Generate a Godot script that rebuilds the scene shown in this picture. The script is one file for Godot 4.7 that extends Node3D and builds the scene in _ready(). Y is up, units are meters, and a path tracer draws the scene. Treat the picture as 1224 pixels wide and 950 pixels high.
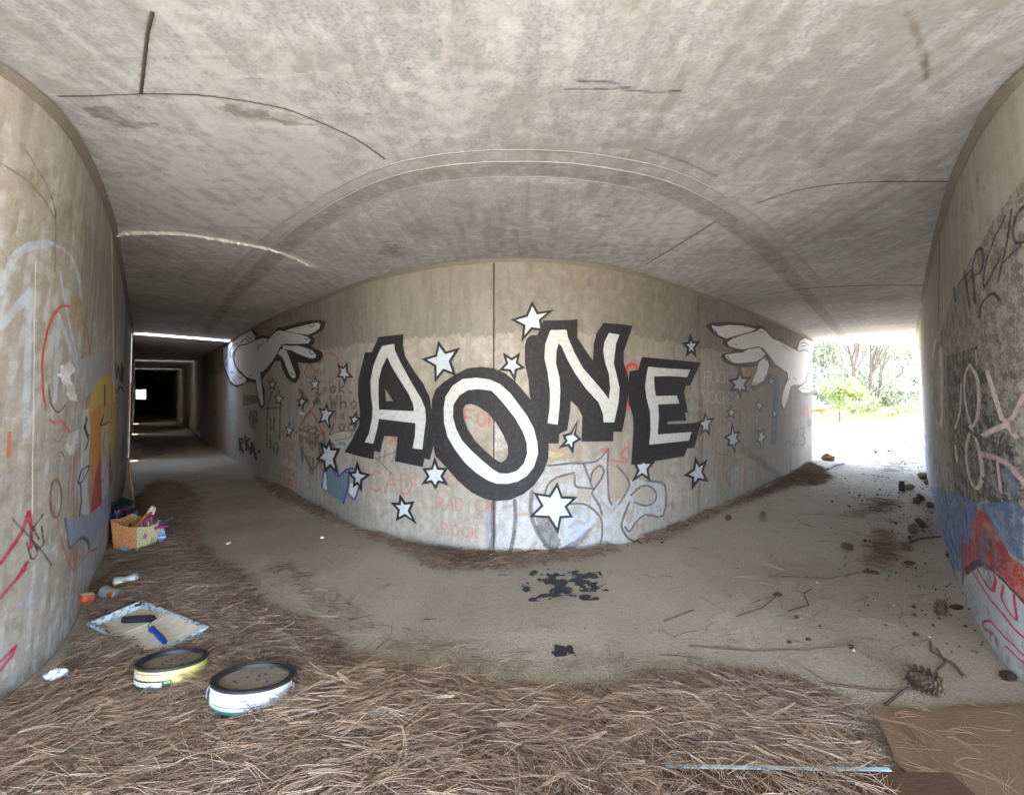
extends Node3D
# A graffitied concrete underpass: a bulging mural wall, two battered side walls, a flat ceiling, sandy floor with pine straw.
const H := 2.75
var rng := RandomNumberGenerator.new()
var noise_a: PackedByteArray      # 512 x 512 tileable noise, coarse
var noise_b: PackedByteArray      # fine
var noise_c: PackedByteArray      # streaks
var M := {}
var taken := {}

class Shape:
	var v := PackedVector3Array()
	var n := PackedVector3Array()
	var t := PackedVector2Array()
	var t2 := PackedVector2Array()
	var c := PackedColorArray()
	var tint := Color.WHITE
	func tri(a: Vector3, b: Vector3, d: Vector3, na := Vector3.ZERO, nb := Vector3.ZERO, nd := Vector3.ZERO, ua := Vector2.ZERO, ub := Vector2.ZERO, ud := Vector2.ZERO) -> void:
		var g := (b - a).cross(d - a)
		if na == Vector3.ZERO:
			na = -g.normalized(); nb = na; nd = na
		if g.dot(na + nb + nd) > 0.0:
			v.append_array([a, d, b]); n.append_array([na, nd, nb]); t.append_array([ua, ud, ub]); t2.append_array([ua, ud, ub])
		else:
			v.append_array([a, b, d]); n.append_array([na, nb, nd]); t.append_array([ua, ub, ud]); t2.append_array([ua, ub, ud])
		c.append_array([tint, tint, tint])
	func quad(a: Vector3, b: Vector3, d: Vector3, e: Vector3, out := Vector3.ZERO, ua := Vector2(0, 1), ub := Vector2(1, 1), ud := Vector2(1, 0), ue := Vector2(0, 0)) -> void:
		var m := out
		if m == Vector3.ZERO:
			m = -(b - a).cross(d - a).normalized()
		tri(a, b, d, m, m, m, ua, ub, ud)
		tri(a, d, e, m, m, m, ua, ud, ue)
	func box(at: Vector3, size: Vector3, turn := Basis.IDENTITY) -> void:
		var h := size / 2.0
		for k in 3:
			for s in [-1.0, 1.0]:
				var o := Vector3.ZERO; o[k] = s
				var p := Vector3.ZERO; p[(k + 1) % 3] = h[(k + 1) % 3]
				var q := Vector3.ZERO; q[(k + 2) % 3] = h[(k + 2) % 3]
				var m := o * h[k]
				quad(at + turn * (m - p - q), at + turn * (m + p - q), at + turn * (m + p + q), at + turn * (m - p + q), turn * o)
	func tube(pts: Array, radii: Array, sides := 6, caps := true) -> void:
		var rings := []
		var up := Vector3(0.31, 0.83, 0.47).normalized()
		for i in pts.size():
			var d: Vector3 = (pts[mini(i + 1, pts.size() - 1)] - pts[maxi(i - 1, 0)]).normalized()
			var x := d.cross(up)
			if x.length() < 0.05: x = d.cross(Vector3.RIGHT)
			x = x.normalized()
			var y := x.cross(d).normalized()
			var ring := []
			for k in sides:
				var a := TAU * k / sides
				ring.append(x * cos(a) + y * sin(a))
			rings.append(ring)
		for i in pts.size() - 1:
			for k in sides:
				var l := (k + 1) % sides
				var n0: Vector3 = rings[i][k]; var n1: Vector3 = rings[i][l]; var n2: Vector3 = rings[i + 1][l]; var n3: Vector3 = rings[i + 1][k]
				var a: Vector3 = pts[i] + n0 * radii[i]; var b: Vector3 = pts[i] + n1 * radii[i]
				var d: Vector3 = pts[i + 1] + n2 * radii[i + 1]; var e: Vector3 = pts[i + 1] + n3 * radii[i + 1]
				tri(a, b, d, n0, n1, n2); tri(a, d, e, n0, n2, n3)
		if caps:
			for i in [0, pts.size() - 1]:
				var o: Vector3 = (pts[i] - pts[1 if i == 0 else i - 1]).normalized()
				for k in sides:
					tri(pts[i], pts[i] + rings[i][k] * radii[i], pts[i] + rings[i][(k + 1) % sides] * radii[i], o, o, o)
	func lathe(profile: Array, sides := 36, wob := 0.0, axis := Basis.IDENTITY, at := Vector3.ZERO) -> void:
		# profile: Vector2(radius, height); outward normals
		for i in profile.size() - 1:
			var p: Vector2 = profile[i]; var q: Vector2 = profile[i + 1]
			var d := (q - p).normalized()
			var m := Vector2(d.y, -d.x)
			for k in sides:
				var a := TAU * k / sides; var b := TAU * (k + 1) / sides
				var ra := 1.0 + wob * sin(a * 3.0 + 1.0) ; var rb := 1.0 + wob * sin(b * 3.0 + 1.0)
				var va := Vector3(cos(a), 0, sin(a)); var vb := Vector3(cos(b), 0, sin(b))
				var na := axis * (va * m.x + Vector3.UP * m.y); var nb := axis * (vb * m.x + Vector3.UP * m.y)
				var w := float(i) / (profile.size() - 1); var w2 := float(i + 1) / (profile.size() - 1)
				var A := at + axis * (va * p.x * ra + Vector3.UP * p.y); var B := at + axis * (vb * p.x * rb + Vector3.UP * p.y)
				var C := at + axis * (vb * q.x * rb + Vector3.UP * q.y); var D := at + axis * (va * q.x * ra + Vector3.UP * q.y)
				var fa := float(k) / sides; var fb := float(k + 1) / sides
				if p.x > 0.0001: tri(A, B, C, na, nb, nb, Vector2(fa, 1 - w), Vector2(fb, 1 - w), Vector2(fb, 1 - w2))
				if q.x > 0.0001: tri(A, C, D, na, nb, na, Vector2(fa, 1 - w), Vector2(fb, 1 - w2), Vector2(fa, 1 - w2))
	func mesh(m: Material, colored := false) -> ArrayMesh:
		var a := []; a.resize(Mesh.ARRAY_MAX)
		a[Mesh.ARRAY_VERTEX] = v; a[Mesh.ARRAY_NORMAL] = n; a[Mesh.ARRAY_TEX_UV] = t; a[Mesh.ARRAY_TEX_UV2] = t2
		if colored: a[Mesh.ARRAY_COLOR] = c
		var am := ArrayMesh.new()
		am.add_surface_from_arrays(Mesh.PRIMITIVE_TRIANGLES, a)
		am.surface_set_material(0, m)
		return am

class Wall:
	var s := PackedFloat32Array()
	var foot := PackedVector2Array()
	var head := PackedVector2Array()
	var side := 1.0      # which way the face that one sees points
	func point(at: float, y: float, lift := 0.0) -> Vector3:
		var i := clampi(s.bsearch(at) - 1, 0, s.size() - 2)
		var w := (at - s[i]) / (s[i + 1] - s[i])
		var b := foot[i].lerp(foot[i + 1], w)
		var p := b.lerp(head[i].lerp(head[i + 1], w), y / H)
		var q := Vector3(p.x, y, -p.y)
		return q if lift == 0.0 else q + facet(i, y) * lift
	func facet(i: int, y: float) -> Vector3:
		var a := foot[i].lerp(head[i], y / H); var b := foot[i + 1].lerp(head[i + 1], y / H)
		var d := Vector3(b.x - a.x, 0, -(b.y - a.y)).normalized()
		var m := (foot[i] + foot[i + 1]) / 2; var e := (head[i] + head[i + 1]) / 2
		var up := Vector3(e.x - m.x, H, -(e.y - m.y)).normalized()
		var n := d.cross(up).normalized()
		return n * side
	func normal(at: float, y: float) -> Vector3:
		var i := clampi(s.bsearch(at) - 1, 0, s.size() - 2)
		var w := (at - s[i]) / (s[i + 1] - s[i])
		var a := facet(i, y)
		return (a.lerp(facet(mini(i + 1, s.size() - 2), y), clampf(w - 0.5, 0, 1)) + a.lerp(facet(maxi(i - 1, 0), y), clampf(0.5 - w, 0, 1))).normalized()

# ---- tables: measured outlines in metres. Walls: s along the wall, y up. Plan: x to the right, z away from the viewer.
const MURAL_WALL_FOOT := [-109.62,150,-79.82,110,-57.47,80,-42.57,60,-31.395,45,-24.69,36,-18.73,28,-15.005,23,-12.025,19,-9.6,15.75,-9.522,15.646,-9.443,15.542,-9.365,15.438,-9.287,15.334,-9.209,15.23,-9.13,15.126,-9.052,15.022,-8.974,14.918,-8.895,14.814,-8.817,14.71,-8.739,14.605,-8.66,14.501,-8.582,14.397,-8.504,14.293,-8.426,14.189,-8.347,14.085,-8.269,13.981,-8.191,13.877,-8.112,13.773,-8.034,13.669,-7.956,13.565,-7.878,13.461,-7.799,13.357,-7.721,13.253,-7.643,13.149,-7.564,13.045,-7.486,12.941,-7.408,12.837,-7.33,12.733,-7.251,12.628,-7.173,12.524,-7.095,12.42,-7.016,12.316,-6.938,12.212,-6.86,12.108,-6.781,12.004,-6.703,11.9,-6.625,11.796,-6.546,11.692,-6.468,11.588,-6.39,11.484,-6.311,11.38,-6.233,11.276,-6.155,11.172,-6.076,11.068,-5.998,10.964,-5.92,10.86,-5.842,10.756,-5.763,10.652,-5.685,10.548,-5.607,10.443,-5.529,10.339,-5.451,10.235,-5.373,10.13,-5.296,10.026,-5.218,9.922,-5.14,9.817,-5.062,9.713,-4.984,9.608,-4.907,9.504,-4.829,9.399,-4.751,9.295,-4.673,9.191,-4.595,9.087,-4.516,8.983,-4.438,8.879,-4.359,8.775,-4.279,8.672,-4.2,8.569,-4.12,8.466,-4.04,8.364,-3.959,8.261,-3.878,8.16,-3.796,8.058,-3.713,7.958,-3.63,7.858,-3.546,7.758,-3.462,7.659,-3.377,7.56,-3.292,7.461,-3.207,7.363,-3.121,7.265,-3.035,7.168,-2.948,7.07,-2.862,6.973,-2.775,6.875,-2.689,6.778,-2.603,6.68,-2.518,6.581,-2.434,6.482,-2.35,6.382,-2.267,6.282,-2.184,6.182,-2.101,6.081,-2.018,5.981,-1.935,5.881,-1.85,5.782,-1.765,5.684,-1.676,5.588,-1.585,5.495,-1.491,5.405,-1.393,5.319,-1.292,5.237,-1.188,5.159,-1.082,5.083,-0.976,5.008,-0.867,4.936,-0.756,4.868,-0.642,4.806,-0.524,4.75,-0.403,4.704,-0.278,4.667,-0.15,4.643,-0.02,4.631,0.11,4.629,0.24,4.64,0.367,4.666,0.491,4.707,0.613,4.752,0.734,4.8,0.852,4.855,0.965,4.92,1.073,4.992,1.176,5.071,1.276,5.155,1.374,5.241,1.469,5.33,1.563,5.42,1.656,5.511,1.748,5.603,1.84,5.696,1.93,5.789,2.021,5.883,2.111,5.977,2.2,6.072,2.29,6.166,2.379,6.261,2.469,6.356,2.557,6.451,2.646,6.547,2.734,6.642,2.822,6.739,2.909,6.835,2.997,6.931,3.084,7.028,3.172,7.124,3.259,7.221,3.346,7.318,3.433,7.415,3.519,7.512,3.606,7.609,3.693,7.706,3.78,7.803,3.866,7.9,3.953,7.998,4.04,8.095,4.127,8.192,4.214,8.289,4.301,8.386,4.388,8.482,4.475,8.579,4.562,8.676,4.648,8.774,4.735,8.871,4.821,8.968,4.907,9.066,4.993,9.164,5.079,9.262,5.163,9.361,5.248,9.46,5.332,9.559,5.416,9.659,5.499,9.759,5.582,9.86,5.664,9.961,5.745,10.062,5.827,10.164,5.908,10.266,5.988,10.368,6.069,10.471,6.149,10.573,6.229,10.676,6.309,10.779,6.389,10.881,6.469,10.984,6.549,11.087,6.629,11.19,6.709,11.293,6.789,11.395,6.869,11.498,6.95,11.6]
const LEFT_WALL_FOOT := [-2.5,0.2,-2.5,0.8,-2.5,1.3,-2.501,1.6,-2.502,1.73,-2.503,1.86,-2.504,1.99,-2.505,2.12,-2.506,2.25,-2.508,2.38,-2.516,2.51,-2.537,2.64,-2.578,2.77,-2.636,2.9,-2.707,3.03,-2.785,3.16,-2.867,3.29,-2.954,3.42,-3.043,3.55,-3.133,3.68,-3.223,3.81,-3.31,3.94,-3.397,4.07,-3.482,4.2,-3.568,4.33,-3.654,4.46,-3.742,4.59,-3.831,4.72,-3.922,4.85,-4.013,4.98,-4.104,5.11,-4.196,5.24,-4.29,5.37,-4.383,5.5,-4.477,5.63,-4.571,5.76,-4.665,5.89,-4.759,6.02,-4.853,6.15,-4.947,6.28,-5.041,6.41,-5.135,6.54,-5.229,6.67,-5.326,6.8,-5.44,6.93,-5.585,7.1,-5.767,7.4,-5.974,7.7,-6.191,8,-6.408,8.3,-6.627,8.6,-6.848,8.9,-7.071,9.2,-7.294,9.5,-7.518,9.8,-7.742,10.1,-7.966,10.4,-8.189,10.7,-8.413,11,-8.637,11.3,-8.861,11.6,-9.084,11.9,-9.308,12.2,-9.532,12.5,-9.755,12.8,-10.277,13.5,-11.396,15,-12.664,16.7,-15.132,20,-18.871,25,-24.106,32,-31.586,42,-45.05,60,-63.75,85,-86.19,115,-112.37,150]
const LEFT_WALL_HEAD := [-1.934,-1.931,-1.932,-1.939,-1.941,-1.945,-1.956,-1.986,-2.036,-2.1,-2.173,-2.251,-2.331,-2.415,-2.5,-2.586,-2.673,-2.761,-2.85,-2.942,-3.036,-3.131,-3.227,-3.322,-3.417,-3.512,-3.607,-3.702,-3.797,-3.892,-3.987,-4.082,-4.178,-4.273,-4.369,-4.464,-4.56,-4.655,-4.751,-4.846,-4.942,-5.037,-5.133,-5.232,-5.348,-5.495,-5.68,-5.89,-6.11,-6.331,-6.551,-6.772,-6.992,-7.213,-7.434,-7.656,-7.879,-8.102,-8.325,-8.548,-8.772,-8.995,-9.218,-9.441,-9.664,-10.185,-11.301,-12.565,-15.042,-18.826,-24.106,-31.586,-45.05,-63.75,-86.19,-112.37]
const RIGHT_WALL_FOOT := [2.516,0.2,2.518,0.8,2.519,1.3,2.53,1.6,2.544,1.73,2.557,1.86,2.57,1.99,2.583,2.12,2.597,2.25,2.613,2.38,2.637,2.51,2.675,2.64,2.731,2.77,2.8,2.9,2.879,3.03,2.963,3.16,3.049,3.29,3.137,3.42,3.229,3.55,3.324,3.68,3.419,3.81,3.514,3.94,3.61,4.07,3.705,4.2,3.802,4.33,3.9,4.46,3.999,4.59,4.1,4.72,4.201,4.85,4.302,4.98,4.403,5.11,4.505,5.24,4.606,5.37,4.707,5.5,4.808,5.63,4.909,5.76,5.01,5.89,5.111,6.02,5.212,6.15,5.314,6.28,5.415,6.41,5.516,6.54,5.617,6.67,5.722,6.8,5.846,6.93,6.002,7.1,6.2,7.4,6.424,7.7,6.659,8,6.894,8.3,7.129,8.6,7.364,8.9,7.599,9.2,7.834,9.5,8.069,9.8,8.304,10.1,8.54,10.4,8.777,10.7,9.015,11,9.255,11.3,9.495,11.6,9.736,11.9,9.976,12.2,10.217,12.5,10.457,12.8,10.699,13.1,10.95,13.4]
const RIGHT_WALL_HEAD := [1.95,1.95,1.95,1.948,1.951,1.965,2.001,2.06,2.134,2.215,2.3,2.388,2.478,2.57,2.665,2.761,2.859,2.957,3.054,3.152,3.25,3.349,3.449,3.55,3.651,3.752,3.853,3.954,4.055,4.156,4.257,4.358,4.458,4.559,4.66,4.761,4.863,4.964,5.066,5.168,5.271,5.373,5.475,5.581,5.705,5.863,6.061,6.286,6.522,6.758,6.994,7.23,7.466,7.702,7.938,8.175,8.412,8.653,8.895,9.139,9.383,9.628,9.872,10.117,10.361,10.606,10.85]
const MURAL_WALL_START := -182.277
const MURAL_WALL_PAINT := [
	["P",[188,192,200],0.5,0.6,[-0.17,0.5,-0.04,0.552,0.088,0.602,0.218,0.65,0.319,0.828,0.424,0.882,0.561,0.864,0.703,0.844,0.782,0.848,0.995,0.957,0.996,0.842,0.997,0.726,0.998,0.611,0.999,0.496,1.065,0.419,1.273,0.536,1.331,0.628,1.484,0.611,1.72,0.555,1.985,0.493,1.965,0.329,1.946,0.166,1.616,0.23,1.39,0.176,1.302,0.109,1.219,0.168,1.36,-0.001,1.115,0.012,0.906,0.015,0.703,0.007,0.542,0.01,0.388,0.012,0.266,0.02,0.148,0.024,0.032,0.025,-0.085,0.023,-0.204,0.018,-0.195,0.139,-0.187,0.259,-0.178,0.38]],
	["P",[152,140,120],0.72,0.2,[0.336,0.564,0.37,0.694,0.478,0.755,0.599,0.757,0.599,0.715,0.46,0.665,0.406,0.576]],
	["P",[152,140,120],0.72,0.2,[0.782,0.67,0.822,0.769,0.884,0.808,0.932,0.762,0.917,0.694,0.822,0.598]],
	["P",[152,140,120],0.72,0.2,[1.013,0.756,1.115,0.782,1.268,0.644,1.273,0.536,1.178,0.458,1.013,0.495,1.013,0.625]],
	["P",[152,140,120],0.72,0.2,[1.39,0.503,1.548,0.539,1.757,0.455,1.757,0.36,1.516,0.358,1.39,0.43]],
	["P",[152,140,120],0.72,0.2,[0.627,0.596,0.782,0.576,0.782,0.465,0.646,0.493]],
	["P",[152,140,120],0.72,0.2,[1.246,0.342,1.36,0.325,1.375,0.232,1.273,0.177,1.232,0.255]],
	["P",[70,70,74],0.72,0.5,[0.218,0.354,0.37,0.38,0.415,0.245,0.46,0.108,0.406,0.03,0.302,0.087,0.234,0.223]],
	["P",[80,84,96],0.75,0.5,[0.442,0.043,0.627,0.125,0.782,0.227,0.742,0.129,0.627,0.057,0.496,0.021]],
	["P",[165,180,205],0.5,0.5,[0.515,0.37,0.703,0.387,0.822,0.291,0.703,0.15,0.552,0.099,0.478,0.206]],
	["S",[62,60,64],0.8,0.3,[0.0097,0.0093,0.0127,0.0098,0.336,0.836,0.552,0.848,0.703,0.841,0.812,0.847,0.863,0.861,0.909,0.889,0.995,0.965]],
	["S",[62,60,64],0.8,0.3,[0.0127,0.0098,0.0137,0.0099,0.995,0.965,0.983,0.775,0.999,0.496,1.011,0.454,1.041,0.413]],
	["S",[62,60,64],0.8,0.3,[0.0109,0.0096,0.0115,0.0096,0.703,0.841,0.802,0.6]],
	["S",[62,60,64],0.8,0.3,[0.0106,0.0095,0.0116,0.0097,0.608,0.731,0.606,0.658,0.617,0.63,0.652,0.615,0.822,0.59]],
	["S",[62,60,64],0.8,0.3,[0.0096,0.0093,0.0106,0.0095,0.302,0.565,0.321,0.633,0.336,0.662,0.358,0.687,0.386,0.707,0.424,0.725,0.536,0.747,0.599,0.757]],
	["S",[62,60,64],0.8,0.3,[0.0105,0.0094,0.0117,0.0097,0.552,0.467,0.655,0.463,0.703,0.455,0.746,0.437,0.822,0.385,0.884,0.322,0.906,0.282,0.917,0.231,0.917,0.125,0.896,0.057,0.884,0.027]],
	["S",[62,60,64],0.8,0.3,[0.0115,0.0096,0.0125,0.0097,0.782,0.67,0.791,0.728,0.802,0.753,0.826,0.778,0.856,0.798,0.884,0.808,0.907,0.801,0.927,0.782,0.939,0.761,0.94,0.742,0.917,0.694,0.806,0.569,0.798,0.553,0.802,0.532,0.884,0.422,0.917,0.332]],
	["S",[62,60,64],0.8,0.3,[0.0139,0.0099,0.014,0.01,1.115,0.791,1.23,0.689,1.273,0.643,1.296,0.61,1.301,0.584,1.287,0.552,1.249,0.508,1.139,0.41]],
	["S",[62,60,64],0.8,0.3,[0.0164,0.0102,0.0167,0.0103,1.302,0.406,1.219,0.292,1.18,0.214,1.178,0.174,1.2,0.131,1.273,0.051,1.307,0.028,1.375,-0.004]],
	["S",[62,60,64],0.8,0.3,[0.0166,0.0102,0.0168,0.0103,1.331,0.474,1.431,0.522,1.484,0.537,1.538,0.542,1.596,0.539,1.65,0.526,1.706,0.501,1.759,0.466,1.793,0.431,1.8,0.398,1.786,0.365,1.757,0.341,1.708,0.328,1.646,0.324,1.582,0.329,1.518,0.346,1.39,0.394]],
	["S",[62,60,64],0.8,0.3,[0.0192,0.0106,0.0153,0.0101,1.616,0.586,1.887,0.542,1.985,0.493,2.018,0.385,2.002,0.253,1.946,0.166,1.837,0.166,1.698,0.209,1.582,0.236,1.503,0.225,1.39,0.176,1.327,0.122,1.302,0.109,1.277,0.119,1.232,0.165]],
	["S",[66,62,64],0.75,0.3,[0.0179,0.0174,0.0179,0.0174,-0.17,0.5,-0.178,0.319,-0.17,0.188,-0.191,0.094,-0.204,0.046]],
	["S",[66,62,64],0.75,0.3,[0.0174,0.0174,0.0174,0.0174,0.02,0.52,0.028,0.356,0.012,0.192,-0.021,0.045]],
	["S",[66,62,64],0.75,0.3,[0.0175,0.0174,0.0185,0.0175,0.184,0.601,0.167,0.482,0.168,0.421,0.181,0.355,0.204,0.288,0.234,0.223,0.274,0.161,0.37,0.042]],
	["S",[110,120,150],0.45,0.3,[0.0239,0.0233,0.0239,0.0233,-0.212,0.499,-0.214,0.222,-0.209,0.054]],
	["S",[62,60,64],0.5,0.3,[0.0042,0.0039,0.0045,0.004,0.406,0.841,0.703,0.869]],
	["S",[140,105,75],0.45,0.8,[0.0155,0.0155,0.0154,0.0154,-0.079,0.453,-0.013,0.471]],
	["S",[140,105,75],0.45,0.8,[0.0154,0.0154,0.0155,0.0154,0.053,0.389,0.151,0.397]],
	["S",[140,105,75],0.45,0.8,[0.0155,0.0154,0.0156,0.0155,0.168,0.076,0.218,0.124]],
	["S",[140,105,75],0.45,0.8,[0.0175,0.0157,0.0181,0.0159,0.552,0.249,0.602,0.283,0.627,0.293,0.652,0.29,0.703,0.269]],
	["S",[140,105,75],0.45,0.8,[0.0181,0.0159,0.0195,0.0162,0.703,0.083,0.786,0.201,0.822,0.24,0.847,0.245,0.884,0.216]],
	["S",[140,105,75],0.45,0.8,[0.0208,0.0162,0.0231,0.0165,0.906,0.454,1.001,0.375,1.041,0.352,1.065,0.356,1.09,0.398]],
	["S",[140,105,75],0.45,0.8,[0.0165,0.0156,0.017,0.0156,0.37,0.81,0.442,0.79]],
	["S",[140,105,75],0.45,0.8,[0.0424,0.0193,0.0444,0.0196,2.325,0.377,2.463,0.379]],
	["P",[172,166,156],0.7,0.4,[-2.931,0.991,-2.509,1.08,-2.22,1.069,-2.177,0.938,-2.225,0.779,-2.275,0.617,-2.635,0.54,-2.797,0.7,-2.897,0.884]],
	["P",[72,110,130],0.85,0.3,[-3.116,0.544,-2.864,0.572,-2.667,0.5,-2.389,0.615,-2.297,0.614,-2.342,0.405,-2.479,0.206,-2.764,0.225,-3.033,0.257]],
	["P",[205,208,215],0.85,0.2,[-3.193,0.459,-3.068,0.524,-3.033,0.281,-3.172,0.286]],
	["P",[205,208,215],0.85,0.2,[-2.275,0.46,-2.017,0.516,-2.141,0.313,-2.32,0.352]],
	["S",[32,46,140],0.9,0.1,[0.0272,0.0098,0.0205,0.0086,-3.207,0.281,-3.158,0.498,-3.14,0.524,-3.102,0.545,-3.033,0.566,-2.946,0.582,-2.864,0.584,-2.798,0.557,-2.738,0.517,-2.667,0.5,-2.576,0.528,-2.389,0.615,-2.317,0.632,-2.193,0.649]],
	["S",[32,46,140],0.9,0.1,[0.0219,0.0087,0.0235,0.009,-2.297,0.614,-2.342,0.405,-2.479,0.201]],
	["S",[32,46,140],0.9,0.1,[0.0205,0.0086,0.0221,0.0088,-2.193,0.649,-2.022,0.627,-1.97,0.608,-1.964,0.579,-2.103,0.351,-2.156,0.299,-2.211,0.295,-2.331,0.339]],
	["S",[80,140,170],0.9,0.1,[0.0546,0.0202,0.0518,0.0198,-2.603,0.906,-2.448,0.913]],
	["S",[120,50,60],0.7,0.2,[0.0432,0.0156,0.0425,0.0155,-2.83,0.889,-2.764,0.823]],
	["S",[90,85,80],0.7,0.3,[0.0174,0.0063,0.017,0.0062,-2.897,0.981,-2.73,1.027,-2.635,1.045,-2.367,1.067,-2.275,1.066,-2.233,1.05,-2.229,1.024,-2.275,0.998,-2.393,0.977,-2.764,0.93]],
	["S",[150,52,36],0.85,0.3,[0.0273,0.0095,0.024,0.0087,-4.015,1.05,-3.749,1.233,-3.613,1.266,-3.469,1.211,-3.172,1.002]],
	["S",[150,52,36],0.85,0.3,[0.0289,0.0097,0.024,0.0087,-4.219,0.941,-3.785,1.046,-3.598,1.069,-3.444,1.05,-3.172,0.964]],
	["S",[150,52,36],0.85,0.3,[0.0258,0.0092,0.0247,0.0089,-3.746,1.196,-3.383,1.414]],
	["S",[58,54,50],0.7,0.6,[0.0771,0.0268,0.0721,0.0259,-4.031,1.559,-3.709,1.384]],
	["S",[58,54,50],0.7,0.6,[0.0672,0.0241,0.0698,0.0253,-3.088,1.566,-3.49,1.387]],
	["S",[58,54,50],0.7,0.6,[0.0695,0.025,0.0683,0.0248,-3.383,1.517,-3.312,1.364]],
	["S",[58,54,50],0.7,0.5,[0.0452,0.0156,0.0395,0.0143,-4.071,0.997,-3.312,0.955]],
	["S",[58,54,50],0.7,0.5,[0.044,0.0154,0.0437,0.0153,-3.976,0.914,-3.898,0.701,-3.937,0.534]],
	["S",[58,54,50],0.7,0.5,[0.039,0.0141,0.04,0.0146,-3.172,1.014,-3.123,0.849,-3.137,0.766,-3.216,0.682,-3.454,0.506]],
	["S",[58,54,50],0.7,0.5,[0.0437,0.0153,0.0409,0.0148,-3.937,0.698,-3.598,0.49]],
	["S",[58,54,50],0.7,0.5,[0.0449,0.0155,0.0437,0.0153,-4.055,0.909,-3.937,0.561]],
	["S",[58,54,50],0.7,0.5,[0.0406,0.0147,0.0405,0.0147,-3.526,0.628,-3.562,0.415]],
	["S",[58,54,50],0.7,0.5,[0.0414,0.0149,0.0412,0.0148,-3.672,0.641,-3.635,0.433]],
	["S",[58,54,50],0.7,0.5,[0.0395,0.0143,0.0396,0.0142,-3.312,0.853,-3.242,0.529]],
	["S",[58,54,50],0.7,0.5,[0.042,0.015,0.0414,0.0149,-3.746,1.009,-3.47,1.048,-3.383,1.054,-3.37,1.034,-3.454,0.972,-3.593,0.945,-3.672,0.933]],
	["P",[96,48,36],0.75,0.5,[-3.937,0.903,-3.312,0.942,-3.383,0.822,-3.598,0.727,-3.746,0.821]],
	["S",[66,62,56],0.7,0.5,[0.0597,0.0151,0.0643,0.0153,-5.453,1.552,-5.676,1.361,-5.762,1.26,-5.802,1.038,-5.834,0.632,-5.78,0.606,-5.624,0.617]],
	["S",[66,62,56],0.7,0.5,[0.0505,0.0144,0.0515,0.0145,-4.966,1.307,-5.02,0.788]],
	["S",[66,62,56],0.7,0.5,[0.0674,0.0155,0.0505,0.0144,-5.762,1.26,-4.966,1.292]],
	["S",[66,62,56],0.7,0.5,[0.0574,0.0149,0.0574,0.0149,-5.305,0.706,-5.366,0.575,-5.311,0.553,-5.229,0.544,-5.164,0.555,-5.094,0.673,-5.096,0.721,-5.144,0.73,-5.305,0.706]],
	["S",[66,62,56],0.7,0.5,[0.0634,0.0153,0.0628,0.0152,-5.584,1.103,-5.53,0.912]],
	["S",[66,62,56],0.7,0.5,[0.0574,0.0149,0.0541,0.0147,-5.305,1.113,-5.366,0.922,-5.323,0.902,-5.187,0.9]],
	["S",[66,62,56],0.7,0.5,[0.0643,0.0153,0.0613,0.0151,-5.624,0.81,-5.491,0.628]],
	["P",[50,42,36],0.7,0.5,[-8.24,1.506,-6.301,1.471,-6.301,1.35,-8.24,1.244]],
	["P",[52,46,40],0.7,0.6,[-7.448,1.202,-6.652,1.204,-6.561,1.03,-6.839,0.821,-7.237,0.853,-7.556,1.028]],
	["S",[200,205,205],0.8,0.3,[0.0512,0.0178,0.0499,0.0176,-4.015,1.229,-3.898,1.224]],
	["S",[168,62,44],0.7,0.35,[0.0206,0.0072,0.0219,0.0073,-4.035,2.06,-4.269,2.074,-4.269,1.94]],
	["S",[168,62,44],0.7,0.35,[0.0219,0.0073,0.021,0.0072,-4.269,2.007,-4.104,1.998]],
	["S",[168,62,44],0.7,0.35,[0.0202,0.0071,0.0196,0.007,-3.956,2.004,-3.956,1.945,-3.868,1.922,-3.803,1.944,-3.803,1.995]],
	["S",[168,62,44],0.7,0.35,[0.0196,0.007,0.0195,0.007,-3.803,1.944,-3.782,1.918]],
	["S",[168,62,44],0.7,0.35,[0.0187,0.0068,0.0187,0.0068,-3.54,1.969,-3.623,1.986,-3.686,1.951,-3.623,1.911,-3.53,1.919]],
	["S",[168,62,44],0.7,0.35,[0.0184,0.0067,0.0184,0.0067,-3.428,2.025,-3.428,1.902]],
	["S",[168,62,44],0.7,0.35,[0.0182,0.0066,0.0182,0.0066,-3.287,1.968,-3.428,1.939,-3.287,1.895]],
	["S",[168,62,44],0.7,0.35,[0.0169,0.0061,0.0169,0.0061,-3.41,1.778,-3.41,1.832]],
	["S",[168,62,44],0.7,0.35,[0.0169,0.0061,0.0168,0.0061,-3.41,1.814,-3.366,1.83,-3.336,1.811,-3.336,1.776]],
	["S",[168,62,44],0.7,0.35,[0.0168,0.0061,0.0168,0.006,-3.336,1.811,-3.293,1.828,-3.263,1.809,-3.263,1.774]],
	["S",[168,62,44],0.7,0.35,[0.0166,0.006,0.0164,0.0059,-3.2,1.798,-3.099,1.799,-3.128,1.821,-3.186,1.815,-3.2,1.789,-3.143,1.77,-3.092,1.777]],
	["S",[168,62,44],0.75,0.3,[0.0248,0.0088,0.0248,0.0088,-3.859,1.816,-3.736,1.899,-3.672,1.916,-3.588,1.892,-3.501,1.845,-3.454,1.802,-3.473,1.767,-3.532,1.734,-3.598,1.715,-3.673,1.719,-3.821,1.76,-3.854,1.797,-3.859,1.816]],
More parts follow.
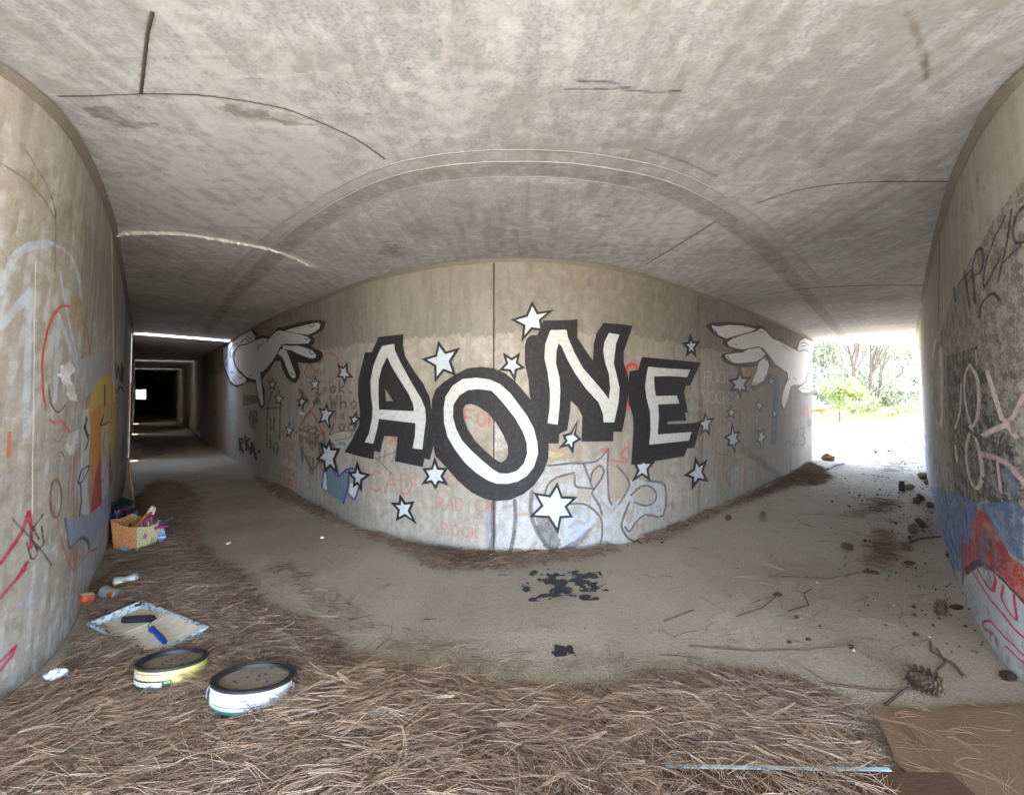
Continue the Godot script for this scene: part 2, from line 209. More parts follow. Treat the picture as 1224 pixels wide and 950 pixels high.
	["S",[168,72,48],0.6,0.3,[0.0273,0.0099,0.0274,0.0098,-3.312,1.899,-3.133,1.998,-3.033,2.022,-2.903,2.013,-2.765,1.982,-2.667,1.94,-2.624,1.882,-2.617,1.811,-2.647,1.751,-2.728,1.707,-2.848,1.673,-2.965,1.651,-3.06,1.647,-3.242,1.668]],
	["S",[70,68,62],0.8,0.35,[0.0315,0.0114,0.0315,0.0114,-2.816,1.602,-2.906,1.569,-2.861,1.521,-2.772,1.527,-2.739,1.574,-2.816,1.602]],
	["S",[70,68,62],0.8,0.35,[0.0301,0.0111,0.0301,0.0111,-2.612,1.652,-2.612,1.52]],
	["S",[70,68,62],0.8,0.35,[0.0286,0.0109,0.0286,0.0109,-2.466,1.597,-2.612,1.56,-2.466,1.52]],
	["S",[70,68,62],0.8,0.35,[0.0267,0.0107,0.0265,0.0106,-2.283,1.526,-2.264,1.519]],
	["S",[70,68,62],0.8,0.35,[0.0321,0.0116,0.0306,0.0112,-2.929,1.479,-2.864,1.322,-2.799,1.433,-2.735,1.325,-2.672,1.48]],
	["S",[70,68,62],0.8,0.35,[0.0297,0.0111,0.0297,0.0111,-2.565,1.48,-2.565,1.329]],
	["S",[70,68,62],0.8,0.35,[0.0297,0.0111,0.0281,0.0108,-2.565,1.389,-2.469,1.413,-2.4,1.392,-2.4,1.333]],
	["S",[70,68,62],0.8,0.35,[0.025,0.0105,0.025,0.0105,-2.175,1.423,-2.259,1.386,-2.216,1.337,-2.135,1.345,-2.105,1.396,-2.175,1.423]],
	["S",[70,68,62],0.7,0.35,[0.0282,0.0103,0.0282,0.0103,-2.728,1.259,-2.728,1.202]],
	["S",[70,68,62],0.7,0.35,[0.0282,0.0103,0.0282,0.0103,-2.728,1.284,-2.725,1.279]],
	["S",[70,68,62],0.7,0.35,[0.026,0.0099,0.0271,0.0101,-2.461,1.267,-2.541,1.264,-2.541,1.244,-2.469,1.237,-2.477,1.212,-2.573,1.213]],
	["S",[70,68,62],0.75,0.35,[0.0323,0.0116,0.0319,0.0115,-2.961,1.13,-2.883,1.071]],
	["S",[70,68,62],0.75,0.35,[0.0312,0.0114,0.0321,0.0116,-2.779,1.138,-2.935,0.989]],
	["S",[70,68,62],0.75,0.35,[0.0294,0.011,0.0294,0.011,-2.522,1.15,-2.62,1.107,-2.571,1.057,-2.474,1.07,-2.439,1.124,-2.522,1.15]],
	["S",[70,68,62],0.75,0.35,[0.0268,0.0107,0.0249,0.0105,-2.307,1.159,-2.307,1.094,-2.221,1.077,-2.16,1.109,-2.16,1.166]],
	["S",[70,68,62],0.75,0.35,[0.0249,0.0105,0.0247,0.0105,-2.16,1.109,-2.139,1.081]],
	["S",[176,84,56],0.55,0.6,[0.0202,0.0124,0.0202,0.0124,-1.574,0.659,-1.685,0.676,-1.794,0.584,-1.769,0.487,-1.663,0.462,-1.574,0.5]],
	["S",[176,84,56],0.55,0.6,[0.0199,0.0123,0.0177,0.012,-1.505,0.472,-1.406,0.686,-1.312,0.482]],
	["S",[176,84,56],0.55,0.6,[0.0197,0.0122,0.0183,0.0121,-1.464,0.558,-1.349,0.563]],
	["S",[176,84,56],0.55,0.6,[0.0175,0.0119,0.0175,0.0119,-1.252,0.689,-1.252,0.485,-1.146,0.499,-1.086,0.592,-1.146,0.681,-1.252,0.689]],
	["S",[176,84,56],0.45,0.35,[0.0126,0.0092,0.0126,0.0092,-1.04,0.759,-1.04,0.642]],
	["S",[176,84,56],0.45,0.35,[0.0126,0.0092,0.0126,0.0092,-1.04,0.606,-1.04,0.592]],
	["S",[176,90,62],0.6,0.35,[0.008,0.0065,0.008,0.0065,-0.769,0.384,-0.769,0.505,-0.706,0.503,-0.688,0.474,-0.715,0.448,-0.769,0.444]],
	["S",[176,90,62],0.6,0.35,[0.008,0.0064,0.0079,0.0064,-0.733,0.447,-0.679,0.39]],
	["S",[176,90,62],0.6,0.35,[0.0075,0.0064,0.0074,0.0064,-0.654,0.391,-0.611,0.513,-0.57,0.396]],
	["S",[176,90,62],0.6,0.35,[0.0075,0.0064,0.0074,0.0064,-0.637,0.44,-0.586,0.443]],
	["S",[176,90,62],0.6,0.35,[0.0074,0.0063,0.0074,0.0063,-0.545,0.516,-0.545,0.397,-0.497,0.405,-0.469,0.459,-0.497,0.512,-0.545,0.516]],
	["S",[176,90,62],0.6,0.35,[0.0067,0.0063,0.0067,0.0063,-0.403,0.496,-0.403,0.402]],
	["S",[176,90,62],0.6,0.35,[0.0064,0.0062,0.0064,0.0062,-0.269,0.509,-0.305,0.521,-0.339,0.474,-0.331,0.421,-0.298,0.404,-0.269,0.422]],
	["S",[176,90,62],0.6,0.35,[0.0064,0.0062,0.0064,0.0062,-0.247,0.404,-0.211,0.52,-0.175,0.404]],
	["S",[176,90,62],0.6,0.35,[0.0064,0.0062,0.0064,0.0062,-0.233,0.451,-0.19,0.45]],
	["S",[176,90,62],0.55,0.35,[0.0079,0.0064,0.0079,0.0064,-0.709,0.157,-0.709,0.262,-0.656,0.257,-0.641,0.231,-0.663,0.21,-0.709,0.21]],
	["S",[176,90,62],0.55,0.35,[0.0079,0.0064,0.0075,0.0064,-0.678,0.21,-0.634,0.158]],
	["S",[176,90,62],0.55,0.35,[0.0074,0.0063,0.0074,0.0063,-0.555,0.261,-0.588,0.23,-0.584,0.179,-0.555,0.158,-0.523,0.183,-0.527,0.235,-0.555,0.261]],
	["S",[176,90,62],0.55,0.35,[0.0069,0.0063,0.0069,0.0063,-0.412,0.247,-0.446,0.258,-0.477,0.218,-0.47,0.172,-0.439,0.156,-0.412,0.17]],
	["S",[176,90,62],0.55,0.35,[0.0067,0.0063,0.0067,0.0063,-0.374,0.255,-0.374,0.153]],
	["S",[176,90,62],0.55,0.35,[0.0066,0.0062,0.0066,0.0062,-0.309,0.251,-0.374,0.199,-0.309,0.15]],
	["S",[182,92,60],0.6,0.35,[0.0075,0.0064,0.0075,0.0064,-0.596,0.715,-0.633,0.724,-0.666,0.682,-0.659,0.635,-0.626,0.621,-0.596,0.637]],
	["S",[182,92,60],0.6,0.35,[0.0071,0.0063,0.0071,0.0063,-0.536,0.706,-0.536,0.623]],
	["S",[182,92,60],0.6,0.35,[0.0068,0.0063,0.0068,0.0063,-0.411,0.718,-0.445,0.727,-0.476,0.686,-0.469,0.64,-0.438,0.625,-0.411,0.641]],
	["S",[168,60,52],0.5,0.35,[0.0125,0.0117,0.0131,0.0118,-0.359,1.346,-0.451,1.351,-0.451,1.209]],
	["S",[168,60,52],0.5,0.35,[0.0131,0.0118,0.0125,0.0117,-0.451,1.28,-0.386,1.277]],
	["S",[168,60,52],0.5,0.35,[0.0122,0.0117,0.0122,0.0117,-0.282,1.341,-0.322,1.301,-0.317,1.231,-0.282,1.201,-0.243,1.234,-0.247,1.304,-0.282,1.341]],
	["S",[168,60,52],0.5,0.35,[0.0119,0.0116,0.0119,0.0116,-0.207,1.197,-0.207,1.337,-0.147,1.326,-0.13,1.29,-0.155,1.264,-0.207,1.267]],
	["S",[168,60,52],0.5,0.35,[0.0119,0.0116,0.0117,0.0116,-0.173,1.265,-0.122,1.192]],
	["P",[190,188,188],0.5,0.6,[-0.187,1.275,-0.062,1.214,-0.046,1.006,-0.155,0.966,-0.171,1.121]],
	["S",[160,90,56],0.8,0.35,[0.0135,0.0065,0.0134,0.0065,2.056,0.274,2.019,0.302,1.992,0.284,2.028,0.263,2.056,0.274,2.046,0.223]],
	["S",[160,90,56],0.8,0.35,[0.0141,0.0066,0.014,0.0066,2.182,0.254,2.144,0.283,2.115,0.265,2.153,0.244,2.182,0.254,2.173,0.203]],
	["S",[160,90,56],0.6,0.35,[0.0097,0.0056,0.0097,0.0056,1.453,0.143,1.428,0.166,1.41,0.151,1.434,0.134,1.453,0.143,1.447,0.102]],
	["S",[160,90,56],0.6,0.35,[0.01,0.0057,0.0099,0.0057,1.537,0.129,1.512,0.151,1.493,0.136,1.518,0.12,1.537,0.129,1.531,0.087]],
	["S",[172,90,58],0.6,0.35,[0.0327,0.0092,0.0327,0.0092,-5.006,0.856,-5.006,0.961,-4.853,0.946,-4.812,0.918,-4.875,0.901,-5.006,0.908]],
	["S",[172,90,58],0.6,0.35,[0.0315,0.0091,0.03,0.009,-4.918,0.903,-4.791,0.844]],
	["S",[172,90,58],0.6,0.35,[0.03,0.009,0.0284,0.0088,-4.791,0.947,-4.781,0.864,-4.71,0.84,-4.611,0.849,-4.591,0.934]],
	["S",[172,90,58],0.6,0.35,[0.0284,0.0088,0.0284,0.0088,-4.591,0.934,-4.591,0.833]],
	["S",[172,90,58],0.6,0.35,[0.0265,0.0087,0.0265,0.0087,-4.403,0.92,-4.591,0.878,-4.403,0.821]],
	["S",[172,90,58],0.6,0.35,[0.0287,0.0089,0.0303,0.009,-4.634,0.77,-4.743,0.786,-4.815,0.763,-4.634,0.704,-4.723,0.682,-4.825,0.697]],
	["S",[172,90,58],0.6,0.35,[0.0268,0.0087,0.0268,0.0087,-4.434,0.759,-4.527,0.774,-4.614,0.738,-4.594,0.692,-4.508,0.673,-4.434,0.684]],
	["S",[172,90,58],0.6,0.35,[0.0268,0.0087,0.0268,0.0087,-4.434,0.769,-4.434,0.669]],
	["S",[172,90,58],0.6,0.35,[0.0255,0.0085,0.0255,0.0085,-4.255,0.758,-4.434,0.714,-4.255,0.661]],
	["S",[172,90,58],0.6,0.35,[0.0297,0.009,0.0277,0.0088,-4.74,0.514,-4.74,0.616,-4.543,0.509,-4.543,0.609]],
	["S",[172,90,58],0.6,0.35,[0.0276,0.0088,0.0264,0.0087,-4.524,0.538,-4.394,0.539,-4.431,0.565,-4.505,0.558,-4.524,0.528,-4.449,0.506,-4.385,0.514]],
	["S",[172,90,58],0.6,0.35,[0.0262,0.0086,0.0253,0.0085,-4.34,0.532,-4.217,0.533,-4.252,0.558,-4.322,0.551,-4.34,0.522,-4.269,0.5,-4.208,0.508]],
	["S",[172,90,58],0.6,0.35,[0.0315,0.0091,0.0315,0.0091,-4.914,0.288,-4.914,0.393,-4.767,0.386,-4.726,0.36,-4.788,0.34,-4.914,0.341]],
	["S",[172,90,58],0.6,0.35,[0.0304,0.009,0.0293,0.0089,-4.829,0.34,-4.706,0.288]],
	["S",[172,90,58],0.6,0.35,[0.0285,0.0088,0.0285,0.0088,-4.607,0.389,-4.696,0.36,-4.686,0.309,-4.607,0.288,-4.521,0.313,-4.53,0.363,-4.607,0.389]],
	["S",[172,90,58],0.6,0.35,[0.0261,0.0086,0.0261,0.0086,-4.328,0.374,-4.418,0.386,-4.502,0.347,-4.483,0.302,-4.4,0.287,-4.328,0.301]],
	["S",[172,90,58],0.6,0.35,[0.0261,0.0086,0.0261,0.0086,-4.328,0.384,-4.328,0.286]],
	["S",[172,90,58],0.6,0.35,[0.0248,0.0084,0.0248,0.0084,-4.154,0.381,-4.328,0.33,-4.154,0.284]],
	["S",[172,90,58],0.6,0.35,[0.0324,0.0092,0.0345,0.0094,-4.98,0.22,-5.104,0.229,-5.186,0.201,-4.98,0.152,-5.081,0.123,-5.198,0.131]],
	["S",[172,90,58],0.6,0.35,[0.0312,0.0091,0.0312,0.0091,-4.861,0.231,-4.958,0.199,-4.947,0.147,-4.861,0.128,-4.767,0.155,-4.777,0.206,-4.861,0.231]],
	["S",[172,90,58],0.6,0.35,[0.0298,0.009,0.0278,0.0088,-4.757,0.129,-4.757,0.232,-4.657,0.171,-4.559,0.232,-4.559,0.131]],
	["S",[172,90,58],0.6,0.35,[0.0264,0.0086,0.0264,0.0086,-4.373,0.232,-4.559,0.232,-4.559,0.131,-4.373,0.133]],
	["S",[172,90,58],0.6,0.35,[0.0278,0.0088,0.0267,0.0087,-4.559,0.182,-4.428,0.182]],
	["S",[172,90,58],0.6,0.35,[0.0281,0.0088,0.0264,0.0087,-4.575,0.127,-4.48,0.228,-4.388,0.129]],
	["S",[172,90,58],0.6,0.35,[0.0277,0.0088,0.0266,0.0087,-4.537,0.168,-4.425,0.168]],
	["S",[172,90,58],0.6,0.35,[0.0264,0.0087,0.0264,0.0087,-4.388,0.228,-4.388,0.129]],
	["S",[172,90,58],0.6,0.35,[0.0253,0.0085,0.0253,0.0085,-4.211,0.227,-4.388,0.173,-4.211,0.13]],
	["S",[172,90,58],0.6,0.35,[0.0241,0.0083,0.0241,0.0083,-4.042,0.226,-4.211,0.227,-4.211,0.13,-4.042,0.13]],
	["S",[172,90,58],0.6,0.35,[0.0253,0.0085,0.0245,0.0084,-4.211,0.178,-4.092,0.178]],
	["S",[172,90,58],0.6,0.35,[0.0303,0.009,0.0286,0.0089,-4.825,-0.037,-4.825,0.067,-4.723,0.007,-4.624,0.07,-4.624,-0.031]],
	["S",[172,90,58],0.6,0.35,[0.0268,0.0087,0.0268,0.0087,-4.434,0.073,-4.624,0.07,-4.624,-0.031,-4.434,-0.026]],
	["S",[172,90,58],0.6,0.35,[0.0286,0.0089,0.0274,0.0087,-4.624,0.02,-4.49,0.023]],
	["S",[172,90,58],0.6,0.35,[0.0268,0.0087,0.0268,0.0087,-4.434,-0.026,-4.434,0.073,-4.307,0.07,-4.272,0.046,-4.325,0.026,-4.434,0.024]],
	["S",[172,90,58],0.6,0.35,[0.0263,0.0086,0.0255,0.0085,-4.361,0.025,-4.255,-0.022]],
	["S",[172,90,58],0.6,0.35,[0.0249,0.0085,0.0249,0.0085,-4.168,0.077,-4.246,0.046,-4.237,-0.002,-4.168,-0.02,-4.092,0.005,-4.1,0.053,-4.168,0.077]],
	["S",[66,62,58],0.5,0.5,[0.0174,0.0091,0.0131,0.0086,-1.823,0.888,-1.473,0.717,-1.372,0.661]],
	["S",[66,62,58],0.5,0.5,[0.0156,0.0089,0.0124,0.0085,-1.657,0.811,-1.244,0.929]],
	["S",[66,62,58],0.5,0.5,[0.0147,0.0089,0.0155,0.0089,-1.58,0.942,-1.626,0.725]],
	["S",[178,80,50],0.6,0.6,[0.0282,0.0175,0.0255,0.0172,-1.48,1.045,-1.443,1.004,-1.425,0.995,-1.407,1.009,-1.372,1.05,-1.354,1.046,-1.32,1.019]],
	["S",[90,86,78],0.5,0.5,[0.0156,0.0089,0.0131,0.0086,-1.657,0.883,-1.568,0.787,-1.536,0.768,-1.524,0.807,-1.521,0.873,-1.508,0.911,-1.474,0.884,-1.433,0.828,-1.398,0.797,-1.377,0.817,-1.346,0.905]],
	["S",[190,48,32],0.9,0.1,[0.0256,0.0168,0.0297,0.0172,1.241,1.685,1.251,1.75,1.264,1.776,1.295,1.792,1.337,1.802,1.374,1.803,1.399,1.791,1.438,1.751]],
	["S",[190,60,40],0.8,0.2,[0.0194,0.0127,0.0198,0.0127,1.276,1.429,1.28,1.338]],
	["S",[178,60,50],0.6,0.3,[0.0208,0.0162,0.0212,0.0164,0.906,0.953,1.006,0.939]],
	["S",[178,70,52],0.65,0.3,[0.0134,0.0102,0.0161,0.0106,1.017,0.851,1.203,0.82,1.273,0.822,1.299,0.865,1.292,0.927,1.273,0.966,1.237,0.96,1.189,0.932,1.165,0.902,1.185,0.877,1.273,0.822]],
	["S",[176,120,50],0.7,0.3,[0.0064,0.0062,0.007,0.0063,0.345,0.992,0.552,0.918]],
	["S",[176,120,50],0.7,0.3,[0.007,0.0063,0.0065,0.0062,0.552,1.002,0.353,0.909]],
	["S",[176,120,50],0.7,0.3,[0.0081,0.0071,0.0081,0.0071,0.661,1.032,0.655,0.88]],
	["S",[160,110,60],0.7,0.3,[0.0074,0.0057,0.0089,0.0059,0.995,0.496,1.219,0.467]],
	["P",[196,176,110],0.5,0.5,[0.345,0.976,0.515,0.937,0.406,0.899,0.345,0.918]],
	["S",[110,130,100],0.5,0.3,[0.017,0.0077,0.0167,0.0077,2.325,0.705,2.166,0.713,2.108,0.706,2.073,0.681,2.056,0.644,2.066,0.611,2.117,0.588,2.28,0.546]],
	["S",[120,140,105],0.35,0.6,[0.0274,0.0138,0.0274,0.0138,1.926,0.705,1.926,0.51]],
	["S",[74,90,108],0.75,0.5,[0.1856,0.0507,0.1795,0.0501,6.259,1.775,6.23,1.205,6.103,0.685]],
	["S",[110,130,150],0.5,0.6,[0.1355,0.0366,0.1338,0.0364,6.366,1.734,6.326,1.296,6.312,1.15]],
	["S",[100,98,100],0.45,0.7,[0.151,0.0491,0.2332,0.0599,4.47,0.69,5.16,0.489,6.646,-0.013]],
	["S",[88,86,88],0.5,0.7,[0.1253,0.0386,0.1749,0.0449,4.947,0.548,6.167,0.144,6.646,-0.013]],
	["S",[184,84,78],0.6,0.3,[0.0206,0.0074,0.0211,0.0075,3.749,1.209,3.349,1.001,3.245,0.912,3.281,0.833,3.4,0.76,3.525,0.705,3.623,0.679,3.827,0.664]],
	["S",[184,84,78],0.6,0.3,[0.0203,0.0073,0.0201,0.0073,3.673,0.637,3.635,0.287]],
	["S",[184,84,78],0.6,0.3,[0.0228,0.0077,0.0217,0.0076,4.154,0.563,3.835,0.44,3.749,0.382,3.77,0.327,3.946,0.217]],
	["S",[184,84,78],0.6,0.3,[0.025,0.008,0.025,0.008,4.554,0.644,4.554,0.262,4.554,0.134]],
	["S",[184,84,78],0.6,0.3,[0.0188,0.0071,0.0211,0.0075,3.382,0.704,3.827,0.678]],
	["S",[184,84,78],0.6,0.3,[0.0209,0.0074,0.0212,0.0075,3.788,1.208,3.866,1.122]],
	["S",[108,128,104],0.5,0.3,[0.0202,0.0077,0.0227,0.008,3.382,1.618,3.827,1.512]],
	["S",[108,128,104],0.5,0.3,[0.0218,0.0079,0.0218,0.0079,3.658,1.567,3.673,1.293]],
	["S",[108,128,104],0.5,0.3,[0.0251,0.0084,0.0239,0.0082,4.24,1.513,3.981,1.435,3.906,1.4,3.913,1.37,4.028,1.314]],
	["S",[108,128,104],0.5,0.3,[0.0229,0.0081,0.0227,0.008,3.866,0.731,3.827,0.595]],
	["S",[108,128,104],0.5,0.3,[0.0139,0.0066,0.0145,0.0067,2.138,0.688,2.07,0.631,2.066,0.605,2.11,0.581,2.261,0.536]],
	["S",[196,192,184],0.6,0.35,[0.0152,0.0059,0.0142,0.0058,3.233,1.787,3.025,1.783,3.025,1.647]],
	["S",[196,192,184],0.6,0.35,[0.0142,0.0058,0.0149,0.0059,3.025,1.715,3.17,1.717]],
	["S",[196,192,184],0.6,0.35,[0.0152,0.0059,0.0162,0.0061,3.241,1.787,3.251,1.676,3.328,1.648,3.44,1.67,3.463,1.792]],
	["S",[196,192,184],0.6,0.35,[0.0173,0.0062,0.0173,0.0062,3.709,1.782,3.588,1.794,3.482,1.735,3.506,1.67,3.612,1.649,3.709,1.671]],
	["S",[196,192,184],0.6,0.35,[0.0173,0.0062,0.0173,0.0062,3.717,1.797,3.717,1.649]],
	["S",[196,192,184],0.6,0.35,[0.0185,0.0064,0.0185,0.0064,3.971,1.802,3.717,1.716,3.971,1.65]],
	["S",[196,192,184],0.6,0.35,[0.0148,0.0059,0.0138,0.0057,3.145,1.532,3.015,1.55,2.934,1.513,3.145,1.429,3.038,1.392,2.923,1.412]],
	["S",[196,192,184],0.6,0.35,[0.0154,0.0059,0.0154,0.0059,3.281,1.546,3.169,1.5,3.181,1.42,3.281,1.384,3.396,1.421,3.383,1.504,3.281,1.546]],
	["S",[196,192,184],0.6,0.35,[0.0172,0.0062,0.0172,0.0062,3.68,1.524,3.542,1.543,3.422,1.478,3.448,1.403,3.569,1.375,3.68,1.396]],
	["S",[196,192,184],0.6,0.35,[0.0172,0.0062,0.0172,0.0062,3.68,1.541,3.68,1.371]],
	["S",[196,192,184],0.6,0.35,[0.0185,0.0064,0.0185,0.0064,3.972,1.536,3.68,1.447,3.972,1.361]],
	["S",[196,192,184],0.5,0.35,[0.0189,0.0061,0.02,0.0063,4.47,1.218,4.484,1.099,4.58,1.066,4.722,1.082,4.751,1.21]],
	["S",[196,192,184],0.5,0.35,[0.0205,0.0064,0.0217,0.0066,4.848,1.054,4.848,1.207,5.151,1.041,5.151,1.198]],
	["S",[188,86,56],0.7,0.3,[0.039,0.0125,0.0409,0.0127,4.619,1.793,4.786,1.892,4.846,1.908,4.855,1.787,4.846,1.709]],
	["S",[188,80,50],0.7,0.3,[0.0533,0.0179,0.0535,0.0179,4.196,1.882,4.221,1.849]],
	["S",[190,88,84],0.6,0.3,[0.0897,0.0153,0.1083,0.0163,8.266,1.188,9.067,1.213]],
	["S",[190,88,84],0.6,0.3,[0.0957,0.0156,0.1128,0.0166,8.516,1.056,9.365,1.296]],
	["S",[190,88,84],0.6,0.3,[0.1024,0.016,0.1156,0.017,8.783,1.09,9.673,1.017]],
	["S",[190,88,84],0.6,0.3,[0.0857,0.0152,0.0996,0.0158,8.147,1.13,8.647,1.051]],
	["S",[190,88,84],0.6,0.3,[0.1107,0.0165,0.1128,0.0166,9.214,1.187,9.365,1.027]],
	["S",[150,145,140],0.5,0.3,[0.046,0.0097,0.0474,0.0097,7.525,1.361,7.424,1.249,7.434,1.208,7.565,1.181,7.77,1.168,7.924,1.176,7.955,1.22,7.86,1.338,7.79,1.361,7.62,1.38]],
	["S",[150,145,140],0.5,0.3,[0.0638,0.0104,0.0618,0.0103,8.516,1.35,8.164,1.301,8.079,1.274,8.125,1.241,8.389,1.164]],
	["S",[104,98,90],0.5,0.9,[0.0445,0.0196,0.0465,0.02,2.468,1.392,2.619,1.452,2.69,1.462,2.762,1.434,2.828,1.384,2.866,1.336,2.858,1.296,2.821,1.259,2.777,1.239,2.733,1.246,2.633,1.292]],
	["S",[104,98,90],0.5,0.9,[0.0451,0.0198,0.0472,0.0202,2.523,1.295,2.69,1.193]],
	["D",[120,165,180,110,160,180],0.6,16,[-11.1801,-9.3041,0.1997,2.1616,0.1602,0.024,0.1801,1]],
	["D",[150,70,58,160,88,70,158,150,172],0.55,22,[-18.3287,-11.8118,0.302,1.994,0.2429,0.0283,0.2316,1]],
	["D",[120,70,64,120,118,140],0.5,14,[-29.1344,-18.3287,0.4502,1.7719,0.379,0.0294,0.3305,1]],
	["S",[170,160,80],0.6,0.3,[0.2415,0.033,0.2463,0.0333,-11.649,1.302,-11.812,0.857]],
	["S",[150,40,40],0.7,0.3,[0.2783,0.0354,0.2725,0.035,-12.859,1.052,-12.675,0.963]],
	["P",[150,152,176],0.6,0.6,[-18.665,0.905,-16.219,1.023,-15.685,0.379,-18.329,0.172]],
	["D",[140,110,84,90,84,76],0.35,16,[-7.2473,-3.3485,0.0731,1.9991,0.0424,0.0128,0.1152,1]],
	["D",[150,120,96,170,140,120],0.4,30,[3.1034,9.1804,-0.8541,1.5106,0.0479,0.0144,0.1182,1]],
	["D",[140,108,84],0.4,16,[-0.0154,2.7272,-0.3142,0.8131,0.0125,0.0097,0.0938,0]],
	["S",[104,84,62],0.6,0.6,[0.037,0.0154,0.0371,0.0154,2.848,2.724,2.856,2.385,2.863,2.046,2.869,1.706,2.873,1.366,2.872,1.026,2.869,0.686,2.865,0.346,2.861,0.007]],
	["S",[104,84,62],0.6,0.6,[0.0502,0.0207,0.0504,0.0208,2.923,1.51,2.943,1.199,2.947,0.886,2.936,0.576]],
	["S",[104,84,62],0.6,0.6,[0.0561,0.0126,0.0568,0.0127,7.282,2.699,7.318,2.094,7.347,1.486,7.349,0.876,7.328,0.268,7.317,-0.035]],
	["S",[104,84,62],0.6,0.6,[0.0079,0.0077,0.0079,0.0077,-0.171,2.747,-0.165,2.463,-0.164,2.179,-0.167,1.895]],
	["S",[104,88,66],0.5,0.6,[0.0248,0.0103,0.0435,0.0131,2.873,2.088,3.527,2.1,4.517,2.095,5.16,2.091]],
	["D",[120,112,98,170,166,158,104,98,86],0.3,50,[-2.0139,-0.0154,0.1185,0.6667,0.0252,0.0203,0.0729,1]],
	["D",[124,114,100,176,172,164,112,102,88],0.28,80,[0.2168,8.5996,-0.7556,1.8942,0.049,0.0234,0.0842,1]],
	["D",[84,80,74,132,128,120],0.3,60,[-3.3485,2.7272,2.2196,3.1702,0.0272,0.027,0.0695,1]],
]
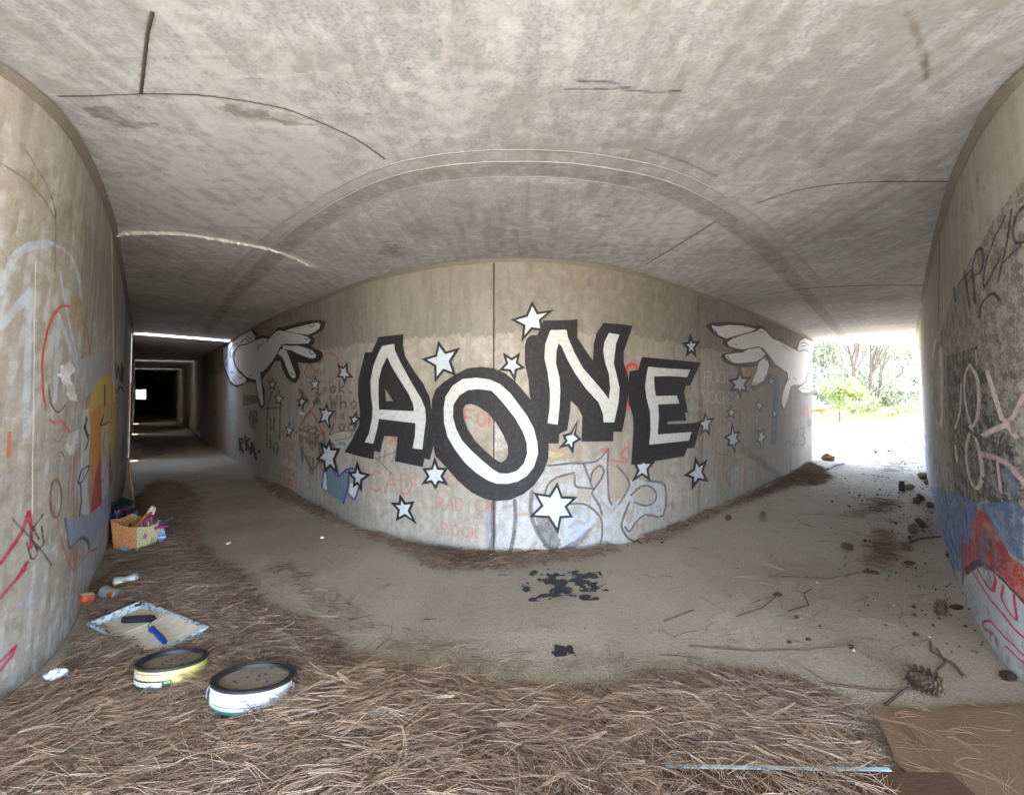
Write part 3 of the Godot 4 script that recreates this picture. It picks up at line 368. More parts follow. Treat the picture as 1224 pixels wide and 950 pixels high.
const LEFT_WALL_PAINT := [
	["S",[172,190,208],0.65,0.48,[0.0177,0.015,0.0318,0.0162,6.597,1.925,6.614,2.026,6.627,2.068,6.645,2.098,6.668,2.12,6.698,2.14,6.738,2.162,6.855,2.209]],
	["S",[172,190,208],0.65,0.48,[0.0227,0.0172,0.0305,0.0178,6.629,1.786,6.706,1.883,6.762,1.949]],
	["S",[172,190,208],0.65,0.48,[0.0246,0.0142,0.0234,0.0158,6.764,1.968,6.8,1.823,6.826,1.702,6.852,1.567,6.868,1.474]],
	["S",[172,190,208],0.65,0.48,[0.0177,0.009,0.0473,0.0111,6.855,2.209,6.99,2.222,7.061,2.222,7.128,2.21,7.189,2.188,7.249,2.161,7.295,2.125,7.378,2.04]],
	["S",[172,190,208],0.65,0.48,[0.0132,0.0058,0.0265,0.007,7.006,2.106,7.099,1.993,7.196,1.88,7.325,1.759,7.401,1.699]],
	["S",[172,190,208],0.585,0.48,[0.0247,0.0101,0.0224,0.0109,7.054,1.902,7.084,1.737,7.106,1.589,7.121,1.461]],
	["S",[172,190,208],0.585,0.48,[0.0198,0.0081,0.0345,0.0092,7.054,1.902,7.19,1.793,7.366,1.674]],
	["S",[172,190,208],0.52,0.56,[0.0206,0.0136,0.0221,0.0142,6.852,1.543,6.876,1.424,6.899,1.303]],
	["S",[206,202,192],1,0.24,[0.0042,0.0023,0.0046,0.0029,6.771,2.101,6.8,1.993,6.837,1.848,6.864,1.732,6.893,1.6,6.924,1.464,6.95,1.339,6.975,1.212,7.005,1.043,7.029,0.897]],
	["S",[206,202,192],1,0.24,[0.0042,0.0023,0.0046,0.0029,6.773,2.101,6.802,1.994,6.838,1.848,6.864,1.732,6.893,1.6,6.924,1.464,6.95,1.339,6.975,1.212,7.005,1.043,7.029,0.897]],
	["S",[168,66,44],1,0.24,[0.0162,0.0051,0.0086,0.005,7.186,1.965,7.102,1.955,7.067,1.945,7.036,1.929,7.012,1.909,6.992,1.883,6.962,1.81,6.95,1.726,6.951,1.68,6.957,1.631,6.99,1.521,7.009,1.462]],
	["S",[168,66,44],0.91,0.24,[0.0153,0.0037,0.0265,0.0041,7.443,1.923,7.552,1.904,7.608,1.883,7.783,1.734]],
	["P",[150,116,76],0.625,0.8,[7.199,2.031,7.374,2.051,7.422,1.984,7.473,1.915,7.329,1.852,7.215,1.926]],
	["P",[214,216,216],1,0.6,[7.145,1.651,7.288,1.675,7.381,1.629,7.293,1.592,7.391,1.526,7.506,1.456,7.309,1.469,7.196,1.557,7.123,1.597]],
	["P",[200,206,214],0.875,0.7,[7.366,1.278,7.536,1.291,7.626,1.187,7.44,1.145,7.335,1.19]],
	["P",[148,152,158],0.938,0.3,[7.366,1.674,7.74,1.744,9.057,1.897,9.076,1.796,9.095,1.694,8.393,1.593,7.926,1.517,7.588,1.455,7.402,1.561]],
	["P",[196,160,62],1,0.35,[8.678,1.663,9.242,1.668,10.192,1.509,10.358,1.362,10.54,1.207,10.734,1.043,10.215,0.862,8.971,0.987,8.185,0.95,8.068,1.05,7.97,1.144,7.881,1.234,7.867,1.343,7.852,1.451,8.026,1.562]],
	["P",[190,120,52],0.938,0.5,[7.904,1.375,8.637,1.43,8.682,1.335,8.726,1.237,8.768,1.138,8.809,1.038,8.691,0.958,8.576,0.882,8.465,0.81,8.358,0.741,8.257,0.7,8.197,0.805,8.141,0.906,8.087,1.005,8.038,1.101,7.992,1.194,7.947,1.285]],
	["P",[168,38,50],1,0.3,[8.809,1.038,8.9,0.922,8.989,0.802,9.076,0.679,9.163,0.552,8.296,0.635,8.39,0.743,8.488,0.855,8.645,0.943]],
	["P",[160,40,50],1,0.3,[9.616,1.037,9.796,0.906,9.987,0.766,10.196,0.616,9.83,0.589,9.759,0.742,9.688,0.891]],
	["P",[186,192,200],0.938,0.4,[7.64,1.396,7.846,1.416,7.926,1.327,8.02,1.235,8.024,1.153,8.029,1.07,8.034,0.988,8.038,0.905,8.158,0.775,8.296,0.635,7.868,0.72,7.766,0.843,7.679,0.958,7.691,1.05,7.704,1.142,7.683,1.228,7.662,1.312]],
	["S",[48,46,52],1,0.24,[0.0276,0.0046,0.0278,0.0047,7.794,1.353,7.794,1.262,7.84,1.24,7.904,1.22,7.943,1.2,7.922,1.18,7.83,1.143]],
	["S",[48,46,52],1,0.24,[0.0236,0.0047,0.0236,0.0047,7.748,1.024,7.679,0.958,7.704,0.947,7.752,0.942,7.815,0.944,8.03,0.987,8.084,1.009,8.004,1.019,7.748,1.024]],
	["S",[48,46,52],1,0.24,[0.0231,0.0047,0.0266,0.0049,7.744,0.948,7.834,0.805,7.796,0.722]],
	["S",[48,46,52],1,0.24,[0.0623,0.0056,0.0832,0.0067,8.795,1.574,8.921,1.424,8.936,1.359,8.839,1.311,8.702,1.277,8.675,1.256,8.842,1.247,9.485,1.251]],
	["S",[48,46,52],1,0.24,[0.0283,0.0047,0.0336,0.0049,7.84,1.338,7.756,1.307,7.746,1.291,7.786,1.272,7.939,1.227]],
	["S",[48,46,52],1,0.24,[0.0635,0.0063,0.0575,0.0065,9.118,1.199,9.016,1.114,9.023,1.068,9.155,1.012,9.359,0.945,9.482,0.882,9.407,0.837,9.102,0.769]],
	["P",[170,176,190],0.938,0.5,[8.839,1.247,9.289,1.224,9.37,1.112,9.454,0.995,9.539,0.876,9.628,0.752,9.719,0.625,9.811,0.494,9.258,0.446,9.2,0.567,9.143,0.687,9.085,0.803,9.026,0.918,8.965,1.03,8.903,1.14]],
	["P",[176,146,110],1,0.3,[8.818,1.411,9.498,1.417,9.36,1.275,8.903,1.277]],
	["S",[112,74,44],1,0.24,[0.0158,0.0054,0.0158,0.0054,7.332,0.92,7.334,0.866,7.309,0.832,7.287,0.825,7.275,0.826,7.249,0.838,7.213,0.876,7.187,0.93,7.178,0.984,7.188,1.025,7.205,1.04,7.229,1.043,7.255,1.032,7.294,0.995,7.324,0.94,7.332,0.92]],
	["P",[122,142,172],0.875,0.5,[7.423,0.788,7.873,0.706,8.857,0.558,9.275,0.576,9.885,0.58,10.278,0.384,10.804,0.145,9.228,0.346,8.586,0.346,7.892,0.563,7.587,0.576,7.499,0.685]],
	["P",[150,162,180],0.625,0.7,[8.586,0.346,9.012,0.368,9.542,0.39,13.159,-0.067,11.832,-0.029,10.914,-0.016,9.933,0.044,9.359,0.047,8.687,0.147,8.069,0.252,7.937,0.359,8.219,0.357]],
	["S",[66,78,100],1,0.24,[0.0149,0.0051,0.0589,0.0073,7.423,0.788,7.555,0.592,7.587,0.576,7.663,0.571,7.771,0.573,7.892,0.563,8.018,0.534,8.156,0.493,8.283,0.449,8.367,0.412,8.463,0.346]],
	["S",[66,78,100],1,0.24,[0.2255,0.0117,0.2287,0.012,11.423,0.198,11.525,0.055]],
	["S",[150,26,56],1,0.32,[0.0147,0.0125,0.0185,0.013,6.859,0.708,6.939,0.786,6.974,0.83,6.993,0.885,7.001,0.913]],
	["S",[150,26,56],1,0.32,[0.0154,0.0108,0.0174,0.0112,7.001,0.913,7.042,0.812,7.049,0.755,7.05,0.728]],
	["S",[150,26,56],1,0.32,[0.0168,0.0111,0.0142,0.011,7.033,0.652,6.988,0.596]],
	["S",[160,30,66],1,0.32,[0.0127,0.0107,0.016,0.0111,6.889,0.534,6.984,0.595,7.025,0.625]],
	["S",[160,30,66],1,0.32,[0.0124,0.0111,0.015,0.0114,6.952,0.158,7.007,0.196,7.021,0.222,7.026,0.235]],
	["S",[160,30,66],1,0.32,[0.0125,0.011,0.0134,0.0113,6.945,0.201,7.018,0.232]],
	["S",[52,46,42],0.975,0.4,[0.0084,0.005,0.0066,0.0048,7.124,0.875,7.053,0.821,7.038,0.793,7.056,0.758,7.092,0.719,7.114,0.689,7.109,0.669,7.09,0.658,7.071,0.661,7.053,0.684,7.014,0.759]],
	["S",[52,46,42],0.975,0.4,[0.0062,0.0046,0.011,0.0053,6.892,0.909,7.08,0.74,7.279,0.564]],
	["S",[52,46,42],0.975,0.4,[0.0083,0.005,0.0081,0.005,7.126,0.812,7.16,0.718,7.157,0.707,7.137,0.703]],
	["S",[52,46,42],0.975,0.4,[0.0078,0.0049,0.0081,0.005,7.047,0.831,7.111,0.753]],
	["S",[176,92,58],0.975,0.24,[0.008,0.0036,0.0212,0.0043,7.287,0.829,7.373,0.693,7.428,0.624,7.523,0.538,7.65,0.443,7.756,0.386,7.791,0.407,7.759,0.551]],
	["S",[176,92,58],0.975,0.24,[0.0204,0.0044,0.0429,0.0058,7.756,0.386,8.105,0.374,8.341,0.347,8.564,0.308,8.949,0.223]],
	["S",[176,92,58],0.975,0.24,[0.0185,0.0042,0.0228,0.0044,7.636,0.582,7.781,0.404]],
	["S",[176,92,58],0.975,0.24,[0.0158,0.0038,0.0188,0.0041,7.511,1.138,7.545,0.954,7.638,0.742]],
	["S",[176,84,40],0.975,0.24,[0.0132,0.0097,0.0131,0.0098,6.789,1.321,6.806,1.217]],
	["S",[168,66,44],0.91,0.24,[0.0086,0.0049,0.01,0.0051,6.973,1.545,7.036,1.424]],
	["S",[62,60,72],1,0.24,[0.0069,0.0033,0.0097,0.0037,7.036,1.546,7.063,1.482,7.08,1.454,7.106,1.431,7.137,1.413,7.167,1.404,7.198,1.41,7.256,1.44]],
	["S",[176,80,70],0.78,0.24,[0.0128,0.0065,0.0237,0.0072,7.089,1.371,7.127,1.352,7.146,1.347,7.19,1.359,7.22,1.359,7.259,1.343,7.362,1.29]],
	["S",[90,86,90],0.78,0.24,[0.0052,0.0027,0.007,0.0028,7.153,1.262,7.199,1.247,7.22,1.245,7.238,1.251,7.268,1.274]],
	["S",[80,78,82],0.78,0.24,[0.0066,0.0028,0.009,0.0029,7.212,1.17,7.243,1.186,7.261,1.187,7.282,1.175,7.333,1.134]],
	["S",[30,28,30],1,0.16,[0.0927,0.0054,0.1607,0.0067,9.814,1.815,10.23,1.664,10.464,1.814,11.045,1.656]],
	["S",[30,28,30],1,0.16,[0.1772,0.0068,0.6362,0.0075,11.334,1.875,11.292,1.651,11.941,1.839,12.163,1.669]],
	["S",[30,28,30],1,0.16,[0.1209,0.0062,0.5575,0.0085,10.355,1.509,10.825,1.57,11.108,1.588,11.44,1.583,12.86,1.536]],
	["D",[150,26,56,160,60,80,120,110,130],0.6,12,[13.3227,23.8902,0.1796,1.5128,0.9654,0.0169,0.1521,1]],
	["P",[150,24,58],1,0.3,[16.05,1.714,20.622,1.839,21.79,1.506,23.193,1.123,25.107,0.664,28.12,0.066,18.863,0.509,17.993,0.861,17.24,1.175,16.587,1.457]],
	["D",[160,120,110,150,160,180,180,170,160],0.5,18,[10.6154,14.7623,-0.1068,1.4175,0.561,0.0099,0.1116,1]],
	["D",[170,166,156,120,108,92],0.3,24,[6.8242,9.0188,1.8567,2.354,0.0258,0.0064,0.0386,1]],
	["D",[170,160,146,110,92,72,150,142,130],0.3,60,[6.7691,9.7891,-1.1467,1.164,0.0148,0.0073,0.0436,1]],
	["D",[178,186,194,190,190,186,160,168,178],0.42,150,[6.5604,10.4254,-0.5394,2.087,0.0531,0.0264,0.0396,1]],
	["D",[96,84,70,128,116,100,150,160,172],0.42,110,[6.7862,10.8272,-1.2302,1.3137,0.0417,0.0149,0.0447,1]],
	["D",[150,162,180,128,146,176,170,176,184],0.4,60,[7.1492,10.6906,-0.5286,1.1103,0.0968,0.0177,0.0531,1]],
	["D",[190,170,90,150,160,172,176,176,176,110,96,84],0.45,50,[7.515,15.2446,-0.485,1.6033,0.0827,0.0087,0.0649,1]],
	["D",[120,112,102,172,172,170,98,90,80],0.34,60,[6.4427,7.6362,2.2181,2.604,0.0247,0.0116,0.0297,1]],
	["S",[208,202,190],1,0.4,[0.0628,0.0038,0.1071,0.0067,8.47,2.743,8.746,2.567,8.976,2.401,9.219,2.194,9.479,1.942,9.7,1.714,9.966,1.425]],
	["S",[100,86,70],0.78,0.64,[0.0075,0.0035,0.0084,0.0038,6.868,2.37,6.911,2.244,6.95,2.094]],
	["S",[100,86,70],0.78,0.64,[0.0041,0.0031,0.0075,0.0036,6.588,2.512,6.691,2.466,6.73,2.451,6.801,2.422,6.842,2.394,6.88,2.334]],
	["S",[96,84,66],0.65,0.64,[0.0048,0.0045,0.0112,0.0054,6.484,2.412,6.571,2.41,6.615,2.405,6.663,2.398,6.754,2.374,6.8,2.361,6.882,2.327]],
]
const RIGHT_WALL_PAINT := [
	["P",[86,82,78],0.812,0.75,[6.57,2.391,6.637,2.369,6.721,2.35,6.814,2.33,6.922,2.311,7.031,2.284,7.16,2.257,7.321,2.23,7.487,2.206,7.71,2.186,7.998,2.169,8.249,2.128,8.549,2.083,8.922,2.034,9.411,1.982,10.081,1.923,10.331,1.817,10.601,1.701,10.896,1.576,11.221,1.44,11.595,1.29,12.016,1.124,13.079,0.901,13.101,0.716,13.123,0.53,13.146,0.343,13.175,0.154,13.224,-0.039,13.273,-0.235,13.322,-0.432,13.372,-0.631,9.524,0.07,8.503,0.285,7.917,0.404,7.56,0.47,7.329,0.507,7.177,0.526,7.064,0.536,7.05,0.6,7.038,0.664,7.026,0.728,7.014,0.79,7.001,0.853,6.988,0.915,6.975,0.976,6.962,1.037,6.948,1.097,6.934,1.157,6.92,1.216,6.906,1.275,6.892,1.333,6.878,1.39,6.864,1.446,6.849,1.503,6.834,1.558,6.819,1.613,6.804,1.667,6.788,1.72,6.771,1.772,6.756,1.824,6.741,1.875,6.725,1.926,6.71,1.975,6.694,2.024,6.677,2.072,6.661,2.12,6.644,2.166,6.628,2.212,6.613,2.258,6.599,2.303,6.585,2.347]],
	["P",[52,52,56],1,0.75,[8.712,1.79,7.84,1.768,7.378,1.763,7.269,1.686,7.179,1.615,7.123,1.543,7.071,1.474,7.057,1.406,7.043,1.339,7.031,1.272,7.02,1.206,6.987,1.133,6.956,1.063,6.975,0.975,7.099,0.95,7.262,0.919,7.505,0.875,7.921,0.801,8.646,0.675,8.685,0.773,8.725,0.872,8.766,0.973,8.81,1.076,8.856,1.18,8.832,1.284,8.808,1.387,8.784,1.49,8.76,1.591,8.736,1.691]],
	["P",[150,146,150],0.562,0.8,[15.788,2.498,10.373,2.049,9.068,1.811,9.07,1.695,9.071,1.579,9.073,1.463,9.075,1.347,9.076,1.231,9.111,1.118,9.146,1.005,9.18,0.89,9.214,0.773,9.248,0.655,13.129,-0.084,13.509,0.036,14.421,0.101,15.569,0.175,17.049,0.262,17.425,0.538,18.173,0.814,19.904,1.099,20.439,1.465,19.59,1.803,16.96,2.034,16.321,2.275]],
	["S",[44,42,42],1,0.24,[0.0401,0.0056,0.0252,0.0051,7.707,2.177,7.351,2.18]],
	["S",[44,42,42],1,0.24,[0.0294,0.0053,0.0252,0.0054,7.49,2.209,7.444,2.048,7.43,1.996]],
	["S",[44,42,42],1,0.24,[0.0205,0.005,0.0195,0.0052,7.287,2.185,7.298,2.044,7.302,1.996]],
	["S",[44,42,42],1,0.24,[0.0222,0.0054,0.0224,0.0055,7.284,2.194,7.202,2.238,7.168,2.251,7.134,2.252,7.102,2.244,7.084,2.229,7.082,2.201,7.093,2.165,7.118,2.139,7.166,2.132,7.322,2.145]],
	["S",[44,42,42],1,0.24,[0.0107,0.005,0.0126,0.0054,6.762,2.298,6.904,2.241,7.012,2.184,7.056,2.151,7.099,2.112,7.13,2.07,7.122,2.049,7.054,2.064,6.882,2.135]],
	["S",[44,42,42],1,0.24,[0.0102,0.0048,0.014,0.0056,6.702,2.305,6.743,2.24,6.772,2.202,6.876,2.097,6.936,2.038]],
	["S",[44,42,42],1,0.24,[0.0103,0.0063,0.0124,0.0065,6.605,2.285,6.653,2.275,6.677,2.265,6.697,2.248,6.714,2.225,6.723,2.203,6.722,2.185,6.713,2.169,6.701,2.158,6.686,2.153,6.65,2.151]],
	["S",[44,42,42],1,0.24,[0.0096,0.005,0.0122,0.0054,6.685,2.138,6.852,2.111]],
	["S",[44,42,42],1,0.24,[0.023,0.0064,0.0137,0.0057,7.244,1.912,7.205,1.958,7.174,1.976,7.121,1.989,7.059,1.996,7.013,1.998,6.987,1.988,6.953,1.957]],
	["S",[44,42,42],1,0.24,[0.0414,0.005,0.0395,0.005,7.954,2.198,7.917,2.101]],
	["S",[196,182,172],1,0.4,[0.0377,0.0073,0.0377,0.0073,7.565,1.675,7.699,1.639,7.757,1.612,7.798,1.571,7.824,1.521,7.822,1.467,7.784,1.403,7.724,1.338,7.655,1.305,7.577,1.317,7.492,1.357,7.439,1.404,7.41,1.46,7.395,1.525,7.401,1.58,7.435,1.616,7.565,1.675]],
	["S",[196,182,172],1,0.4,[0.043,0.0083,0.0442,0.0083,7.655,1.305,7.856,1.198,7.927,1.139,7.938,1.073,7.908,1.008,7.857,0.96,7.785,0.935,7.701,0.927,7.627,0.934,7.562,0.961,7.501,1.002,7.47,1.048,7.472,1.101,7.529,1.21,7.568,1.24,7.665,1.281]],
	["S",[196,182,172],1,0.4,[0.0345,0.0109,0.0243,0.0107,7.208,1.616,7.119,1.453,7.087,1.375]],
	["S",[196,182,172],1,0.4,[0.044,0.012,0.0201,0.0106,7.403,1.264,7.04,1.348]],
	["S",[196,182,172],1,0.4,[0.0363,0.0054,0.0533,0.0063,7.937,1.567,8.012,1.444,8.068,1.387,8.155,1.34,8.401,1.251]],
	["S",[196,182,172],1,0.4,[0.0429,0.0079,0.0349,0.0076,7.72,1.301,7.561,1.264]],
	["S",[196,182,172],1,0.4,[0.071,0.0081,0.0658,0.008,8.472,1.119,8.409,1.012]],
	["S",[196,182,172],1,0.4,[0.2177,0.0114,0.2556,0.0125,10.018,2.019,10.538,1.898]],
	["S",[196,182,172],1,0.4,[0.194,0.0136,0.2715,0.0166,9.233,1.887,9.349,1.614,9.529,1.384,9.805,1.194]],
	["S",[196,182,172],1,0.4,[0.0193,0.0046,0.0191,0.0046,7.386,1.742,7.391,1.666]],
	["S",[192,160,156],0.975,0.4,[0.0201,0.0106,0.0167,0.0097,7.04,1.348,6.986,1.379,6.956,1.4,6.851,1.494]],
	["S",[192,160,156],0.975,0.4,[0.0285,0.0128,0.0226,0.0125,7.056,1.367,6.973,1.296]],
	["S",[192,160,156],0.975,0.4,[0.0534,0.0148,0.0214,0.0127,7.456,1.16,7.223,1.163,7.116,1.152,7.072,1.141,7.036,1.125,6.98,1.087]],
	["S",[192,160,156],0.975,0.4,[0.0183,0.0068,0.0163,0.0069,7.198,1.156,7.191,0.983]],
	["S",[192,160,156],0.975,0.4,[0.0178,0.0106,0.0174,0.0105,6.98,1.087,6.954,1.072]],
	["S",[46,46,50],0.91,0.48,[0.0869,0.0139,0.019,0.0106,7.94,1.29,7.289,1.24,7.02,1.206]],
	["S",[46,46,50],0.91,0.48,[0.0347,0.01,0.0177,0.009,7.461,1.016,7.179,0.965,7.118,0.947]],
	["S",[70,66,64],0.78,0.64,[0.0413,0.0202,0.0336,0.019,6.98,1.588,6.823,1.596]],
	["P",[92,104,134],0.75,0.5,[7.163,1.11,7.072,1.141,7.029,1.089,6.991,1.038,7.07,0.985,7.115,1.046]],
	["D",[128,138,172,176,160,170,196,172,160,110,140,176,70,70,76],0.65,90,[14.0189,18.8958,-0.2369,2.3132,0.6973,0.0203,0.1525,1]],
	["D",[190,176,168,70,70,76,150,140,136,96,106,130],0.6,70,[9.3117,11.35,0.4147,1.809,0.1517,0.009,0.081,1]],
	["D",[120,112,106,80,76,74,140,134,128],0.4,50,[6.8173,9.0547,1.6188,2.6872,0.0183,0.0051,0.0379,1]],
	["P",[60,86,146],1,0.7,[13.875,0.053,9.758,0.597,8.409,0.768,7.634,0.851,7.767,0.734,7.916,0.607,8.085,0.467,8.474,0.213,9.108,-0.007,9.523,-0.001,10.174,-0.034,11.018,-0.081,11.535,-0.049,12.138,-0.012,13.209,-0.027]],
	["P",[62,84,116],0.875,0.4,[7.576,0.848,7.324,0.903,7.16,0.943,7.035,0.974,6.989,0.914,7.001,0.852,7.014,0.79,7.026,0.728,7.038,0.665,7.146,0.67,7.212,0.71,7.295,0.749,7.397,0.787]],
	["P",[90,130,150],0.875,0.4,[7.47,0.84,7.34,0.839,7.255,0.784,7.18,0.731,7.122,0.677,7.045,0.628,7.101,0.671,7.184,0.709,7.263,0.752,7.352,0.797]],
	["P",[150,44,40],1,0.4,[7.723,0.792,7.476,0.818,7.377,0.782,7.296,0.744,7.214,0.701,7.149,0.657,7.042,0.64,7.056,0.572,7.07,0.504,7.084,0.434,7.156,0.459,7.245,0.48,7.354,0.5,7.707,0.452,8.155,0.286,8.57,0.097,8.551,0.204,8.533,0.31,8.514,0.415,8.085,0.467,7.952,0.583,7.832,0.691]],
	["S",[60,40,50],1,0.24,[0.0701,0.0107,0.0122,0.0073,8.275,0.249,7.862,0.414,7.702,0.468,7.571,0.495,7.46,0.504,7.251,0.491,7.082,0.445]],
	["S",[100,76,60],0.91,0.24,[0.0503,0.0068,0.0553,0.0073,8.39,0.478,8.49,0.209,8.542,0.07]],
	["P",[160,164,166],0.9,0.5,[9.115,-0.021,8.542,0.07,8.162,0.268,7.713,0.436,7.356,0.492,7.246,0.476,7.157,0.456,7.084,0.434,7.098,0.361,7.112,0.288,7.125,0.214,7.139,0.139,7.152,0.064,7.164,-0.012,7.269,-0.004,7.406,-0.006,7.54,-0.01,7.717,-0.027,7.941,-0.055,8.092,-0.036,8.278,-0.023,8.517,-0.019,8.796,-0.02]],
	["S",[166,28,58],1,0.2,[0.0401,0.0074,0.009,0.0056,8.004,0.33,7.688,0.319,7.333,0.292,7.228,0.266,7.119,0.25]],
	["S",[166,28,58],1,0.2,[0.0342,0.0071,0.0184,0.0062,7.826,0.396,7.614,0.371,7.504,0.369,7.465,0.377,7.435,0.399,7.398,0.453,7.408,0.473,7.418,0.48]],
	["S",[166,28,58],1,0.2,[0.0133,0.0059,0.0098,0.0056,7.284,0.463,7.315,0.409,7.321,0.386,7.312,0.367,7.267,0.34,7.191,0.321,7.169,0.322,7.164,0.342,7.17,0.421,7.166,0.453]],
	["S",[166,28,58],1,0.2,[0.0226,0.0066,0.009,0.0057,7.515,0.104,7.676,0.065,7.742,0.051,7.771,0.054,7.772,0.067,7.75,0.085,7.703,0.11,7.637,0.138,7.573,0.159,7.52,0.168,7.211,0.163,7.137,0.15]],
	["S",[166,28,58],1,0.2,[0.0127,0.006,0.0089,0.0057,7.314,0.115,7.144,0.11]],
	["S",[90,84,72],0.52,0.72,[0.0295,0.0083,0.0304,0.0084,7.568,0.175,7.607,0.217]],
	["S",[90,84,72],0.52,0.72,[0.0414,0.0093,0.03,0.0086,7.9,-0.147,7.64,-0.081]],
	["S",[90,84,72],0.52,0.72,[0.0616,0.01,0.0496,0.0095,8.208,0.156,8.027,0.149]],
	["S",[90,84,72],0.52,0.72,[0.0159,0.0075,0.0147,0.0073,7.297,0.2,7.198,0.166]],
	["D",[62,62,66,96,91,86,72,96,146,150,146,140,60,70,90],0.6,110,[7.0285,13.3666,0.3781,0.7142,0.0414,0.0088,0.0494,1]],
	["D",[60,58,60,100,94,90,140,134,128,74,72,74],0.5,120,[6.9757,8.4041,0.9741,1.9313,0.0219,0.0074,0.0415,1]],
	["D",[120,114,108,84,80,78,150,144,136],0.4,60,[6.7955,7.6547,1.6937,2.7193,0.0204,0.0077,0.0349,1]],
	["D",[72,96,146,62,62,66,120,124,140,90,100,130,150,140,134],0.6,150,[7.3117,16.5248,0.5118,0.7951,0.1146,0.0146,0.0583,1]],
	["D",[120,112,100,190,190,188,90,84,72],0.4,60,[7.1503,8.5742,0.0718,0.1198,0.0285,0.0082,0.0492,1]],
	["S",[52,48,46],1,0.32,[0.0443,0.0032,0.0654,0.0041,8.721,2.709,8.849,2.55,9.065,2.341,9.306,2.134,9.39,2.061]],
	["S",[130,96,60],0.65,0.64,[0.0337,0.0046,0.1048,0.0065,7.683,2.28,7.86,2.218,7.983,2.194,8.18,2.184,8.709,2.187,9.292,2.175]],
]
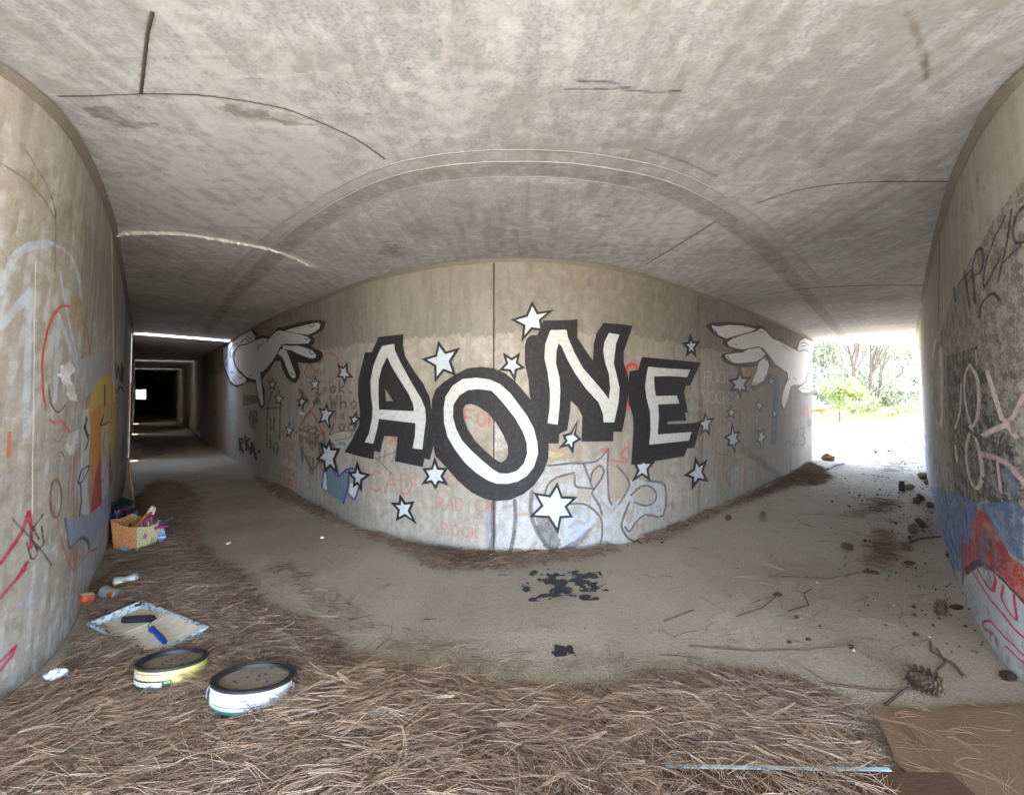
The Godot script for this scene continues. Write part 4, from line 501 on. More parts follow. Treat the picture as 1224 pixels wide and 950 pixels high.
const CEILING_PAINT := [
	["S",[112,100,90],0.5,0.45,[0.078,0.078,0.078,0.078,-7.508,12.097,-4.86,8.252,-4.083,7.143,-3.494,6.326,-2.636,5.172,-2.016,4.361,-1.768,4.054,-1.544,3.793,-1.343,3.571,-1.175,3.394,-1.037,3.257,-0.918,3.149,-0.81,3.061,-0.712,2.992,-0.621,2.939,-0.53,2.896,-0.432,2.859,-0.239,2.809,-0.083,2.79,0.099,2.79,0.207,2.796,0.312,2.809,0.506,2.859,0.71,2.938,0.82,2.989,0.94,3.061,1.077,3.165,1.232,3.299,1.4,3.456,1.578,3.637,1.775,3.853,2.006,4.121,2.29,4.471,2.641,4.922,3.067,5.474,3.591,6.161,5.1,8.152,7.499,11.294,9.482,13.889]],
	["S",[92,82,74],0.5,0.3,[0.008,0.008,0.008,0.008,-6.642,10.563,-4.48,7.508,-3.81,6.579,-3.29,5.88,-2.514,4.87,-1.941,4.144,-1.708,3.866,-1.496,3.628,-1.305,3.424,-1.144,3.261,-1.011,3.135,-0.896,3.034,-0.792,2.953,-0.696,2.889,-0.608,2.839,-0.519,2.799,-0.423,2.764,-0.325,2.737,-0.155,2.705,0,2.698,0.097,2.699,0.203,2.705,0.306,2.717,0.401,2.737,0.593,2.799,0.695,2.838,0.802,2.885,0.919,2.953,1.051,3.049,1.201,3.173,1.362,3.319,1.532,3.485,1.719,3.682,1.936,3.927,2.202,4.244,2.527,4.648,2.916,5.137,3.388,5.737,4.706,7.426,6.691,9.946,8.234,11.905]],
	["S",[96,86,78],0.5,0.4,[0.009,0.009,0.009,0.009,-5.66,8.824,-4.009,6.585,-3.462,5.859,-3.025,5.298,-2.351,4.464,-1.838,3.847,-1.625,3.606,-1.429,3.398,-1.251,3.218,-1.1,3.074,-0.975,2.961,-0.865,2.872,-0.765,2.799,-0.674,2.741,-0.589,2.696,-0.503,2.66,-0.41,2.629,-0.316,2.604,-0.151,2.575,0,2.568,0.094,2.57,0.197,2.575,0.297,2.586,0.389,2.604,0.481,2.629,0.575,2.66,0.673,2.695,0.776,2.738,0.888,2.799,1.015,2.885,1.157,2.996,1.308,3.125,1.467,3.272,1.641,3.446,1.84,3.659,2.081,3.932,2.372,4.277,2.714,4.688,3.122,5.182,4.217,6.522,5.757,8.389,6.873,9.74]],
	["S",[158,150,142],0.35,0.5,[0.042,0.042,0.042,0.042,-6.107,9.615,-4.229,7.017,-3.626,6.198,-3.151,5.574,-2.429,4.658,-1.887,3.99,-1.665,3.731,-1.462,3.509,-1.277,3.318,-1.121,3.165,-0.992,3.046,-0.88,2.951,-0.778,2.874,-0.685,2.813,-0.598,2.766,-0.511,2.727,-0.416,2.695,-0.32,2.669,-0.153,2.638,0,2.632,0.096,2.633,0.2,2.638,0.301,2.65,0.395,2.669,0.583,2.727,0.684,2.765,0.789,2.81,0.903,2.874,1.033,2.965,1.178,3.082,1.334,3.219,1.498,3.375,1.678,3.56,1.887,3.788,2.139,4.082,2.446,4.454,2.81,4.902,3.248,5.445,4.446,6.944,6.184,9.101,7.486,10.714]],
	["S",[100,90,80],0.45,0.5,[0.007,0.007,0.007,0.007,-8.668,14.151,-5.323,9.159,-4.408,7.812,-3.732,6.846,-2.773,5.515,-2.099,4.602,-1.834,4.261,-1.596,3.974,-1.385,3.731,-1.209,3.538,-1.065,3.39,-0.941,3.272,-0.83,3.178,-0.729,3.104,-0.636,3.047,-0.542,3,-0.441,2.961,-0.244,2.907,-0.085,2.886,0.101,2.886,0.211,2.893,0.319,2.907,0.517,2.961,0.726,3.045,0.84,3.1,0.963,3.178,1.105,3.29,1.266,3.435,1.441,3.606,1.628,3.803,1.837,4.039,2.082,4.335,2.388,4.725,2.77,5.231,3.24,5.859,3.827,6.652,5.579,9.036,8.561,13.065,11.23,16.667]],
	["S",[84,74,66],0.7,0.3,[0.005,0.005,0.005,0.005,-1.903,2.107,-1.783,2.103,-1.662,2.097,-1.539,2.089,-1.401,2.09,-1.334,2.095,-1.269,2.105,-1.147,2.137,-1.042,2.175,-0.997,2.199,-0.959,2.228,-0.89,2.301,-0.806,2.4,-0.766,2.459,-0.734,2.523,-0.676,2.669]],
	["S",[84,74,66],0.6,0.3,[0.01,0.01,0.01,0.01,1.606,3.289,1.677,3.165,1.737,3.093,1.821,3.033,1.932,2.988,2.064,2.961,2.218,2.951,2.354,2.951,2.5,2.952,2.574,2.953]],
	["S",[84,74,66],0.5,0.3,[0.031,0.031,0.031,0.031,3.214,6.303,3.357,6.048,3.528,5.912,3.781,5.819,4.115,5.769,4.312,5.763,4.526,5.766,4.74,5.769]],
	["S",[84,74,66],0.65,0.3,[0.011,0.011,0.011,0.011,1.475,3.641,1.429,3.96,1.369,4.35,1.29,4.839]],
	["S",[84,74,66],0.6,0.3,[0.005,0.005,0.005,0.005,0.683,2.56,0.83,2.641,0.909,2.688,1.087,2.814,1.183,2.885]],
	["S",[72,60,52],0.75,0.4,[0.007,0.007,0.007,0.007,-1.176,1.641,-1.265,1.74,-1.389,1.894,-1.546,2.089]],
	["S",[196,190,182],0.7,0.3,[0.004,0.004,0.004,0.004,-0.574,3.074,-0.53,3.456,-0.467,3.947]],
	["S",[190,184,176],0.5,0.3,[0.003,0.003,0.003,0.003,-0.439,3.659,-0.403,4.098]],
	["S",[190,184,176],0.6,0.3,[0.006,0.006,0.006,0.006,-1.142,3.086,-1.073,3.219]],
	["S",[190,184,176],0.7,0.3,[0.01,0.01,0.01,0.01,-1.403,3.521,-1.373,3.676]],
	["S",[46,40,36],0.8,0.4,[0.004,0.004,0.004,0.004,0.216,2.055,0.323,2.06,0.371,2.06,0.477,2.044]],
	["S",[46,40,36],0.8,0.4,[0.004,0.004,0.004,0.004,0.457,2.06,0.582,2.078,0.691,2.072]],
	["S",[46,40,36],0.8,0.4,[0.004,0.004,0.004,0.004,0.26,2,0.387,2.012,0.43,2.016]],
	["S",[110,98,88],0.6,0.6,[0.012,0.012,0.012,0.012,1.297,1.645,1.378,1.716,1.426,1.761,1.553,1.891,1.627,1.969]],
	["S",[84,74,66],0.6,0.5,[0.005,0.005,0.005,0.005,1.509,1.825,1.649,1.995]],
	["P",[96,84,70],0.6,0.7,[-1.772,2.161,-1.746,2.174,-1.72,2.187,-1.718,2.219,-1.715,2.252,-1.713,2.287,-1.711,2.322,-1.788,2.373,-1.808,2.356,-1.827,2.339,-1.846,2.322,-1.841,2.28,-1.837,2.239,-1.833,2.199]],
	["P",[104,92,78],0.5,0.8,[-1.297,2.149,-1.268,2.151,-1.239,2.153,-1.21,2.155,-1.182,2.157,-1.153,2.159,-1.124,2.161,-1.102,2.182,-1.079,2.202,-1.056,2.223,-1.032,2.244,-1.008,2.266,-1.02,2.336,-1.046,2.322,-1.072,2.308,-1.097,2.294,-1.122,2.28,-1.147,2.266,-1.171,2.252,-1.193,2.234,-1.214,2.217,-1.235,2.199,-1.256,2.182,-1.276,2.166]],
	["P",[112,100,88],0.5,0.8,[-1.089,4.032,-1.042,4.069,-0.995,4.106,-0.946,4.144,-1.009,4.518,-1.079,4.559,-1.15,4.601,-1.128,4.395,-1.107,4.206]],
	["P",[112,100,88],0.45,0.8,[0.498,3.394,0.549,3.419,0.601,3.446,0.654,3.472,0.625,3.641,0.56,3.614,0.496,3.589]],
	["S",[226,225,224],0.98,0.55,[0.06,0.06,0.06,0.06,-3.122,3.927,-2.895,3.886,-2.683,3.888,-2.585,3.906,-2.442,3.999,-2.314,4.103,-2.191,4.213,-2.072,4.365,-2.024,4.464,-1.995,4.591,-1.961,4.902]],
	["S",[226,225,224],0.5,0.55,[0.047,0.047,0.047,0.047,-3.051,3.846,-2.867,3.787,-2.776,3.769,-2.586,3.77,-2.506,3.788,-2.451,3.824,-2.369,3.927]],
	["S",[226,225,224],0.95,0.55,[0.411,0.411,0.411,0.411,-7.669,10.135,-7.226,10.274,-6.941,10.53,-6.679,11.238,-6.615,11.538]],
	["S",[226,225,224],0.6,0.55,[0.703,0.703,0.703,0.703,-14.125,18.75,-13.517,19.068,-12.888,19.397,-12.237,19.737]],
	["S",[226,225,224],0.45,0.55,[0.833,0.833,0.833,0.833,-18.75,25,-18.48,27.027,-18.38,27.778]],
	["S",[226,225,224],0.4,0.55,[1.302,1.302,1.302,1.302,-23.438,31.25,-23.235,33.088,-23.125,34.091]],
	["S",[226,225,224],0.6,0.55,[0.006,0.006,0.006,0.006,-1.753,2.095,-1.613,2.095]],
	["S",[226,225,224],0.3,0.55,[0.029,0.029,0.029,0.029,-1.957,4.658,-1.879,4.967,-1.791,5.319]],
	["S",[186,182,178],0.3,0.9,[0.128,0.128,0.128,0.128,-1.988,4.386,-1.916,4.581,-1.836,4.795,-1.779,5.034,-1.766,5.304,-1.806,5.952]],
]
const MURAL := [
	["painted_letter","black and white painted letter A",[
		["outline",3,"black",[-1.207,2.108,-1.61,2.105,-1.737,1.952,-1.878,1.96,-2.035,1.66,-2.047,1.491,-1.993,1.304,-2.014,1.154,-2.187,0.992,-2.42,0.819,-1.704,0.798,-1.682,0.89,-1.58,0.88,-1.551,0.961,-1.508,1.061,-1.299,1.063,-1.307,0.976,-1.34,0.811,-0.938,0.784,-0.916,0.868,-0.848,0.859,-0.81,0.972,-0.779,1.168,-0.82,1.329,-0.852,1.476,-0.938,1.607,-1.051,1.725,-1.183,1.881,-1.215,1.993],[[-1.491,1.553,-1.367,1.431,-1.48,1.426]]],
		["fill",4,"white",[-1.542,2.006,-1.346,2.017,-1.333,1.948,-1.244,1.815,-1.098,1.626,-0.96,1.459,-0.905,1.361,-0.895,1.246,-0.916,1.13,-0.942,0.956,-1.075,0.96,-1.04,1.092,-1.035,1.212,-1.396,1.23,-1.601,1.239,-1.62,1.153,-1.704,0.969,-1.878,0.972,-1.789,1.073,-1.727,1.238,-1.714,1.347,-1.748,1.491,-1.761,1.636,-1.704,1.797,-1.62,1.919],[[-1.457,1.89,-1.385,1.786,-1.122,1.492,-1.063,1.391,-1.056,1.33,-1.4,1.335,-1.595,1.337,-1.61,1.509,-1.601,1.651,-1.551,1.774]]],
	]],
	["painted_letter","black and white painted letter O",[
		["outline",5,"black",[-0.283,1.754,-0.416,1.743,-0.539,1.69,-0.67,1.62,-0.769,1.549,-0.818,1.443,-0.82,1.329,-0.81,1.037,-0.779,0.909,-0.651,0.804,-0.521,0.686,-0.383,0.584,-0.251,0.529,-0.14,0.513,-0.015,0.528,0.108,0.582,0.201,0.658,0.296,0.795,0.336,0.902,0.341,1.026,0.296,1.182,0.264,1.322,0.201,1.415,0.031,1.616,-0.062,1.693,-0.171,1.74],[[-0.442,1.398,-0.465,1.358,-0.46,1.272,-0.416,1.171,-0.349,1.07,-0.251,0.979,-0.171,0.911,-0.101,0.869,-0.054,0.898,-0.034,0.952,-0.039,1.029,-0.078,1.121,-0.14,1.229,-0.219,1.322,-0.316,1.386,-0.383,1.409]]],
		["fill",6,"white",[-0.333,1.653,-0.469,1.642,-0.576,1.579,-0.655,1.476,-0.676,1.364,-0.67,1.22,-0.632,1.093,-0.557,0.985,-0.451,0.863,-0.333,0.767,-0.219,0.701,-0.14,0.675,-0.046,0.674,0.054,0.697,0.139,0.751,0.201,0.828,0.24,0.951,0.232,1.059,0.201,1.183,0.139,1.299,0.062,1.407,-0.015,1.508,-0.109,1.593,-0.203,1.635],[[-0.316,1.547,-0.416,1.536,-0.504,1.489,-0.567,1.397,-0.572,1.286,-0.539,1.175,-0.477,1.067,-0.383,0.976,-0.267,0.878,-0.171,0.803,-0.109,0.77,-0.031,0.77,0.046,0.795,0.108,0.86,0.139,0.952,0.134,1.052,0.1,1.153,0.031,1.276,-0.046,1.376,-0.124,1.469,-0.187,1.531]]],
	]],
	["painted_letter","black and white painted letter N",[
		["outline",2,"black",[0.292,2.18,0.566,2.197,0.637,2.209,0.637,2.034,0.716,1.928,0.805,1.821,0.815,1.982,0.845,2.085,0.929,2.192,1.343,2.196,1.272,2.051,1.205,1.932,1.205,1.809,1.272,1.669,1.28,1.527,1.231,1.297,1.178,1.123,1.059,1.131,1.054,1.038,0.678,1.049,0.688,1.291,0.64,1.375,0.566,1.439,0.557,1.326,0.529,1.161,0.448,1.13,0.439,1.04,0.325,1.043,0.233,1.199,0.164,1.476,0.151,1.638,0.118,1.784,0.118,1.947,0.135,2.012,0.176,2.045,0.233,2.045],[]],
		["fill",3,"white",[0.359,2.094,0.52,2.103,0.533,2.038,0.603,1.891,0.697,1.743,0.835,1.61,0.94,1.509,0.996,1.449,1.011,1.561,0.996,1.698,0.951,1.8,0.923,1.919,0.94,2.005,0.996,2.097,1.139,2.089,1.09,1.996,1.059,1.803,1.102,1.683,1.139,1.561,1.127,1.422,1.066,1.223,0.929,1.227,0.923,1.304,0.866,1.424,0.735,1.542,0.612,1.692,0.529,1.823,0.466,1.953,0.439,1.972,0.417,1.902,0.412,1.787,0.448,1.656,0.457,1.525,0.448,1.377,0.43,1.216,0.331,1.231,0.351,1.378,0.354,1.525,0.331,1.704,0.3,1.835,0.309,1.965],[]],
	]],
	["painted_letter","black and white painted letter E",[
		["outline",4,"black",[1.505,1.885,2.201,1.887,2.901,1.89,2.589,1.603,2.467,1.593,2.428,1.522,2.528,1.289,2.448,1.281,2.487,1.188,2.025,1.195,2.018,1.166,2.487,1.156,2.888,1.154,2.714,0.85,2.507,0.86,2.428,0.774,1.696,0.784,1.312,0.783,1.337,0.971,1.354,1.153,1.349,1.276,1.276,1.398,1.264,1.58,1.288,1.731,1.438,1.751,1.465,1.829],[]],
		["fill",5,"white",[1.611,1.788,1.958,1.785,2.589,1.79,2.499,1.699,2.059,1.702,1.729,1.689,1.735,1.585,1.766,1.48,2.238,1.484,2.301,1.393,1.812,1.388,1.828,1.261,1.803,1.065,2.323,1.055,2.622,1.048,2.548,0.951,1.903,0.963,1.631,0.967,1.66,1.14,1.646,1.314,1.574,1.473,1.554,1.583,1.583,1.709],[]],
	]],
	["painted_hand","white painted hand with ruffled cuff and black outline, pointing down",[
		["outline",2,"black",[-7.055,2.732,-6.604,2.591,-6.713,2.549,-6.151,2.534,-5.629,2.461,-5.054,2.554,-4.69,2.525,-4.117,2.525,-3.619,2.503,-3.239,2.466,-3.054,2.426,-3.136,2.332,-3.406,2.297,-3.576,2.289,-3.448,2.24,-3.491,2.174,-3.619,2.16,-3.406,2.099,-3.177,2.046,-3.157,1.986,-3.281,1.925,-3.576,1.916,-4.117,1.958,-4.022,1.823,-4.046,1.726,-4.215,1.663,-4.418,1.684,-4.634,1.757,-4.866,1.905,-4.927,2.014,-5.255,2.031,-5.629,1.898,-6.058,1.795,-6.151,1.697,-5.967,1.575,-5.967,1.319,-6.151,1.236,-6.395,1.271,-6.604,1.434,-6.768,1.687,-7.114,1.725,-7.612,1.734,-8.15,1.685,-9.031,1.647,-9.854,1.737,-10.588,1.973,-11.085,2.279,-11.293,2.671,-9.682,2.687,-7.235,2.739],[]],
		["palm",4,"grey",[-5.629,2.422,-5.22,2.488,-4.99,2.502,-4.748,2.461,-3.93,2.336,-3.662,2.273,-3.597,2.236,-3.684,2.196,-4.07,2.217,-4.578,2.256,-4.866,2.269,-5.153,2.135,-5.399,2.038,-5.793,1.943,-6.151,1.887,-6.326,1.914,-6.266,1.78,-6.151,1.597,-6.058,1.397,-6.058,1.318,-6.199,1.299,-6.395,1.394,-6.604,1.601,-6.713,1.77,-7.114,1.79,-7.743,1.852,-8.434,1.98,-9.031,2.128,-9.268,2.293,-9.109,2.436,-8.579,2.523,-7.612,2.483,-6.768,2.49,-6.151,2.482],[]],
		["finger",3,"grey",[-4.719,2.467,-4.366,2.467,-3.491,2.451,-3.302,2.438,-3.239,2.409,-3.281,2.361,-3.448,2.331,-3.706,2.316,-4.366,2.408],[]],
		["finger",3,"grey",[-4.806,2.255,-4.418,2.213,-4.117,2.196,-3.794,2.141,-3.533,2.084,-3.385,2.014,-3.448,1.979,-3.619,1.989,-4.022,2.059,-4.418,2.15,-4.806,2.194],[]],
		["finger",3,"grey",[-5.086,2.14,-4.927,2.202,-4.634,2.164,-4.524,2.08,-4.215,1.796,-4.19,1.746,-4.315,1.724,-4.47,1.787,-4.634,1.913,-4.748,2.023,-4.866,2.082],[]],
		["cuff",3,"grey",[-7.235,2.728,-6.768,2.565,-6.824,2.512,-7.484,2.502,-8.652,2.553,-9.316,2.463,-9.48,2.305,-9.236,2.137,-8.652,1.963,-7.809,1.819,-7.809,1.738,-8.579,1.704,-9.188,1.713,-9.854,1.817,-10.492,2.054,-10.943,2.272,-11.085,2.656,-9.513,2.673,-8.291,2.729],[]],
	]],
	["painted_hand","white painted hand with ruffled cuff at the wall's open end",[
		["outline",2,"soft_black",[3.046,2.361,3.296,2.435,3.857,2.494,4.455,2.541,5.023,2.551,5.208,2.594,5.496,2.599,5.867,2.526,6.228,2.446,6.578,2.506,6.962,2.462,7.727,2.419,8.038,2.572,8.611,2.72,9.278,2.742,9.876,2.727,9.876,2.161,9.876,1.596,9.913,1.501,8.934,1.45,8.038,1.513,7.786,1.629,7.449,1.66,7.294,1.444,6.962,1.227,6.743,1.168,6.537,1.258,6.618,1.447,6.873,1.685,7.007,1.841,6.228,1.953,5.867,1.949,5.798,1.807,5.529,1.665,5.208,1.576,4.934,1.555,4.834,1.6,4.934,1.711,5.145,1.864,5.208,1.951,4.731,1.903,4.298,1.886,3.904,1.904,3.653,1.941,3.566,2,3.631,2.044,3.904,2.076,4.047,2.127,3.765,2.141,3.623,2.179,3.653,2.237,3.418,2.257,3.198,2.3],[]],
		["finger",3,"hand_white",[3.237,2.383,3.46,2.389,3.857,2.45,4.455,2.502,4.904,2.512,5.084,2.511,4.846,2.452,4.298,2.358,3.765,2.257,3.481,2.278,3.317,2.326],[]],
		["palm",4,"hand_white",[3.788,2.207,4.047,2.286,4.402,2.358,4.846,2.433,5.145,2.489,5.334,2.554,5.595,2.531,6.008,2.438,6.458,2.423,6.962,2.386,7.557,2.361,8.172,2.355,8.77,2.432,9.457,2.427,9.821,2.274,9.969,2.145,9.729,2,9.104,1.952,8.934,1.794,8.312,1.695,7.557,1.684,7.245,1.646,7.053,1.468,6.743,1.243,6.578,1.321,6.618,1.49,6.917,1.707,7.053,1.82,6.962,1.905,6.618,1.947,6.154,2.021,5.798,2.144,5.463,2.24,5.208,2.251,4.846,2.207,4.455,2.154,4.096,2.147,3.857,2.164],[]],
		["finger",3,"hand_white",[3.729,2.033,3.999,2.066,4.455,2.11,4.731,2.181,5.27,2.236,5.595,2.152,5.398,2.083,5.084,2.01,4.509,1.961,4.096,1.937,3.857,1.967,3.743,2.002],[]],
		["finger",3,"hand_white",[5.208,1.997,5.496,2.088,5.729,2.042,5.798,1.966,5.662,1.843,5.463,1.721,5.084,1.64,4.875,1.637,4.934,1.729,5.145,1.864],[]],
		["cuff",3,"hand_white",[7.909,2.385,8.172,2.571,8.77,2.684,9.969,2.707,9.969,2.309,9.457,2.453,8.77,2.452,8.172,2.374],[]],
		["cuff",3,"hand_white",[9.243,1.931,9.969,1.994,9.969,1.597,9.457,1.54,8.459,1.538,7.973,1.607,8.459,1.673,9.104,1.797],[]],
	]],
	["painted_star","large white star with black edge above the letter N",[
		["outline",6,"black",[0.184,2.361,0.24,2.257,0.39,2.283,0.269,2.179,0.286,2.081,0.185,2.093,0.086,1.975,0.101,2.123,-0.015,2.187,0.128,2.231],[]],
		["fill",7,"star_white",[0.186,2.309,0.228,2.232,0.322,2.251,0.244,2.187,0.258,2.107,0.176,2.117,0.115,2.043,0.125,2.135,0.042,2.181,0.145,2.212],[]],
	]],
	["painted_star","white star with black edge between the letters A and O",[
		["outline",6,"black",[-0.741,2.017,-0.648,1.906,-0.493,1.939,-0.59,1.809,-0.533,1.669,-0.671,1.717,-0.782,1.609,-0.788,1.766,-0.953,1.846,-0.776,1.88],[]],
		["fill",7,"star_white",[-0.726,1.959,-0.659,1.88,-0.552,1.903,-0.62,1.813,-0.577,1.709,-0.68,1.744,-0.755,1.671,-0.759,1.779,-0.875,1.836,-0.751,1.861],[]],
	]],
	["painted_star","white star with black edge between the letters O and N",[
		["outline",6,"black",[-0.085,1.886,0,1.834,0.077,1.886,0.058,1.792,0.124,1.739,0.045,1.715,0.031,1.608,-0.024,1.708,-0.124,1.717,-0.057,1.786],[]],
		["fill",7,"star_white",[-0.048,1.837,0,1.807,0.044,1.837,0.034,1.784,0.077,1.748,0.025,1.732,0.018,1.679,-0.01,1.73,-0.075,1.735,-0.031,1.78],[]],
	]],
	["painted_star","white star with black edge above the letter E",[
		["outline",6,"black",[2.575,2.226,2.672,2.137,2.888,2.156,2.726,2.056,2.766,1.938,2.607,1.993,2.461,1.932,2.49,2.036,2.35,2.091,2.522,2.119],[]],
		["fill",7,"star_white",[2.595,2.135,2.628,2.104,2.741,2.114,2.654,2.059,2.67,2.011,2.609,2.032,2.546,2.005,2.559,2.051,2.477,2.082,2.577,2.098],[]],
	]],
	["painted_star","white star with black edge right of the letter E",[
		["outline",6,"soft_black",[3.015,1.29,3.103,1.189,3.323,1.196,3.151,1.095,3.184,0.955,3.023,1.04,2.866,0.998,2.91,1.097,2.775,1.159,2.951,1.178],[]],
		["fill",7,"star_white",[3.025,1.221,3.067,1.165,3.205,1.169,3.094,1.103,3.111,1.028,3.031,1.07,2.942,1.046,2.966,1.101,2.869,1.146,2.997,1.16],[]],
	]],
	["painted_star","white star with black edge under the letter N",[
		["outline",6,"black",[0.636,1.258,0.614,1.126,0.677,1.073,0.6,1.036,0.588,0.935,0.531,1.013,0.431,0.994,0.5,1.065,0.475,1.12,0.557,1.139],[]],
		["fill",7,"star_white",[0.618,1.212,0.586,1.118,0.633,1.079,0.576,1.05,0.57,1.001,0.542,1.039,0.5,1.031,0.529,1.06,0.509,1.104,0.574,1.119],[]],
	]],
	["painted_star","six-pointed white star left of the letter O's foot",[
		["outline",7,"black",[-0.78,0.901,-0.731,0.796,-0.625,0.799,-0.681,0.716,-0.618,0.633,-0.725,0.65,-0.77,0.578,-0.825,0.643,-0.951,0.609,-0.875,0.701,-0.936,0.772,-0.824,0.788],[]],
		["fill",8,"star_white",[-0.778,0.828,-0.751,0.772,-0.671,0.775,-0.715,0.714,-0.678,0.667,-0.74,0.676,-0.772,0.625,-0.811,0.671,-0.88,0.653,-0.838,0.703,-0.883,0.756,-0.801,0.768],[]],
	]],
	["painted_star","lowest white star, under the letter A",[
		["outline",6,"black",[-1.257,0.484,-1.17,0.41,-1.04,0.438,-1.101,0.334,-1.011,0.213,-1.178,0.266,-1.316,0.198,-1.289,0.313,-1.404,0.38,-1.272,0.393],[]],
		["fill",7,"star_white",[-1.232,0.42,-1.187,0.381,-1.096,0.401,-1.14,0.328,-1.077,0.258,-1.176,0.295,-1.268,0.25,-1.25,0.326,-1.313,0.364,-1.24,0.372],[]],
	]],
	["painted_star","white star over the blue shirt's shoulder",[
		["outline",6,"black",[-2.057,0.756,-1.95,0.639,-1.737,0.635,-1.919,0.543,-1.942,0.41,-2.042,0.485,-2.164,0.431,-2.148,0.535,-2.329,0.591,-2.117,0.627],[]],
		["fill",7,"star_white",[-2.042,0.671,-1.992,0.612,-1.85,0.611,-1.972,0.551,-1.977,0.488,-2.02,0.528,-2.091,0.496,-2.082,0.554,-2.185,0.587,-2.066,0.608],[]],
	]],
	["painted_star","large many-pointed white star beside the painted face",[
		["outline",6,"black",[-3.251,0.895,-3.014,0.843,-2.88,0.95,-2.793,0.832,-2.522,0.857,-2.701,0.704,-2.573,0.523,-2.868,0.593,-3.077,0.491,-3.116,0.627,-3.395,0.633,-3.168,0.748],[]],
		["fill",7,"star_white",[-3.119,0.825,-2.986,0.797,-2.906,0.861,-2.858,0.796,-2.649,0.816,-2.788,0.698,-2.695,0.587,-2.87,0.636,-3.01,0.568,-3.036,0.658,-3.241,0.663,-3.075,0.747],[]],
	]],
	["painted_star","white star between the black writing and the red triangle",[
		["outline",6,"black",[-2.988,1.399,-2.913,1.301,-2.672,1.301,-2.883,1.204,-2.88,1.05,-3.059,1.151,-3.3,1.117,-3.177,1.229,-3.3,1.324,-3.09,1.307],[]],
		["fill",7,"star_white",[-3,1.33,-2.961,1.279,-2.793,1.279,-2.944,1.209,-2.926,1.109,-3.03,1.179,-3.191,1.156,-3.109,1.231,-3.186,1.291,-3.053,1.281],[]],
	]],
	["painted_star","white star half behind the letter A's left side",[
		["outline",6,"black",[-2.062,1.321,-2.052,1.246,-1.944,1.231,-2.058,1.186,-2.08,1.109,-2.145,1.159,-2.257,1.133,-2.201,1.195,-2.281,1.238,-2.146,1.248],[]],
		["fill",7,"star_white",[-2.089,1.263,-2.095,1.23,-2.031,1.222,-2.099,1.196,-2.106,1.172,-2.125,1.186,-2.169,1.175,-2.148,1.2,-2.191,1.224,-2.116,1.23],[]],
	]],
	["painted_star","white star right of the left hand's fingers",[
		["outline",6,"black",[-2.305,1.874,-2.303,1.765,-2.133,1.684,-2.326,1.691,-2.389,1.608,-2.475,1.696,-2.658,1.704,-2.546,1.77,-2.644,1.871,-2.446,1.817],[]],
		["fill",7,"star_white",[-2.355,1.822,-2.354,1.759,-2.245,1.708,-2.364,1.712,-2.396,1.673,-2.437,1.715,-2.559,1.721,-2.484,1.765,-2.533,1.816,-2.435,1.79],[]],
	]],
	["painted_star","tiny white star under the left hand's thumb",[
		["outline",6,"black",[-5.353,1.783,-5.283,1.701,-5.081,1.687,-5.24,1.635,-5.198,1.547,-5.388,1.603,-5.613,1.57,-5.523,1.648,-5.678,1.71,-5.45,1.708],[]],
		["fill",7,"star_white",[-5.361,1.731,-5.34,1.687,-5.196,1.677,-5.31,1.641,-5.29,1.6,-5.375,1.625,-5.491,1.608,-5.445,1.65,-5.545,1.691,-5.398,1.69],[]],
	]],
	["painted_star","tiny spiky white star below the left hand",[
		["outline",6,"black",[-4.969,1.576,-4.894,1.472,-4.685,1.445,-4.856,1.399,-4.834,1.313,-5.002,1.365,-5.208,1.326,-5.126,1.406,-5.274,1.46,-5.059,1.477],[]],
		["fill",7,"star_white",[-4.972,1.533,-4.945,1.46,-4.786,1.44,-4.916,1.405,-4.905,1.361,-4.991,1.388,-5.101,1.367,-5.057,1.411,-5.165,1.45,-5.008,1.463],[]],
	]],
	["painted_star","small white star beside the red writing",[
		["outline",6,"black",[-3.41,1.747,-3.354,1.674,-3.203,1.669,-3.315,1.617,-3.273,1.544,-3.417,1.581,-3.565,1.54,-3.518,1.612,-3.634,1.655,-3.474,1.671],[]],
		["fill",7,"star_white",[-3.411,1.702,-3.385,1.661,-3.28,1.657,-3.358,1.621,-3.332,1.577,-3.418,1.599,-3.499,1.577,-3.473,1.616,-3.557,1.647,-3.442,1.658],[]],
	]],
	["painted_star","small white star above the red triangle",[
		["outline",6,"black",[-3.906,1.544,-3.845,1.441,-3.65,1.42,-3.832,1.357,-3.86,1.243,-3.959,1.33,-4.104,1.326,-4.043,1.377,-4.161,1.409,-3.988,1.438],[]],
		["fill",7,"star_white",[-3.911,1.479,-3.904,1.421,-3.78,1.408,-3.898,1.367,-3.885,1.304,-3.912,1.356,-3.994,1.354,-3.957,1.385,-4.025,1.404,-3.928,1.421],[]],
	]],
	["painted_star","small white star left of the red triangle",[
		["outline",6,"black",[-4.457,1.095,-4.394,1.002,-4.218,0.984,-4.375,0.931,-4.388,0.839,-4.491,0.894,-4.632,0.854,-4.573,0.94,-4.681,1.003,-4.524,1.008],[]],
		["fill",7,"star_white",[-4.459,1.054,-4.438,0.989,-4.305,0.975,-4.424,0.936,-4.42,0.883,-4.474,0.919,-4.551,0.897,-4.519,0.946,-4.593,0.99,-4.485,0.993],[]],
	]],
	["painted_star","largest many-pointed white star on the pale tag",[
		["outline",6,"black",[0.424,0.684,0.476,0.547,0.636,0.531,0.525,0.444,0.586,0.34,0.464,0.343,0.433,0.196,0.333,0.354,0.155,0.37,0.263,0.474,0.197,0.596,0.344,0.567],[]],
		["fill",7,"star_white",[0.418,0.633,0.459,0.526,0.574,0.514,0.493,0.451,0.544,0.364,0.444,0.366,0.421,0.258,0.347,0.375,0.207,0.389,0.292,0.468,0.238,0.566,0.356,0.542],[]],
	]],
	["painted_star","white star poking out below the letter E",[
